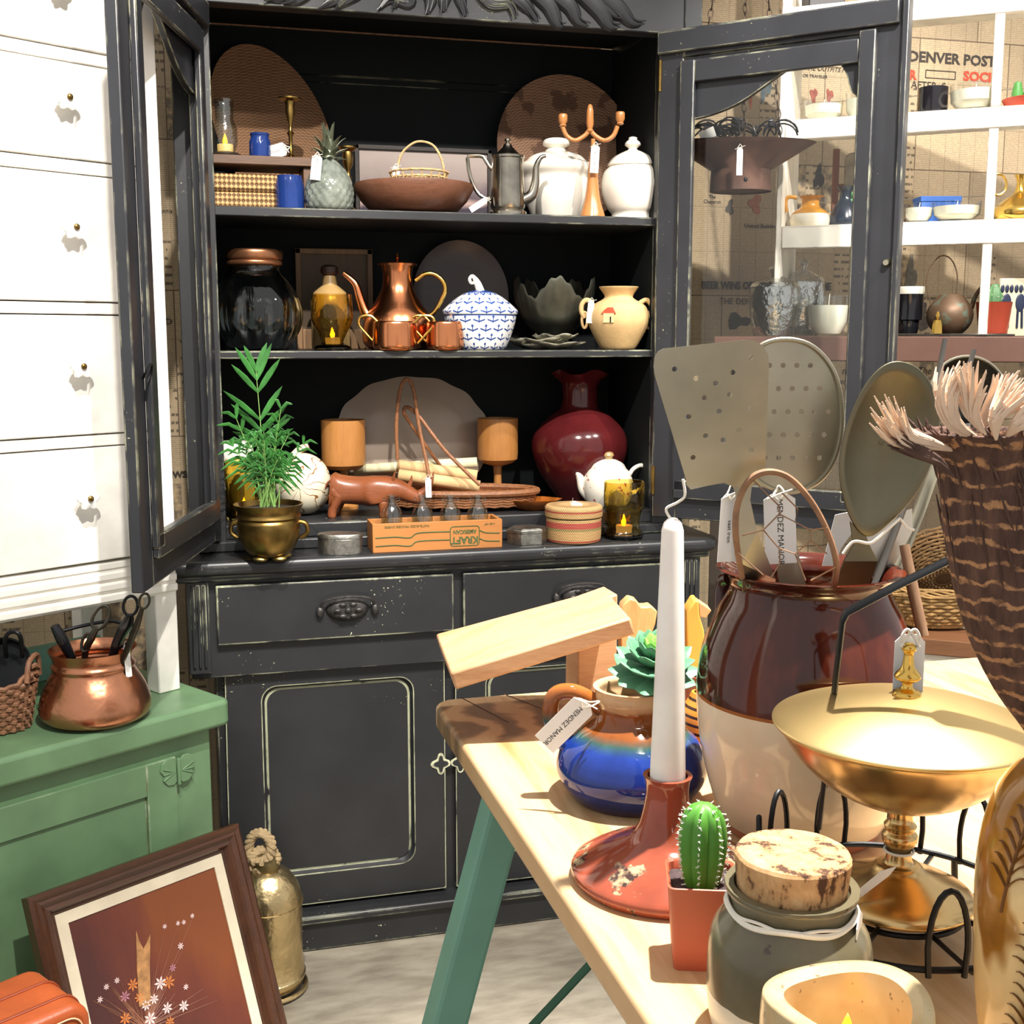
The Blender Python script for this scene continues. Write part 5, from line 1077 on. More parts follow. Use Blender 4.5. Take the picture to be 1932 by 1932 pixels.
obj('cactus_body', M().lathe([(0, 0)]+cp_+[(0, ch)], 84, c=(0, 0, zt-.008), fn=lambda r, z, a: (r*(1-.16*abs(sin(3.5*a))**.7 if False else r*0+1)*0+r*(.82+.18*abs(cos(3.5*a))**.8), z)), plain('cactus_green', '#4f8f2e', .5, var=.2, scale=14), t, ang=70)
m = M(); random.seed(2)
for i in range(7):
    a = i*2*pi/7
    for j in range(13):
        u = (j+.5)/13; z = ch*u*.985; r_ = next((r0+(r1-r0)*(z-z0)/(z1-z0+1e-9) for (r0, z0), (r1, z1) in zip(cp_, cp_[1:]) if z0 <= z <= z1), cp_[-1][0])
        for q in range(3):
            d = Vector((cos(a)+random.uniform(-.7, .7), sin(a)+random.uniform(-.7, .7), random.uniform(-.3, .8))).normalized()
            b_ = Vector((r_*cos(a), r_*sin(a), zt-.008+z)); m.tube([b_, b_+d*.0032], [.0006, .0002], 4)
        m.ball((r_*1.0*cos(a), r_*1.0*sin(a), zt-.008+z), .0008, 6, 4)
obj('spines', m, plain('spine_white', '#e6ead8', .8), t, ang=0)
# cork topped jar
P = Pix(1484, ZT, y=1945); t = P.thing('cork_topped_jar', 'olive grey stoneware jar with cork stopper and white string around its neck', 'jar')
pr = cprof(P.pr([(128, 1950), (142, 1935), (151, 1880), (151, 1800), (143, 1755), (122, 1724), (112, 1706), (114, 1690), (122, 1676), (122, 1668)]), 4); zt = pr[-1][1]
zB = P.z(1848); zA = P.z(1915); tj = new('stoneware_bands'); x_, y_, z_ = tj.sep(); zw = tj.math('ADD', z_, tj.math('MULTIPLY', tj.noise(14, 3), .012))
cj = tj.mix(tj.math('LESS_THAN', zw, zB), tj.ramp(tj.noise(16, 4), [(.3, '#57513f'), (.7, '#6d6750')]), '#cfc9b8'); cj = tj.mix(tj.math('LESS_THAN', zw, zA), cj, '#b98a68')
cj = tj.mix(tj.ramp(tj.noise(90, 2), [(.70, 0.), (.73, .8)]), cj, '#38302a')
obj('body', M().lathe(shell(pr, .006), 72), tj.bsdf(cj, .22, 0., tj.noise(50, 3), .15, .001), t)
ck = new('cork'); c_ = ck.ramp(ck.noise(55, 4, (1, 1, .5), .7), [(.40, '#4a2c18'), (.47, '#b48a5c'), (.7, '#cfab7c')])
obj('cork_stopper', M().lathe([(0, P.z(1690)), (98*P.k, P.z(1690)), (103*P.k, P.z(1640)), (106*P.k, P.z(1612)), (102*P.k, P.z(1606)), (0, P.z(1604))], 56, fn=lambda r, z, a: (r*(1+.008*sin(9*a)+.006*sin(23*a)), z)), ck.bsdf(c_, .85, 0., ck.noise(60, 4), .9, .002), t)
m = M(); random.seed(5)
m.tube([(118*P.k*cos(i*pi/36), 118*P.k*sin(i*pi/36), P.z(1708)+.0015*sin(i*.4)) for i in range(72)], .0022, 7, True)
m.tube([(117*P.k*cos(i*pi/36+.1), 117*P.k*sin(i*pi/36+.1), P.z(1708)+.002+.0012*sin(i*.6)) for i in range(72)], .0012, 6, True)
obj('string', m, TWINE, t)
m = M().prism([(-.012, -.05), (.012, -.05), (.012, 0), (0, .008), (-.012, 0)], -.0004, .0004, Matrix.Translation((120*P.k*.93, 120*P.k*.0-.02, P.z(1712))) @ Matrix.Rotation(1.15, 4, 'Z')); obj('price_tag', m, CARD, t, ang=0)
# front stoneware tealight cup
P = Pix(1590, ZT, y=2128); t = P.thing('stoneware_cup', 'speckled tan stoneware cup with a tealight glowing inside at the bottom of the photo', 'candle holder')
pr = cprof(P.pr([(96, 2132), (118, 2115), (148, 2040), (158, 1960), (156, 1900), (152, 1888)]), 4); zt = pr[-1][1]
tk2 = new('speckled_stoneware'); c_ = tk2.ramp(tk2.noise(12, 4), [(.3, '#a88e62'), (.5, '#c9b48a'), (.75, '#dcd0b0')]); c_ = tk2.mix(tk2.ramp(tk2.noise(130, 2), [(.68, 0.), (.72, .7)]), c_, '#5e4228')
obj('cup', M().lathe([(0, 0)]+pr+[(pr[-1][0]-.006, zt+.002), (pr[-1][0]-.012, zt-.002), (pr[-1][0]-.013, zt-.02), (pr[-1][0]*.6, .012), (0, .010)], 72, fn=lambda r, z, a: (r*(1+.02*sin(3*a)), z+(.004*sin(2*a+.5) if z > zt*.8 else 0))), tk2.bsdf(c_, .2, 0., tk2.noise(40, 3), .15), t)
flame(t, .0, .0, P.z(1912)-.034, .8); obj('candle_riser', M().lathe([(0, .011), (.024, .011), (.024, P.z(1912)-.034), (0, P.z(1912)-.034)], 24), plain('wax_fill', '#c9b48a', .4), t)
# brown and cream crock
P = Pix(1510, ZT, y=1560); CRK = P; t = P.thing('stoneware_crock', 'big two tone stoneware crock, brown glazed above and cream below, full of steel kitchen tools', 'crock')
pr = cprof(P.pr([(136, 1566), (142, 1556), (168, 1500), (192, 1400), (200, 1310), (192, 1230), (168, 1160), (148, 1120), (144, 1100), (154, 1082), (168, 1072)]), 4); zt = pr[-1][1]
zl = P.z(1306); tg = new('two_tone_glaze'); x_, y_, z_ = tg.sep(); br = tg.ramp(tg.noise(7, 5, (1.6, 1.6, .5), .6), [(.3, '#240c08'), (.5, '#471a10'), (.72, '#6b301c')])
zr_ = tg.math('SUBTRACT', z_, zl); lw = tg.ramp(tg.noise(10, 3), [(.3, '#d9c7a8'), (.7, '#e9dcc4')]); c_ = tg.mix(tg.math('GREATER_THAN', zr_, 0.), lw, br)
c_ = tg.mix(tg.math('LESS_THAN', tg.math('ABSOLUTE', zr_), .0016), c_, '#9a5a24'); c_ = tg.mix(tg.math('LESS_THAN', z_, .012), c_, '#b06a50')
CG = tg.bsdf(c_, .08, 0., tg.noise(12, 2), .08, .003)
obj('body', M().lathe(shell(pr, .007), 88), CG, t)
obj('ear_handle', M().tube(cat([P.L(1378, 1092, .03), P.L(1366, 1100, .04), P.L(1362, 1140, .04), P.L(1368, 1175, .03), P.L(1384, 1190, .02)], 6), .008, 10), CG, t)
STL = plain('worn_steel', '#aaa593', .40, 1., .16, 11, .1, 40); STD = plain('dark_worn_steel', '#6f6a58', .46, 1., .2, 9, .1, 40)
def plate2d(name, parent, outline, holes, d0, thick, mat, bend=None, P=P):
    """thin sheet cut to an outline, with real holes"""
    cu = bpy.data.curves.new('c', 'CURVE'); cu.dimensions = '2D'; cu.fill_mode = 'BOTH'; cu.extrude = thick/2; cu.resolution_u = 3
    for lst in [outline]+holes:
        s_ = cu.splines.new('POLY'); s_.points.add(len(lst)-1); s_.use_cyclic_u = True
        for q, (x, y) in zip(s_.points, lst): q.co = (x, y, 0, 1)
    ob = bpy.data.objects.new('c', cu); C.objects.link(ob); bpy.context.view_layer.update()
    me = bpy.data.meshes.new_from_object(ob, depsgraph=bpy.context.evaluated_depsgraph_get()); bpy.data.objects.remove(ob); bpy.data.curves.remove(cu)
    for v in me.vertices: x, z, w = v.co; v.co = (x, d0(x, z)-w if callable(d0) else d0-w, z)
    me.name = name; me.materials.clear(); me.materials.append(mat); o = bpy.data.objects.new(name, me); C.objects.link(o); o.parent = parent; return o
def LX(lst, d=0): return [(P.L(x, y, d).x, P.L(x, y, d).z) for x, y in lst]
def sm_(lst, n=5, d=0): return [(q.x, q.y) for q in cat([(a, b, 0) for a, b in LX(lst, d)], n, True)]
def hole(x, y, r, d=0): r *= 1.35; c = P.L(x, y, d); return [(c.x+r*cos(a*pi/5), c.z+r*sin(a*pi/5)) for a in range(10)]
# spatula
d = -.05; S1 = P.thing('slotted_spatula', 'wide square steel spatula with small round holes, leftmost tool in the crock', 'spatula')
out = LX([(1243, 657), (1392, 641), (1410, 642), (1426, 652), (1436, 668), (1438, 690), (1438, 880), (1434, 892), (1424, 900)], d)+LX([(1414, 916), (1411, 940), (1424, 1000), (1466, 1095), (1470, 1130), (1410, 1130), (1395, 1060), (1388, 990), (1386, 940), (1380, 916), (1362, 908), (1330, 914), (1300, 921), (1292, 912), (1291, 902), (1230, 710), (1226, 690), (1228, 672), (1234, 662)], d)
hs = [hole(x, y, .0018, d) for x, y in ((1265, 695), (1372, 701), (1405, 673), (1341, 721), (1321, 748), (1368, 742), (1293, 783), (1349, 773), (1405, 766), (1325, 819), (1386, 808), (1358, 827), (1303, 860), (1410, 846), (1305, 712))]
z9 = P.z(905); plate2d('blade', S1, out, hs, lambda x, z: P.L(1400, 1000).y+d-.010-max(0, z-z9)*.16+max(0, P.z(1040)-z)*.9, .0018, STL)
price_tag(S1, P.L(1378, 945, d).x, d-.002, P.L(1378, 945, d).z, .022, .062, .05, 'cast iron', yaw=.5)
# skimmer
d = .0; S2 = P.thing('round_skimmer', 'round perforated steel skimmer behind the spatula in the crock', 'skimmer')
hl = []
for i in range(6):
    for j in range(-6, 7):
        x = 1492+(j*26+(13 if i % 2 else 0)); 
        for y in (690+i*44,):
            if ((x-1487)/98)**2+((y-785)/128)**2 < .92: hl.append((x+ (y-785)*.1, y))
o = plate2d('dish', S2, sm_([(1487, 640), (1540, 655), (1580, 705), (1594, 780), (1586, 850), (1560, 900), (1520, 926), (1478, 930), (1430, 905), (1396, 850), (1385, 780), (1395, 710), (1435, 655)], 5, d), [hole(x, y, .0019, d) for x, y in hl], lambda x, z: d+.012, .0016, STL)
obj('rim', M().tube([(x, d+.009, z) for x, z in sm_([(1487, 640), (1540, 655), (1580, 705), (1594, 780), (1586, 850), (1560, 900), (1520, 926), (1478, 930), (1430, 905), (1396, 850), (1385, 780), (1395, 710), (1435, 655)], 5, d)], .0022, 6, True), STL, S2)
plate2d('handle', S2, LX([(1462, 925), (1482, 925), (1490, 960), (1524, 1110), (1530, 1140), (1480, 1140), (1470, 1090), (1458, 960)], d), [], d+.006, .0025, STL)
price_tag(S2, P.L(1474, 948, -.02).x, -.012, P.L(1474, 948, -.02).z, .030, .066, -.06, 'MENDEZ MANOR')
# spoon
d = -.045; S3 = P.thing('serving_spoon', 'large dark steel serving spoon on the right of the crock', 'spoon')
bowl = sm_([(1697, 682), (1738, 700), (1765, 745), (1772, 800), (1758, 870), (1725, 935), (1680, 985), (1640, 1012), (1612, 990), (1592, 940), (1584, 880), (1596, 810), (1625, 740), (1660, 695)], 5, d)
cxb = sum(p[0] for p in bowl)/len(bowl); czb = sum(p[1] for p in bowl)/len(bowl); N_ = len(bowl)
def bf(u, v): i = int(round(u*N_)) % N_; x, z = bowl[i]; return (cxb+(x-cxb)*v, d+.020*(1-v*v), czb+(z-czb)*v)
m = M().grid(bf, N_, 9, True); obj('bowl', m, STD, S3, solid=.0018, ang=60)
plate2d('handle', S3, LX([(1606, 985), (1634, 1005), (1640, 1025), (1658, 1060), (1650, 1150), (1585, 1150), (1594, 1060), (1612, 1030)], d), [], lambda x, z: d+.004+max(0, P.z(1050)-z)*.8, .003, STD)
m = M().prism(LX([(1600, 985), (1632, 978), (1640, 1010), (1612, 1050), (1598, 1085), (1574, 1085)], d), -.001, .0); obj('price_tag', m, CARD, S3, ang=0)
# white paddle tag and fork, ladle
S4 = P.thing('carving_fork', 'long two pronged grey iron fork behind the spoon', 'fork')
obj('tine', M().tube([P.L(1783, 640, .06), P.L(1760, 760, .05), P.L(1725, 900, .03)], [(.0025, .0045), (.003, .006), (.003, .007)], 6), plain('grey_iron', '#63605c', .5, .7), S4)
obj('tine', M().tube([P.L(1838, 660, .06), P.L(1815, 735, .055), P.L(1765, 860, .04), P.L(1725, 900, .03)], [(.0025, .004), (.003, .005), .003, .003], 6), plain('grey_iron', '#63605c', .5, .7), S4)
obj('handle', M().tube([P.L(1725, 900, .03), P.L(1660, 1080, .01), P.L(1620, 1180, .0)], [(.003, .008), (.003, .009), .004], 8), plain('grey_iron', '#63605c', .5, .7), S4)
S5 = P.thing('ladle', 'round dark bowled steel ladle rising behind the spoon and fork', 'ladle')
c_ = P.L(1828, 742, .08); m = M().lathe([(0, -.03), (.022, -.026), (.034, -.012), (.0385, 0), (.0365, 0), (.031, -.011), (.02, -.023), (0, -.027)], 44, mx=Matrix.Translation(c_) @ Matrix.Rotation(pi/2-.25, 4, 'X'))
obj('bowl', m, plain('charcoal_steel', '#4b4a46', .35, .9), S5); obj('rim', M().tube([c_+Vector((.0385*cos(i*pi/20), .009*sin(i*pi/20), .037*sin(i*pi/20))) for i in range(40)], .0014, 6, True), STL, S5)
obj('handle', M().tube([P.L(1795, 800, .075), P.L(1735, 960, .05), P.L(1680, 1110, .03)], [(.002, .006), (.002, .008), .005], 8), STL, S5)
S6 = P.thing('paddle', 'flat pale grey steel paddle standing behind the serving spoon', 'kitchen tool')
plate2d('blade', S6, LX([(1622, 1020), (1665, 975), (1720, 960), (1722, 1000), (1690, 1060), (1655, 1130), (1640, 1130), (1650, 1060)], .02), [], .02, .002, plain('pale_steel', '#cfcdc4', .35, .6), )
obj('string', M().tube(cat([P.L(1590, 1045, -.06), P.L(1610, 1022, -.06), P.L(1640, 1025, -.06), P.L(1655, 1016, -.06)], 5)+cat([P.L(1698, 978, -.05), P.L(1712, 995, -.05), P.L(1725, 1000, -.05)], 4), .0014, 6), TWINE, S3)
S7 = P.thing('wooden_stick', 'brown wooden handled tool leaning out at the right of the crock', 'kitchen tool')
obj('stick', M().tube([P.L(1706, 1028, -.0), P.L(1722, 1110, -.01), P.L(1742, 1200, -.02)], [.005, .0058, .0055], 10), wood('drift_handle', '#9a7a5e', '#7a5c44', .7, 2), S7)
# twig handled wire basket
S8 = P.thing('twig_wire_basket', 'small chicken wire basket with a bent twig handle tucked in front of the crock tools', 'basket')
TW = plain('twig', '#8f6a4d', .7, var=.3, scale=50, bump=.5); d = -.085
obj('twig_handle', M().tube(cat([P.L(1400, 1090, -.062), P.L(1388, 1010, d), P.L(1392, 950, d), P.L(1415, 905, d), P.L(1450, 890, d), P.L(1490, 902, d), P.L(1530, 945, d), P.L(1560, 1000, d), P.L(1578, 1060, d), P.L(1574, 1100, -.062)], 5), [.0028, .003, .003, .0032, .003, .0028, .0026, .003, .003], 8), TW, S8)
m = M()
for pl_ in ([(1420, 905), (1470, 955), (1470, 970), (1440, 1000), (1400, 1010)], [(1440, 1000), (1470, 1035), (1472, 1062), (1455, 1090)], [(1472, 1035), (1500, 1045), (1530, 1020), (1530, 1000), (1500, 985)], [(1530, 1000), (1560, 995)], [(1530, 1020), (1560, 1045)], [(1500, 1045), (1520, 1095)], [(1388, 1040), (1440, 1085)], [(1530, 1095), (1576, 1070)], [(1470, 970), (1500, 985), (1505, 960), (1475, 930)]):
    m.tube([P.L(x, y, d-.002) for x, y in pl_], .0007, 5)
obj('chicken_wire', m, plain('rust_wire', '#8a6c58', .6, .6), S8)
# ---------------------------------------------------------------- brass compote in the wire carrier
ZS = .935; P = Pix(1692, ZS, y=1690); CP_ = P; t = P.thing('brass_compote', 'lidded brass pedestal compote standing in the black wire carrier', 'compote')
CPB = plain('polished_brass', '#c8aa76', .24, 1., .08, 8, .06, 10); CPL = plain('satin_brass', '#e0c488', .36, 1., .06, 6)
pr = P.pr([(140, 1692), (141, 1686), (128, 1674), (80, 1652), (52, 1640), (40, 1630), (26, 1626), (22, 1600), (30, 1590), (33, 1575), (26, 1566), (30, 1556), (22, 1545), (24, 1520)])
zfoot = pr[-1][1]; obj('foot', M().lathe([(0, 0)]+cprof(pr, 3)+[(0, zfoot)], 64), CPB, t)
pb = [(r*P.k, P.z(y)) for r, y in ((24, 1522), (80, 1508), (140, 1478), (190, 1435), (222, 1390), (232, 1372))]
obj('bowl', M().lathe([(0, pb[0][1])]+cprof(pb, 4)+[(0, pb[-1][1]-.002)], 88), CPB, t)
pl_ = [(r*P.k, P.z(y)) for r, y in ((236, 1374), (241, 1368), (236, 1362), (205, 1350), (140, 1330), (70, 1316), (22, 1310))]
obj('lid', M().lathe([(0, pl_[0][1]+.001)]+cprof(pl_, 4)+[(0, pl_[-1][1])], 96), CPL, t)
pk = [(r*P.k, P.z(y)) for r, y in ((26, 1312), (24, 1304), (12, 1298), (10, 1288), (20, 1282), (24, 1276), (20, 1268), (12, 1258), (10, 1245), (9, 1232), (13, 1226), (13, 1220), (8, 1214), (2, 1212))]
obj('finial', M().lathe([(0, pk[0][1])]+cprof(pk, 3)+[(0, pk[-1][1])], 36), BRASSY, t)
m = M(); zq = P.z(1224)
for s_ in (-1, 1): m.tube(cat([(s_*.004, 0, zq), (s_*.007, -.002, zq+.009), (s_*.003, -.002, zq+.016), (-s_*.003, -.002, zq+.010), (-s_*.007, -.002, zq+.002)], 5), .0013, 6)
obj('string', m, TWINE, t)
obj('price_tag', M().prism([(-.012, -.045), (.012, -.045), (.012, 0), (.006, .006), (-.006, .006), (-.012, 0)], .010, .0108, Matrix.Translation((.004, 0, zq+.003))), CARD, t, ang=0)
obj('string', M().tube([(26*P.k*cos(i*pi/10), 26*P.k*sin(i*pi/10), P.z(1604)) for i in range(20)], .0012, 6, True), TWINE, t)
obj('price_tag', M().prism([(0, 0), (-.012, -.004), (-.045, -.034), (-.042, -.038), (-.006, -.008)], -.032, -.0312, Matrix.Translation((-.012, 0, P.z(1602)))), CARD, t, ang=0)
# carrier
t = P.thing('wire_carrier', 'black iron wire carrier with hairpin loops and a tall bail handle around the brass compote', 'carrier'); t.location.z = ZT
ZR = ZS-ZT-.004; rc_ = .108; m = M()
m.tube([(rc_*cos(i*pi/30), rc_*sin(i*pi/30), ZR) for i in range(60)], .0026, 8, True); m.tube([(.052*cos(i*pi/20), .052*sin(i*pi/20), ZR-.004) for i in range(40)], .0024, 8, True)
obj('ring', m, IRON, t)
for i in range(4): a = i*pi/4+.2; obj('cross_wire', M().tube([(rc_*cos(a), rc_*sin(a), ZR-.003), (-rc_*cos(a), -rc_*sin(a), ZR-.003)], .0022, 7), IRON, t)
for i, a in enumerate((2.38, 2.95, 3.6, 4.0, 4.72, 5.25, 5.8, .1, .65, 1.2, 1.8)):
    h_ = .062 if a not in (5.25,) else .05; w_ = .13; q = []
    for u in range(13):
        th = pi*u/12; aa = a+w_*cos(th); q.append(((rc_+.003)*cos(aa), (rc_+.003)*sin(aa), ZR+.018+(h_-.018)*sin(th)))
    q = [((rc_+.003)*cos(a+w_*.9), (rc_+.003)*sin(a+w_*.9), ZR-.004)]+q+[((rc_+.003)*cos(a-w_*.9), (rc_+.003)*sin(a-w_*.9), ZR-.004)]
    obj('hairpin_loop', M().tube(q, .0024, 8), IRON, t)
for a in (.8, 2.4, 4.0, 5.5): obj('foot', M().tube([(rc_*cos(a), rc_*sin(a), ZR), (rc_*1.04*cos(a), rc_*1.04*sin(a), .002)], .003, 8), IRON, t)
L0 = lambda x, y, dd: P.L(x, y, dd)+Vector((0, 0, ZS-ZT))
obj('bail_handle', M().tube([L0(1545, 1560, .075), L0(1560, 1440, .06), L0(1578, 1270, .02), L0(1590, 1170, .0), L0(1598, 1155, -.002), L0(1690, 1106, -.01), L0(1800, 1052, -.02)], [(.0022, .005)], 8), IRON, t)
obj('wooden_grip', M().tube(cat([L0(1795, 1064, -.02), L0(1812, 1054, -.021), L0(1840, 1042, -.022), L0(1900, 1015, -.024), L0(1960, 988, -.026), L0(1975, 982, -.026)], 4), [.006, .012, .0115, .010, .0115, .006], 14), plain('grip_wood', '#d3a678', .4), t)
obj('bail_handle', M().tube([L0(1970, 985, -.026), L0(2100, 1040, -.02), L0(2120, 1100, 0), L0(2035, 1560, .0), L0(1935, 1660, 0)], [(.0022, .005)], 8), IRON, t)
# leaf vase
P = Pix(1995, ZT, y=2035); t = P.thing('leaf_pattern_vase', 'brown and cream glazed vase with incised leaves at the right edge of the photo', 'vase')
pr = cprof(P.pr([(110, 2050), (135, 2020), (155, 1900), (163, 1780), (166, 1670), (158, 1580), (135, 1500), (90, 1440), (56, 1420), (50, 1405), (58, 1392)]), 4); zt = pr[-1][1]
tl_ = new('leaf_glaze'); n1 = tl_.noise(9, 3, (1, 1, .6)); c_ = tl_.mix(tl_.ramp(n1, [(.46, 0.), (.49, 1.)]), '#d9bf8c', tl_.ramp(tl_.noise(20, 4), [(.3, '#7a4d18'), (.7, '#b07a2c')]))
LFM = plain('incised_brown', '#6a4218', .4); obj('body', M().lathe(shell(pr, .005), 72), tl_.bsdf(c_, .14, 0., tl_.noise(30, 3), .2), t)
def vr(z): 
    for (r0, z0), (r1, z1) in zip(pr, pr[1:]):
        if z0 <= z <= z1 and z1 > z0: return r0+(r1-r0)*(z-z0)/(z1-z0)
    return pr[0][0]
random.seed(9)
for (a0, zc_) in ((-2.35, zt*.5), (-2.75, zt*.72), (-2.5, zt*.25)):
    m = M(); stem_ = []
    for i in range(12): u = i/11; a = a0+.25*u; z = zc_-.04+.09*u; stem_.append((vr(z)*1.004*cos(a), vr(z)*1.004*sin(a), z))
    m.tube(stem_, .0011, 5)
    for i in range(2, 11):
        for s_ in (-1, 1):
            u = i/11; q = []
            for j in range(6): w = j/5; a = a0+.25*u+s_*.30*w*(1-.4*u); z = zc_-.04+.09*u+.028*w-.018*w*w; q.append((vr(z)*1.004*cos(a), vr(z)*1.004*sin(a), z))
            m.tube(q, [(.0006, .0006), (.0006, .0022), (.0006, .0026), (.0006, .0016), .0003], 5)
    obj('incised_leaf', m, LFM, t)
# feathered cone standing in the vase
t = thing('feather_bundle', 'brown banded feather bundle with pale frayed tips standing in the leaf vase', 'feather arrangement', P.p+Vector((0, 0, zt-.06)), -YAW); dz = zt-.06
tf = new('banded_feather'); x_, y_, z_ = tf.sep(); zn = tf.math('ADD', z_, tf.math('MULTIPLY', tf.noise(60, 4), .018)); s_ = tf.math('SINE', tf.math('MULTIPLY', zn, 520.))
FB = tf.bsdf(tf.mix(tf.math('MULTIPLY', tf.ramp(s_, [(.6, 0.), (.9, 1.)]), tf.ramp(tf.noise(150, 3), [(.35, .1), (.55, 1.)])), tf.ramp(tf.noise(30, 4, (4, 4, .6)), [(.3, '#3d2820'), (.7, '#6b4c3e')]), '#b5855c'), .9, 0., tf.noise(240, 3, (3, 3, .5)), .8, .002)
axis = [(1992, 1440, 30), (1985, 1380, 46), (1968, 1300, 84), (1950, 1200, 112), (1936, 1100, 124), (1924, 1000, 128), (1912, 930, 122), (1904, 880, 122), (1896, 835, 138), (1892, 815, 152)]
rows = cat([(P.L(x, y).x, P.L(x, y).z-dz, r*P.k) for x, y, r in axis], 3); m = M(); nn = 48; vs = [(q.x+q.z*cos(2*pi*i/nn)*(1+.02*sin(9*i)), q.z*sin(2*pi*i/nn)*.8, q.y) for q in rows for i in range(nn)]
fs = [(j*nn+i, j*nn+(i+1) % nn, (j+1)*nn+(i+1) % nn, (j+1)*nn+i) for j in range(len(rows)-1) for i in range(nn)]+[tuple(range(nn))[::-1]]
m.add(vs, fs); obj('feather_cone', m, FB, t, solid=.002, ang=60)
FBD = plain('dark_feather', '#4f382e', .85, var=.35, scale=60, bump=.6, bscale=200); FWH = plain('pale_feather_tip', '#dcc0a6', .8, var=.2, scale=30)
m = M(); mw = M(); random.seed(21); top = rows[-1]
for i in range(230):
    a = random.uniform(0, 2*pi); j = random.uniform(.25, .98)*(len(rows)-1); q = rows[int(j)]; q2 = rows[min(len(rows)-1, int(j)+3)]
    b_ = Vector((q.x+q.z*cos(a), q.z*sin(a)*.8, q.y)); e_ = Vector((q2.x+q2.z*cos(a+random.uniform(-.15, .15))*1.05, q2.z*sin(a)*.84, q2.y+random.uniform(.0, .012))); m.tube([b_, (b_+e_)/2*1.0+Vector((0, 0, 0)), e_], [.0004, .0011, .0003], 4)
obj('barbs', m, FBD, t, ang=0)
def tuft(pts, n_, spread, mat_, w=.004):
    mm = M(); base_ = [P.L(x, y, dd)-Vector((0, 0, dz)) for x, y, dd in pts]
    for i in range(n_):
        o_ = Vector((random.uniform(-1, 1), random.uniform(-1, 1), random.uniform(-1, 1))); q = [p+o_*spread*(k_/(len(base_)-1))**1.2 for k_, p in enumerate(base_)]
        mm.tube(cat(q, 3), [(.0004, w*.5), (.0005, w), (.0005, w*.8), (.0003, .0004)], 5, flat=(0, 1, 0))
    return mm
for k_, pts in enumerate(([(1800, 850, -.02), (1750, 835, -.03), (1700, 820, -.035), (1672, 775, -.04)], [(1850, 830, -.03), (1800, 800, -.035), (1785, 750, -.035), (1800, 712, -.03)], [(1860, 820, -.04), (1835, 780, -.04), (1830, 740, -.04), (1828, 712, -.04)],
             [(1880, 830, -.04), (1880, 790, -.045), (1900, 765, -.04), (1925, 735, -.035)], [(1900, 825, -.04), (1920, 800, -.045), (1945, 780, -.04), (1975, 745, -.03)], [(1850, 815, .03), (1860, 790, .03), (1890, 745, .03), (1905, 725, .03)], [(1960, 820, .0), (1985, 790, .0), (2010, 770, .0), (2040, 750, .0)])):
    obj('feather_tip', tuft(pts, 44, .0095, FWH, .0017), FWH, t, ang=0)
obj('dark_feather', tuft([(1800, 900, -.03), (1770, 870, -.035), (1730, 850, -.035), (1695, 830, -.04)], 18, .006, FBD, .0016), FBD, t, ang=0)
# ================================================================ RIGHT BACKGROUND
U0 = Vector((1.11, .042, 0)); sv = Vector((.8, -.6, 0)); un = Vector((.6, .8, 0)); UA = math.atan2(-.6, .8)
CW_ = painted('chipped_cream', '#f1ebdd', '#7a5a4c', .5, .34, .006, .0, big=5); BRN = plain('brown_rail_paint', '#63463b', .5, var=.1)
t = thing('white_shelf_unit', 'white chippy painted open shelf unit full of candles and pots on the right', 'shelf unit', (U0.x, U0.y, 1.383), UA)
DP = .25
for z1, z0, nm in ((2.19, 2.13, 'shelf_board'), (1.92, 1.871, 'shelf_board'), (1.66, 1.603, 'shelf_board')): obj(nm, M().box((-.279, 0, z0-1.383), (1.15, .015, z1-1.383)).box((-.279, .015, z1-1.383-.018), (1.15, DP, z1-1.383)), CW_, t, .003)
obj('side_panel', M().box((-.294, 0, 0), (-.279, DP, 1.1)), CW_, t, .002)
for z0, z1 in ((1.383, 1.603), (1.66, 1.871), (1.92, 2.13)): obj('divider', M().box((.200, .002, z0-1.383), (.222, DP*.9, z1-1.383)), CW_, t, .002)
for z in (1.74, 2.0, 1.49): obj('guard_wire', M().tube([(-.279, DP-.01, z-1.383), (1.15, DP-.01, z-1.383)], .0012, 6), plain('thin_wire', '#d0c8bc', .4, .6), t)
t = thing('brown_console', 'long brown painted console table carrying the white shelf unit', 'table', (U0.x, U0.y, ZF), UA); h_ = 1.383-ZF
obj('top_board', M().box((-.441, -.02, h_-.062), (1.2, DP+.02, h_)), BRN, t, .003)
for x in (-.441, 1.1):
    for y in (-.015, DP-.03): obj('leg', M().box((x, y, 0), (x+.035, y+.035, h_-.06)), plain('dark_leg', '#3a3129', .5), t, .002)
obj('leg', M().tube([(.215, .05, .0), (.215, .05, h_-.06)], .014, 12), plain('white_metal_post', '#d8dade', .3), t)
t = thing('white_cabinet', 'cream painted low cabinet with brown wooden top edge under the wicker baskets', 'cabinet', (U0.x-.08, U0.y-.12, ZF), UA)
obj('body', M().box((.0, .0, 0), (1.2, .12, .66)), plain('cream_panel', '#efe6d4', .5), t, .002); obj('top_edge', M().box((-.01, -.012, .66), (1.21, .13, .70)), wood('brown_edge', '#8c6040', '#6f4a30', .5, 0), t, .003)
a = PP(1818, 1296, U0+Vector((-.08, -.12, 0))-un*.012, un); b = PP(1890, 1288, U0+Vector((-.08, -.12, 0))-un*.012, un); lo_ = Matrix.Rotation(-UA, 3, 'Z')
o_ = Vector((U0.x-.08, U0.y-.12, ZF)); obj('latch', M().tube([lo_ @ (a-o_), lo_ @ ((a+b)/2-o_)+Vector((0, -.003, -.004)), lo_ @ (b-o_)], [(.008, .006), (.010, .008), (.013, .012)], 10).ball(lo_ @ (b-o_), (.014, .012, .022)), plain('grey_latch', '#4f4a48', .45, .6, .3, 60), t)
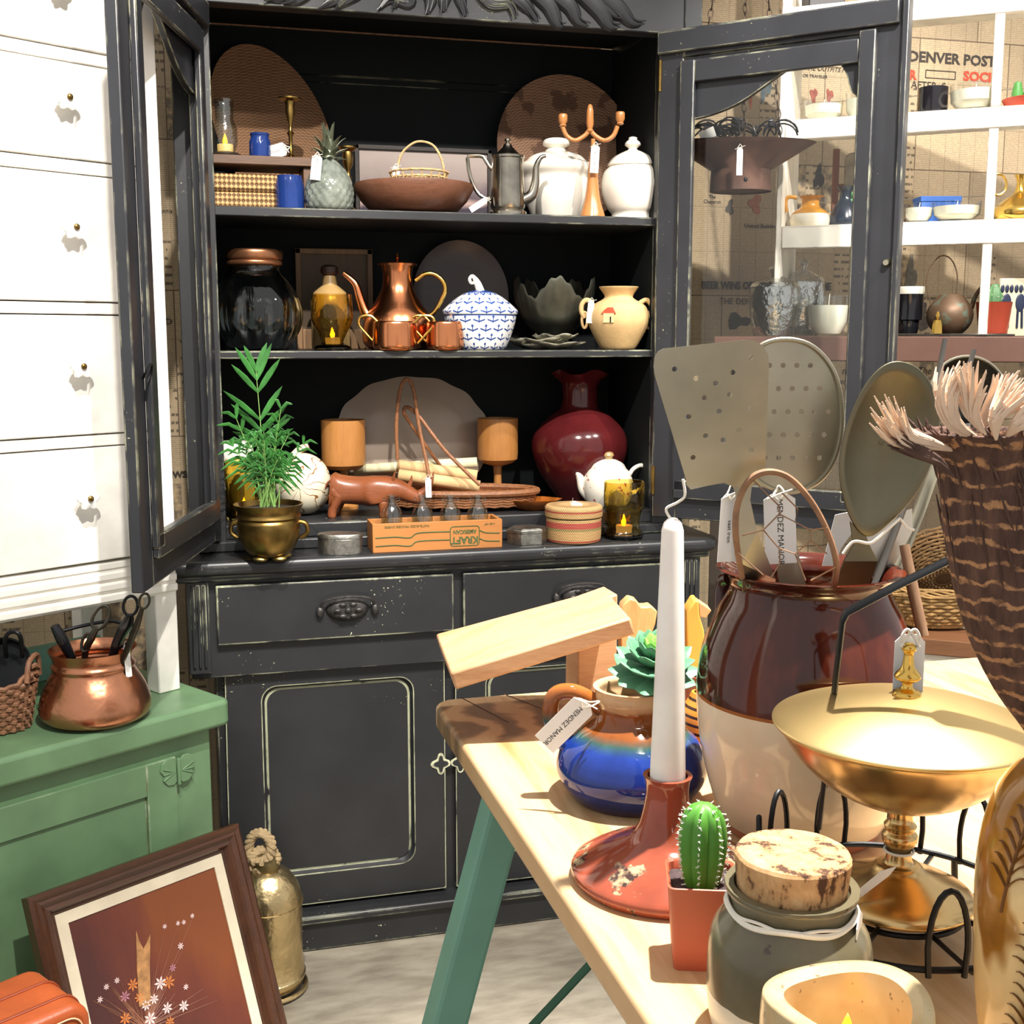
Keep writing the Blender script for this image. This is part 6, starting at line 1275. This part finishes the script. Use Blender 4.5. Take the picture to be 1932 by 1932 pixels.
def UPX(x, n, z): 
    p = PP(x, 640, U0+un*n, un); return Pix(x, z, p=(p.x, p.y))
zA, zB, zC = 1.921, 1.661, 1.384
CWAX = plain('cream_wax', '#f5f0dc', .4, var=.03); GLC = thinglass('cup_glass', (.975, .985, .98), .05)
def candle_cup(x, n, z, r, y0, y1, lab, handle=0, wax=CWAX, gr='candles in glass cups on the white shelves'):
    P = UPX(x, n, z); t = P.thing('candle_cup', lab, 'candle', gr); k_ = r*P.k; H_ = P.z(y0); z0 = P.z(y1)*0
    obj('wax', M().lathe([(0, .006), (k_*.62, .006), (k_*.9, H_*.35), (k_*.94, H_*.76), (0, H_*.76)], 36), wax, t)
    obj('glass', M().lathe(shell([(k_*.66, 0), (k_*.95, H_*.35), (k_, H_*.8), (k_, H_)], .0015), 36), GLC, t); obj('wick', M().tube([(0, 0, H_*.75), (.002, 0, H_*1.05)], .001, 5), TWINE, t)
    if handle: obj('handle', M().tube([(handle*(k_+.012)+.014*cos(a), 0, H_*.45+.016*sin(a)) for a in [i*2*pi/20 for i in range(20)]], .003, 8, True), GLC, t)
    return P
candle_cup(1538, .07, zA, 36, 190, 224, 'cream teacup candle at the left end of the second shelf', -1); candle_cup(1606, .07, zA, 28, 176, 222, 'taller cream glass candle below the gold vase')
P = UPX(1606, .17, zA); lathe_thing('gold_vase', 'tall flared gold vase behind the candles at the left of the second shelf', 'vase', P, cprof([(16, 222), (20, 215), (14, 185), (9, 165), (16, 140), (24, 122)], 3), plain('gold_glaze', '#c9a24a', .25, .7), hollow=.002)
P = UPX(1738, .08, zA); lathe_thing('black_mug', 'black glazed mug beside the big handled glass candle', 'mug', P, [(24, 213), (27, 205), (27, 166)], plain('black_glaze', '#1d1b20', .15), hollow=.003)
candle_cup(1815, .06, zA, 46, 160, 211, 'big glass cup candle with curled handle in front of the headline', -1)
P = UPX(1915, .07, zA); t = P.thing('cactus_tray', 'green cactus cluster in a low red dish at the right edge of the second shelf', 'cactus')
obj('dish', M().lathe([(0, 0), (.05, 0), (.062, .022), (.055, .024), (0, .018)], 32), plain('red_clay', '#a8402c', .5), t)
for i, (x, y, h_) in enumerate(((-.03, 0, .06), (-.008, -.01, .045), (.015, .0, .07), (.035, -.01, .05))): obj('cactus_stem', M().lathe([(0, .015), (.011, .016), (.013, h_*.6), (.008, h_), (0, h_+.004)], 36, c=(x, y, 0), fn=lambda r, z, a: (r, z)), plain('bright_cactus', '#3f8038', .5, var=.3, scale=40), t)
P = UPX(1520, .07, zB); t, b = lathe_thing('two_tone_pitcher', 'small pitcher with tan top and white base at the left of the third shelf', 'pitcher', P, cprof([(34, 427), (37, 420), (36, 408), (30, 398), (18, 390), (17, 376), (26, 371)], 3), bands('tan_white_glaze', [(0, '#ece3d0'), (.032, '#c78a2f'), (.12, '#c78a2f')], rough=.15), hollow=.003)
obj('handle', M().tube(cat([P.L(1503, 373), P.L(1488, 372), P.L(1482, 382), P.L(1484, 400)], 5), .005, 8), plain('tan_glaze', '#c78a2f', .15), t)
P = UPX(1585, .09, zB); t, b = lathe_thing('dark_vase', 'dark navy pottery vase with green sprigs on the third shelf', 'vase', P, cprof([(28, 427), (30, 415), (22, 392), (12, 376), (11, 362), (17, 352)], 3), plain('navy_glaze', '#1a2330', .2), hollow=.003)
t = P.thing('green_sprigs', 'bushy green sprigs beside the dark navy vase', 'plant'); m = M(); random.seed(4)
for i in range(40):
    a = random.uniform(0, 2*pi); d = Vector((cos(a)*.6, sin(a)*.5, random.uniform(.1, 1))).normalized(); b_ = Vector((.030, -.0, .05)); e_ = b_+d*random.uniform(.02, .04); m.tube([b_, e_], .0006, 4); m.ball(e_, (.005, .003, .007), 8, 4)
obj('leaves', m, plain('sprig_green', '#2f6a35', .5, var=.3, scale=60), t); obj('stalk', M().tube([(.030, 0, 0), (.030, 0, .055)], .003, 6), PG2, t)
candle_cup(1722, .06, zB, 26, 384, 421, 'small plain white glass candle at the door edge on the third shelf'); candle_cup(1792, .06, zB, 44, 381, 421, 'wide white glass candle in front of the blue box')
P = UPX(1755, .16, zB); t = P.thing('blue_box', 'flat bright blue box behind the glass candles', 'box'); obj('box', M().box((-.05, -.03, 0), (.05, .03, .058)), plain('bright_blue', '#3f6ec0', .5), t, .002); obj('lid', M().box((-.052, -.032, .058), (.052, .032, .072)), plain('bright_blue', '#3f6ec0', .5), t, .002)
P = UPX(1908, .07, zB); t, b = lathe_thing('brass_bottle_vase', 'brass vase with squat body, thin neck and ring handle at the right edge', 'vase', P, cprof([(44, 420), (50, 410), (48, 398), (30, 380), (12, 366), (7, 345), (12, 330)], 4), BRASSY, hollow=.002)
obj('ring_handle', M().tube([P.L(1882+17*cos(a), 348+20*sin(a)) for a in [i*2*pi/24 for i in range(24)]], .003, 8, True), BRASSY, t)
P = UPX(1605, .2, zB); t = P.thing('cutting_board', 'grey weathered rounded board hanging behind the dark vase', 'board'); obj('board', M().prism([(x, z) for x, z in rr(-.032, .085, .032, .2, .02, 5)], 0, .012), plain('weathered_board', '#8c8272', .8, 0, .35, 25), t, .002); obj('stick_frame', M().box((-.06, .012, 0), (-.045, .024, .21)).box((-.045, .012, .1), (.02, .024, .12)), wood('reddish_stick', '#7d4a34', '#5f3525', .6, 2), t)
P = UPX(1530, .08, 2.19); t = P.thing('black_tin', 'black tin box on the top white shelf, cut by the photo edge', 'tin'); obj('tin', M().box((-.045, -.04, 0), (.045, .04, .07)), plain('black_tin_paint', '#231f24', .4), t, .003); obj('lid', M().box((-.047, -.042, .07), (.047, .042, .085)), plain('black_tin_paint', '#231f24', .4), t, .003)
# console top things
CRY = thinglass('pressed_crystal', (.90, .93, .925), .42, 1., 60, .05)
def crystal(x, n, r, y0, lab):
    P = UPX(x, n, zC); t = P.thing('crystal_jar', lab, 'jar', 'crystal jars on the console'); k_ = r*P.k; H_ = P.z(y0); hb = H_*.70
    obj('body', M().lathe(shell(cprof([(k_*.72, 0), (k_*.86, hb*.2), (k_, hb*.7), (k_*.95, hb)], 4), .004), 64, fn=lambda r, z, a: (r*(1+.03*abs(sin(8*a+z*60))), z)), CRY, t, ang=25)
    obj('lid', M().lathe([(0, hb), (k_, hb), (k_*.9, hb*1.08), (k_*.4, hb*1.2), (k_*.12, hb*1.24), (k_*.14, hb*1.28), (k_*.28, hb*1.36), (k_*.14, hb*1.43), (0, hb*1.43)], 48, fn=lambda r, z, a: (r*(1+.02*sin(12*a)), z)), CRY, t, ang=25)
crystal(1458, .03, 46, 502, 'nearer wide cut crystal jar with teardrop knob seen through the right door'); crystal(1512, .17, 40, 488, 'taller cut crystal jar standing behind the other one')
P = candle_cup(1561, .05, zC, 38, 558, 632, 'quilted cut glass candle beside the crystal jars', 0)
P = UPX(1712, .07, zC+.006); lathe_thing('black_jar', 'tall black glass jar with pale rim on the footed tray', 'jar', P, [(17, 622), (20, 612), (21, 600), (26, 598), (26, 552), (27, 550), (27, 541)], bands('black_white_rim', [(0, '#16161a'), (.098, '#e4e0d2'), (.2, '#e4e0d2')], rough=.1, var=False), hollow=.003)
P = UPX(1800, .06, zC+.006); t = P.thing('copper_watering_can', 'small verdigris copper watering can with hoop handle and long spout', 'watering can')
vg = new('verdigris'); VG = vg.bsdf(vg.mix(vg.ramp(vg.noise(30, 4), [(.56, 0.), (.70, .8)]), '#6a5340', '#66897c'), .5, .5)
pw = cprof(P.pr([(24, 622), (36, 610), (42, 595), (40, 580), (30, 566), (20, 556)]), 4); obj('body', M().lathe([(0, 0)]+pw+[(0, pw[-1][1])], 40, c=(-.014, 0, 0)), VG, t)
obj('spout', M().tube(cat([P.L(1812, 600), P.L(1830, 585), P.L(1840, 560), P.L(1852, 542), P.L(1866, 535)], 5), [.009, .006, .0045, .0045], 10), VG, t)
obj('hoop_handle', M().tube(cat([P.L(1762, 590), P.L(1748, 540), P.L(1755, 505), P.L(1775, 483), P.L(1795, 490), P.L(1806, 520), P.L(1803, 560)], 6), .0016, 7), VG, t); obj('spout_brace', M().tube([P.L(1805, 570), P.L(1832, 558)], .0012, 6), VG, t)
P = UPX(1767, -.005, zC+.006); t, b = lathe_thing('brass_bell', 'tiny faceted brass bell at the front of the footed tray', 'bell', P, [(10, 624), (9, 610), (7, 602), (2, 600), (4, 594), (2, 588)], BRASSY, seg=8)
P = UPX(1872, .05, zC+.006); t, b = lathe_thing('red_pot_cactus', 'round spiny cactus in an orange red pot on the footed tray', 'cactus', P, [(26, 624), (32, 572), (33, 570)], plain('orange_red_pot', '#963a26', .35), hollow=.004, bodyname='pot')
zz = P.z(572); obj('cactus_ball', M().lathe([(0, zz-.01), (.016, zz-.01), (.020, zz+.012), (.017, zz+.032), (.006, zz+.046), (0, zz+.046)], 60, fn=lambda r, z, a: (r*(1+.07*cos(9*a)), z)), plain('cactus_blue_green', '#557f55', .55, var=.2), t); 
m = M(); random.seed(8)
for i in range(60): a = random.uniform(0, 6.28); z = random.uniform(0, .042); r_ = .021*(1-(z-.014)**2*600*(z > .014)); m.ball((max(r_, .004)*cos(a), max(r_, .004)*sin(a), zz+z), .0011, 6, 4)
obj('spines', m, plain('spine_pale', '#d8dcc0', .7), t); obj('soil', M().lathe([(0, zz-.012), (.036, zz-.012), (.036, zz-.009), (0, zz-.009)], 24), SOIL, t)
t = thing('footed_tray', 'thin dark glass tray on small coloured feet along the console edge', 'tray', UPX(1790, .03, zC).p, UA); obj('tray', M().box((-.14, -.045, .0), (.15, .08, .005)), plain('dark_tray', '#3b3834', .2, .4), t, .001)
for x, cc in ((-.02, '#4a1a20'), (.06, '#1d3d3a'), (.13, '#7a1f46')): obj('foot', M().box((x, -.044, -.001), (x+.012, -.036, .0)), plain('coloured_foot', cc, .4), t)
P = UPX(1922, .06, zC); t = P.thing('painted_tile', 'cream tile painted with dark blue flowers at the right edge of the console', 'tile'); a = P.L(1888, 525); obj('tile', M().box((a.x, 0, 0), (a.x+.13, .010, a.z)), plain('tile_cream', '#c9c2a6', .25), t, .001)
m = M()
for i in range(3):
    x = a.x+.012+.034*i; m.tube([(x, -.001, .02), (x, -.001, a.z*.45)], .003, 6); m.tube([(x+.012, -.001, .02), (x+.01, -.001, a.z*.45)], .003, 6); m.ball((x+.005, -.001, a.z*.58), (.012, .002, .022), 12, 8)
    for q in (-.006, .005, .016): m.ball((x+q, -.001, a.z*.82), (.005, .002, .010), 10, 6)
obj('painted_flower', m, plain('navy_paint', '#1e2740', .4), t)
# baskets on the cabinet
P = Pix(1775, .665, p=(U0.x+.10, U0.y-.10)); WBK = weave('open_wicker', '#b8935c', '#3c2a18', 46, 300, .75)
t = P.thing('wicker_bowl_basket', 'open weave straw coloured bowl basket on the cream cabinet', 'basket'); m = M(); random.seed(6)
for q in range(10):
    u = q/9; r_ = .075+.07*u**.7; m.tube([((r_+.005*(-1)**(i+q))*cos(i*2*pi/40), (r_+.005*(-1)**(i+q))*sin(i*2*pi/40)*.62, .006+.085*u+random.uniform(-.0015, .0015)) for i in range(40)], .0042, 6, True)
for i in range(20): a = i*pi/10; m.tube([(.075*cos(a), .075*sin(a)*.62, .002), (.15*cos(a), .15*sin(a)*.62, .095)], .003, 5)
for i in range(5): m.tube([((.15+random.uniform(-.006, .006))*cos(j*pi/20), (.15)*sin(j*pi/20)*.62, .098+.01*sin(j*.7+i)) for j in range(40)], .003, 6, True)
WKK = plain('straw_wicker', '#b08c58', .7, var=.35, scale=60, bump=.4); obj('weave', m, WKK, t); obj('bottom', M().lathe([(0, .001), (.078, .001), (.078, .006), (0, .006)], 32, sy=.62), WKK, t)
t = P.thing('round_wicker_basket', 'deep dark willow basket stacked askew inside the straw bowl basket', 'basket'); m = M()
mx = Matrix.Translation((.0, .0, .155)) @ Matrix.Rotation(-.95, 4, 'X'); 
for q in range(16):
    u = q/15; r_ = .03+.095*u; pts = [mx @ Vector(((r_)*cos(i*2*pi/40), (r_)*sin(i*2*pi/40), -.05+.055*u*u+.002*(-1)**(i+q))) for i in range(40)]; m.tube(pts, .0036, 6, True)
for i in range(24): a = i*pi/12; m.tube([mx @ Vector((.02*cos(a), .02*sin(a), -.05)), mx @ Vector((.08*cos(a), .08*sin(a), -.035)), mx @ Vector((.125*cos(a), .125*sin(a), .005))], .003, 5)
obj('weave', m, plain('dark_willow', '#7a5c38', .7, var=.35, scale=60, bump=.4), t)
obj('bottom', M().lathe([(0, -.051), (.034, -.05), (.12, -.001), (.12, .002), (.034, -.046), (0, -.047)], 40, mx=mx), plain('dark_willow_lining', '#5c4328', .8, var=.3, scale=40), t)
# hanging tin hopper with cords and chains
hp_ = Vector((.742, .15, 0)); P = Pix(1393, 1.78, p=(hp_.x, hp_.y)); P.x = P_x = 966+F*((Vector((hp_.x, hp_.y, 1.78))-CAM).dot(rt))/((Vector((hp_.x, hp_.y, 1.78))-CAM).dot(fw))
ztop, zmid, zbot = (PP(1400, y, P.p, fh).z for y in (270, 322, 362)); RU = plain('rusty_tin', '#5c4136', .55, .5, .3, 20, .2, 60)
t = thing('hanging_tin_hopper', 'rusty brown tin hopper hung on chains behind the right glass door, heaped with black cords', 'hopper', (hp_.x, hp_.y, zbot), -YAW)
k_ = P.k; vs = []; n_ = 40
for (r, z) in ((58, 0), (56, zmid-zbot), (140, ztop-zbot), (137, ztop-zbot-.001), (54, zmid-zbot+.002), (54, .004)):
    for i in range(n_): a = 2*pi*i/n_; vs.append((r*k_*cos(a), min(r*k_, .115)*sin(a)*.85, z))
m = M().add(vs, [(r_*n_+i, r_*n_+(i+1) % n_, (r_+1)*n_+(i+1) % n_, (r_+1)*n_+i) for r_ in range(5) for i in range(n_)]+[tuple(5*n_+i for i in range(n_))])
obj('hopper', m, RU, t); obj('bolt', M().ball((.0, -.062, .022), (.005, .004, .006)), IRON, t); obj('bolt', M().ball((.045, -.045, .022), (.005, .004, .006)), IRON, t)
def chain(a, b, nm='chain'):
    m = M(); a = Vector(a); b = Vector(b); L_ = (b-a).length; n = int(L_/.019); d = (b-a).normalized(); s1 = d.cross(Vector((0, 1, 0))).normalized(); s2 = d.cross(s1)
    for i in range(n):
        c = a+(b-a)*((i+.5)/n); sd = s1 if i % 2 else s2; m.tube([c+d*.0125*cos(q*pi/6)+sd*.0055*sin(q*pi/6) for q in range(12)], .0014, 5, True)
    obj(nm, m, plain('chain_iron', '#54463c', .5, .8), t)
zt_ = ztop-zbot
chain((-.008, -.07, zt_+.005), (-.005, 0, zt_+.62)); chain((.10, .02, zt_+.005), (.02, 0, zt_+.62)); chain((-.13, .02, zt_+.005), (-.03, 0, zt_+.62))
price_tag(t, -.025, -.115, zt_-.035, .014, .062, 0, 'MANOR')
t = thing('cord_heap', 'tangled heap of black electric cords lying in the tin hopper', 'cords', (hp_.x, hp_.y, zbot+zt_-.02), -YAW); random.seed(14); BC = plain('black_cord', '#141418', .35)
for q in range(14):
    c = Vector((random.uniform(-.11, .10), random.uniform(-.03, .03), .04)); r1, r2 = random.uniform(.02, .045), random.uniform(.015, .035); tl = random.uniform(-.6, .9); pts = []
    for i in range(26): a = 2*pi*i/20+q; pts.append(c+Vector((r1*cos(a)*cos(tl)-r2*sin(a)*sin(tl), .02*sin(a+q), abs(r1*cos(a)*sin(tl)+r2*sin(a)*cos(tl))*1.1-.01+.0004*i)))
    obj('cord', M().tube(pts, .0022, 6), BC, t)
obj('plug', M().box((-.03, -.03, .045), (.0, -.01, .075)), BC, t, .004); obj('plug', M().box((.06, -.02, .055), (.075, -.008, .075)), BC, t, .003)
obj('white_label', M().prism([(-.115, .035), (-.08, .05), (-.072, .028), (-.105, .012)], -.06, -.059), CARD, t, ang=0)
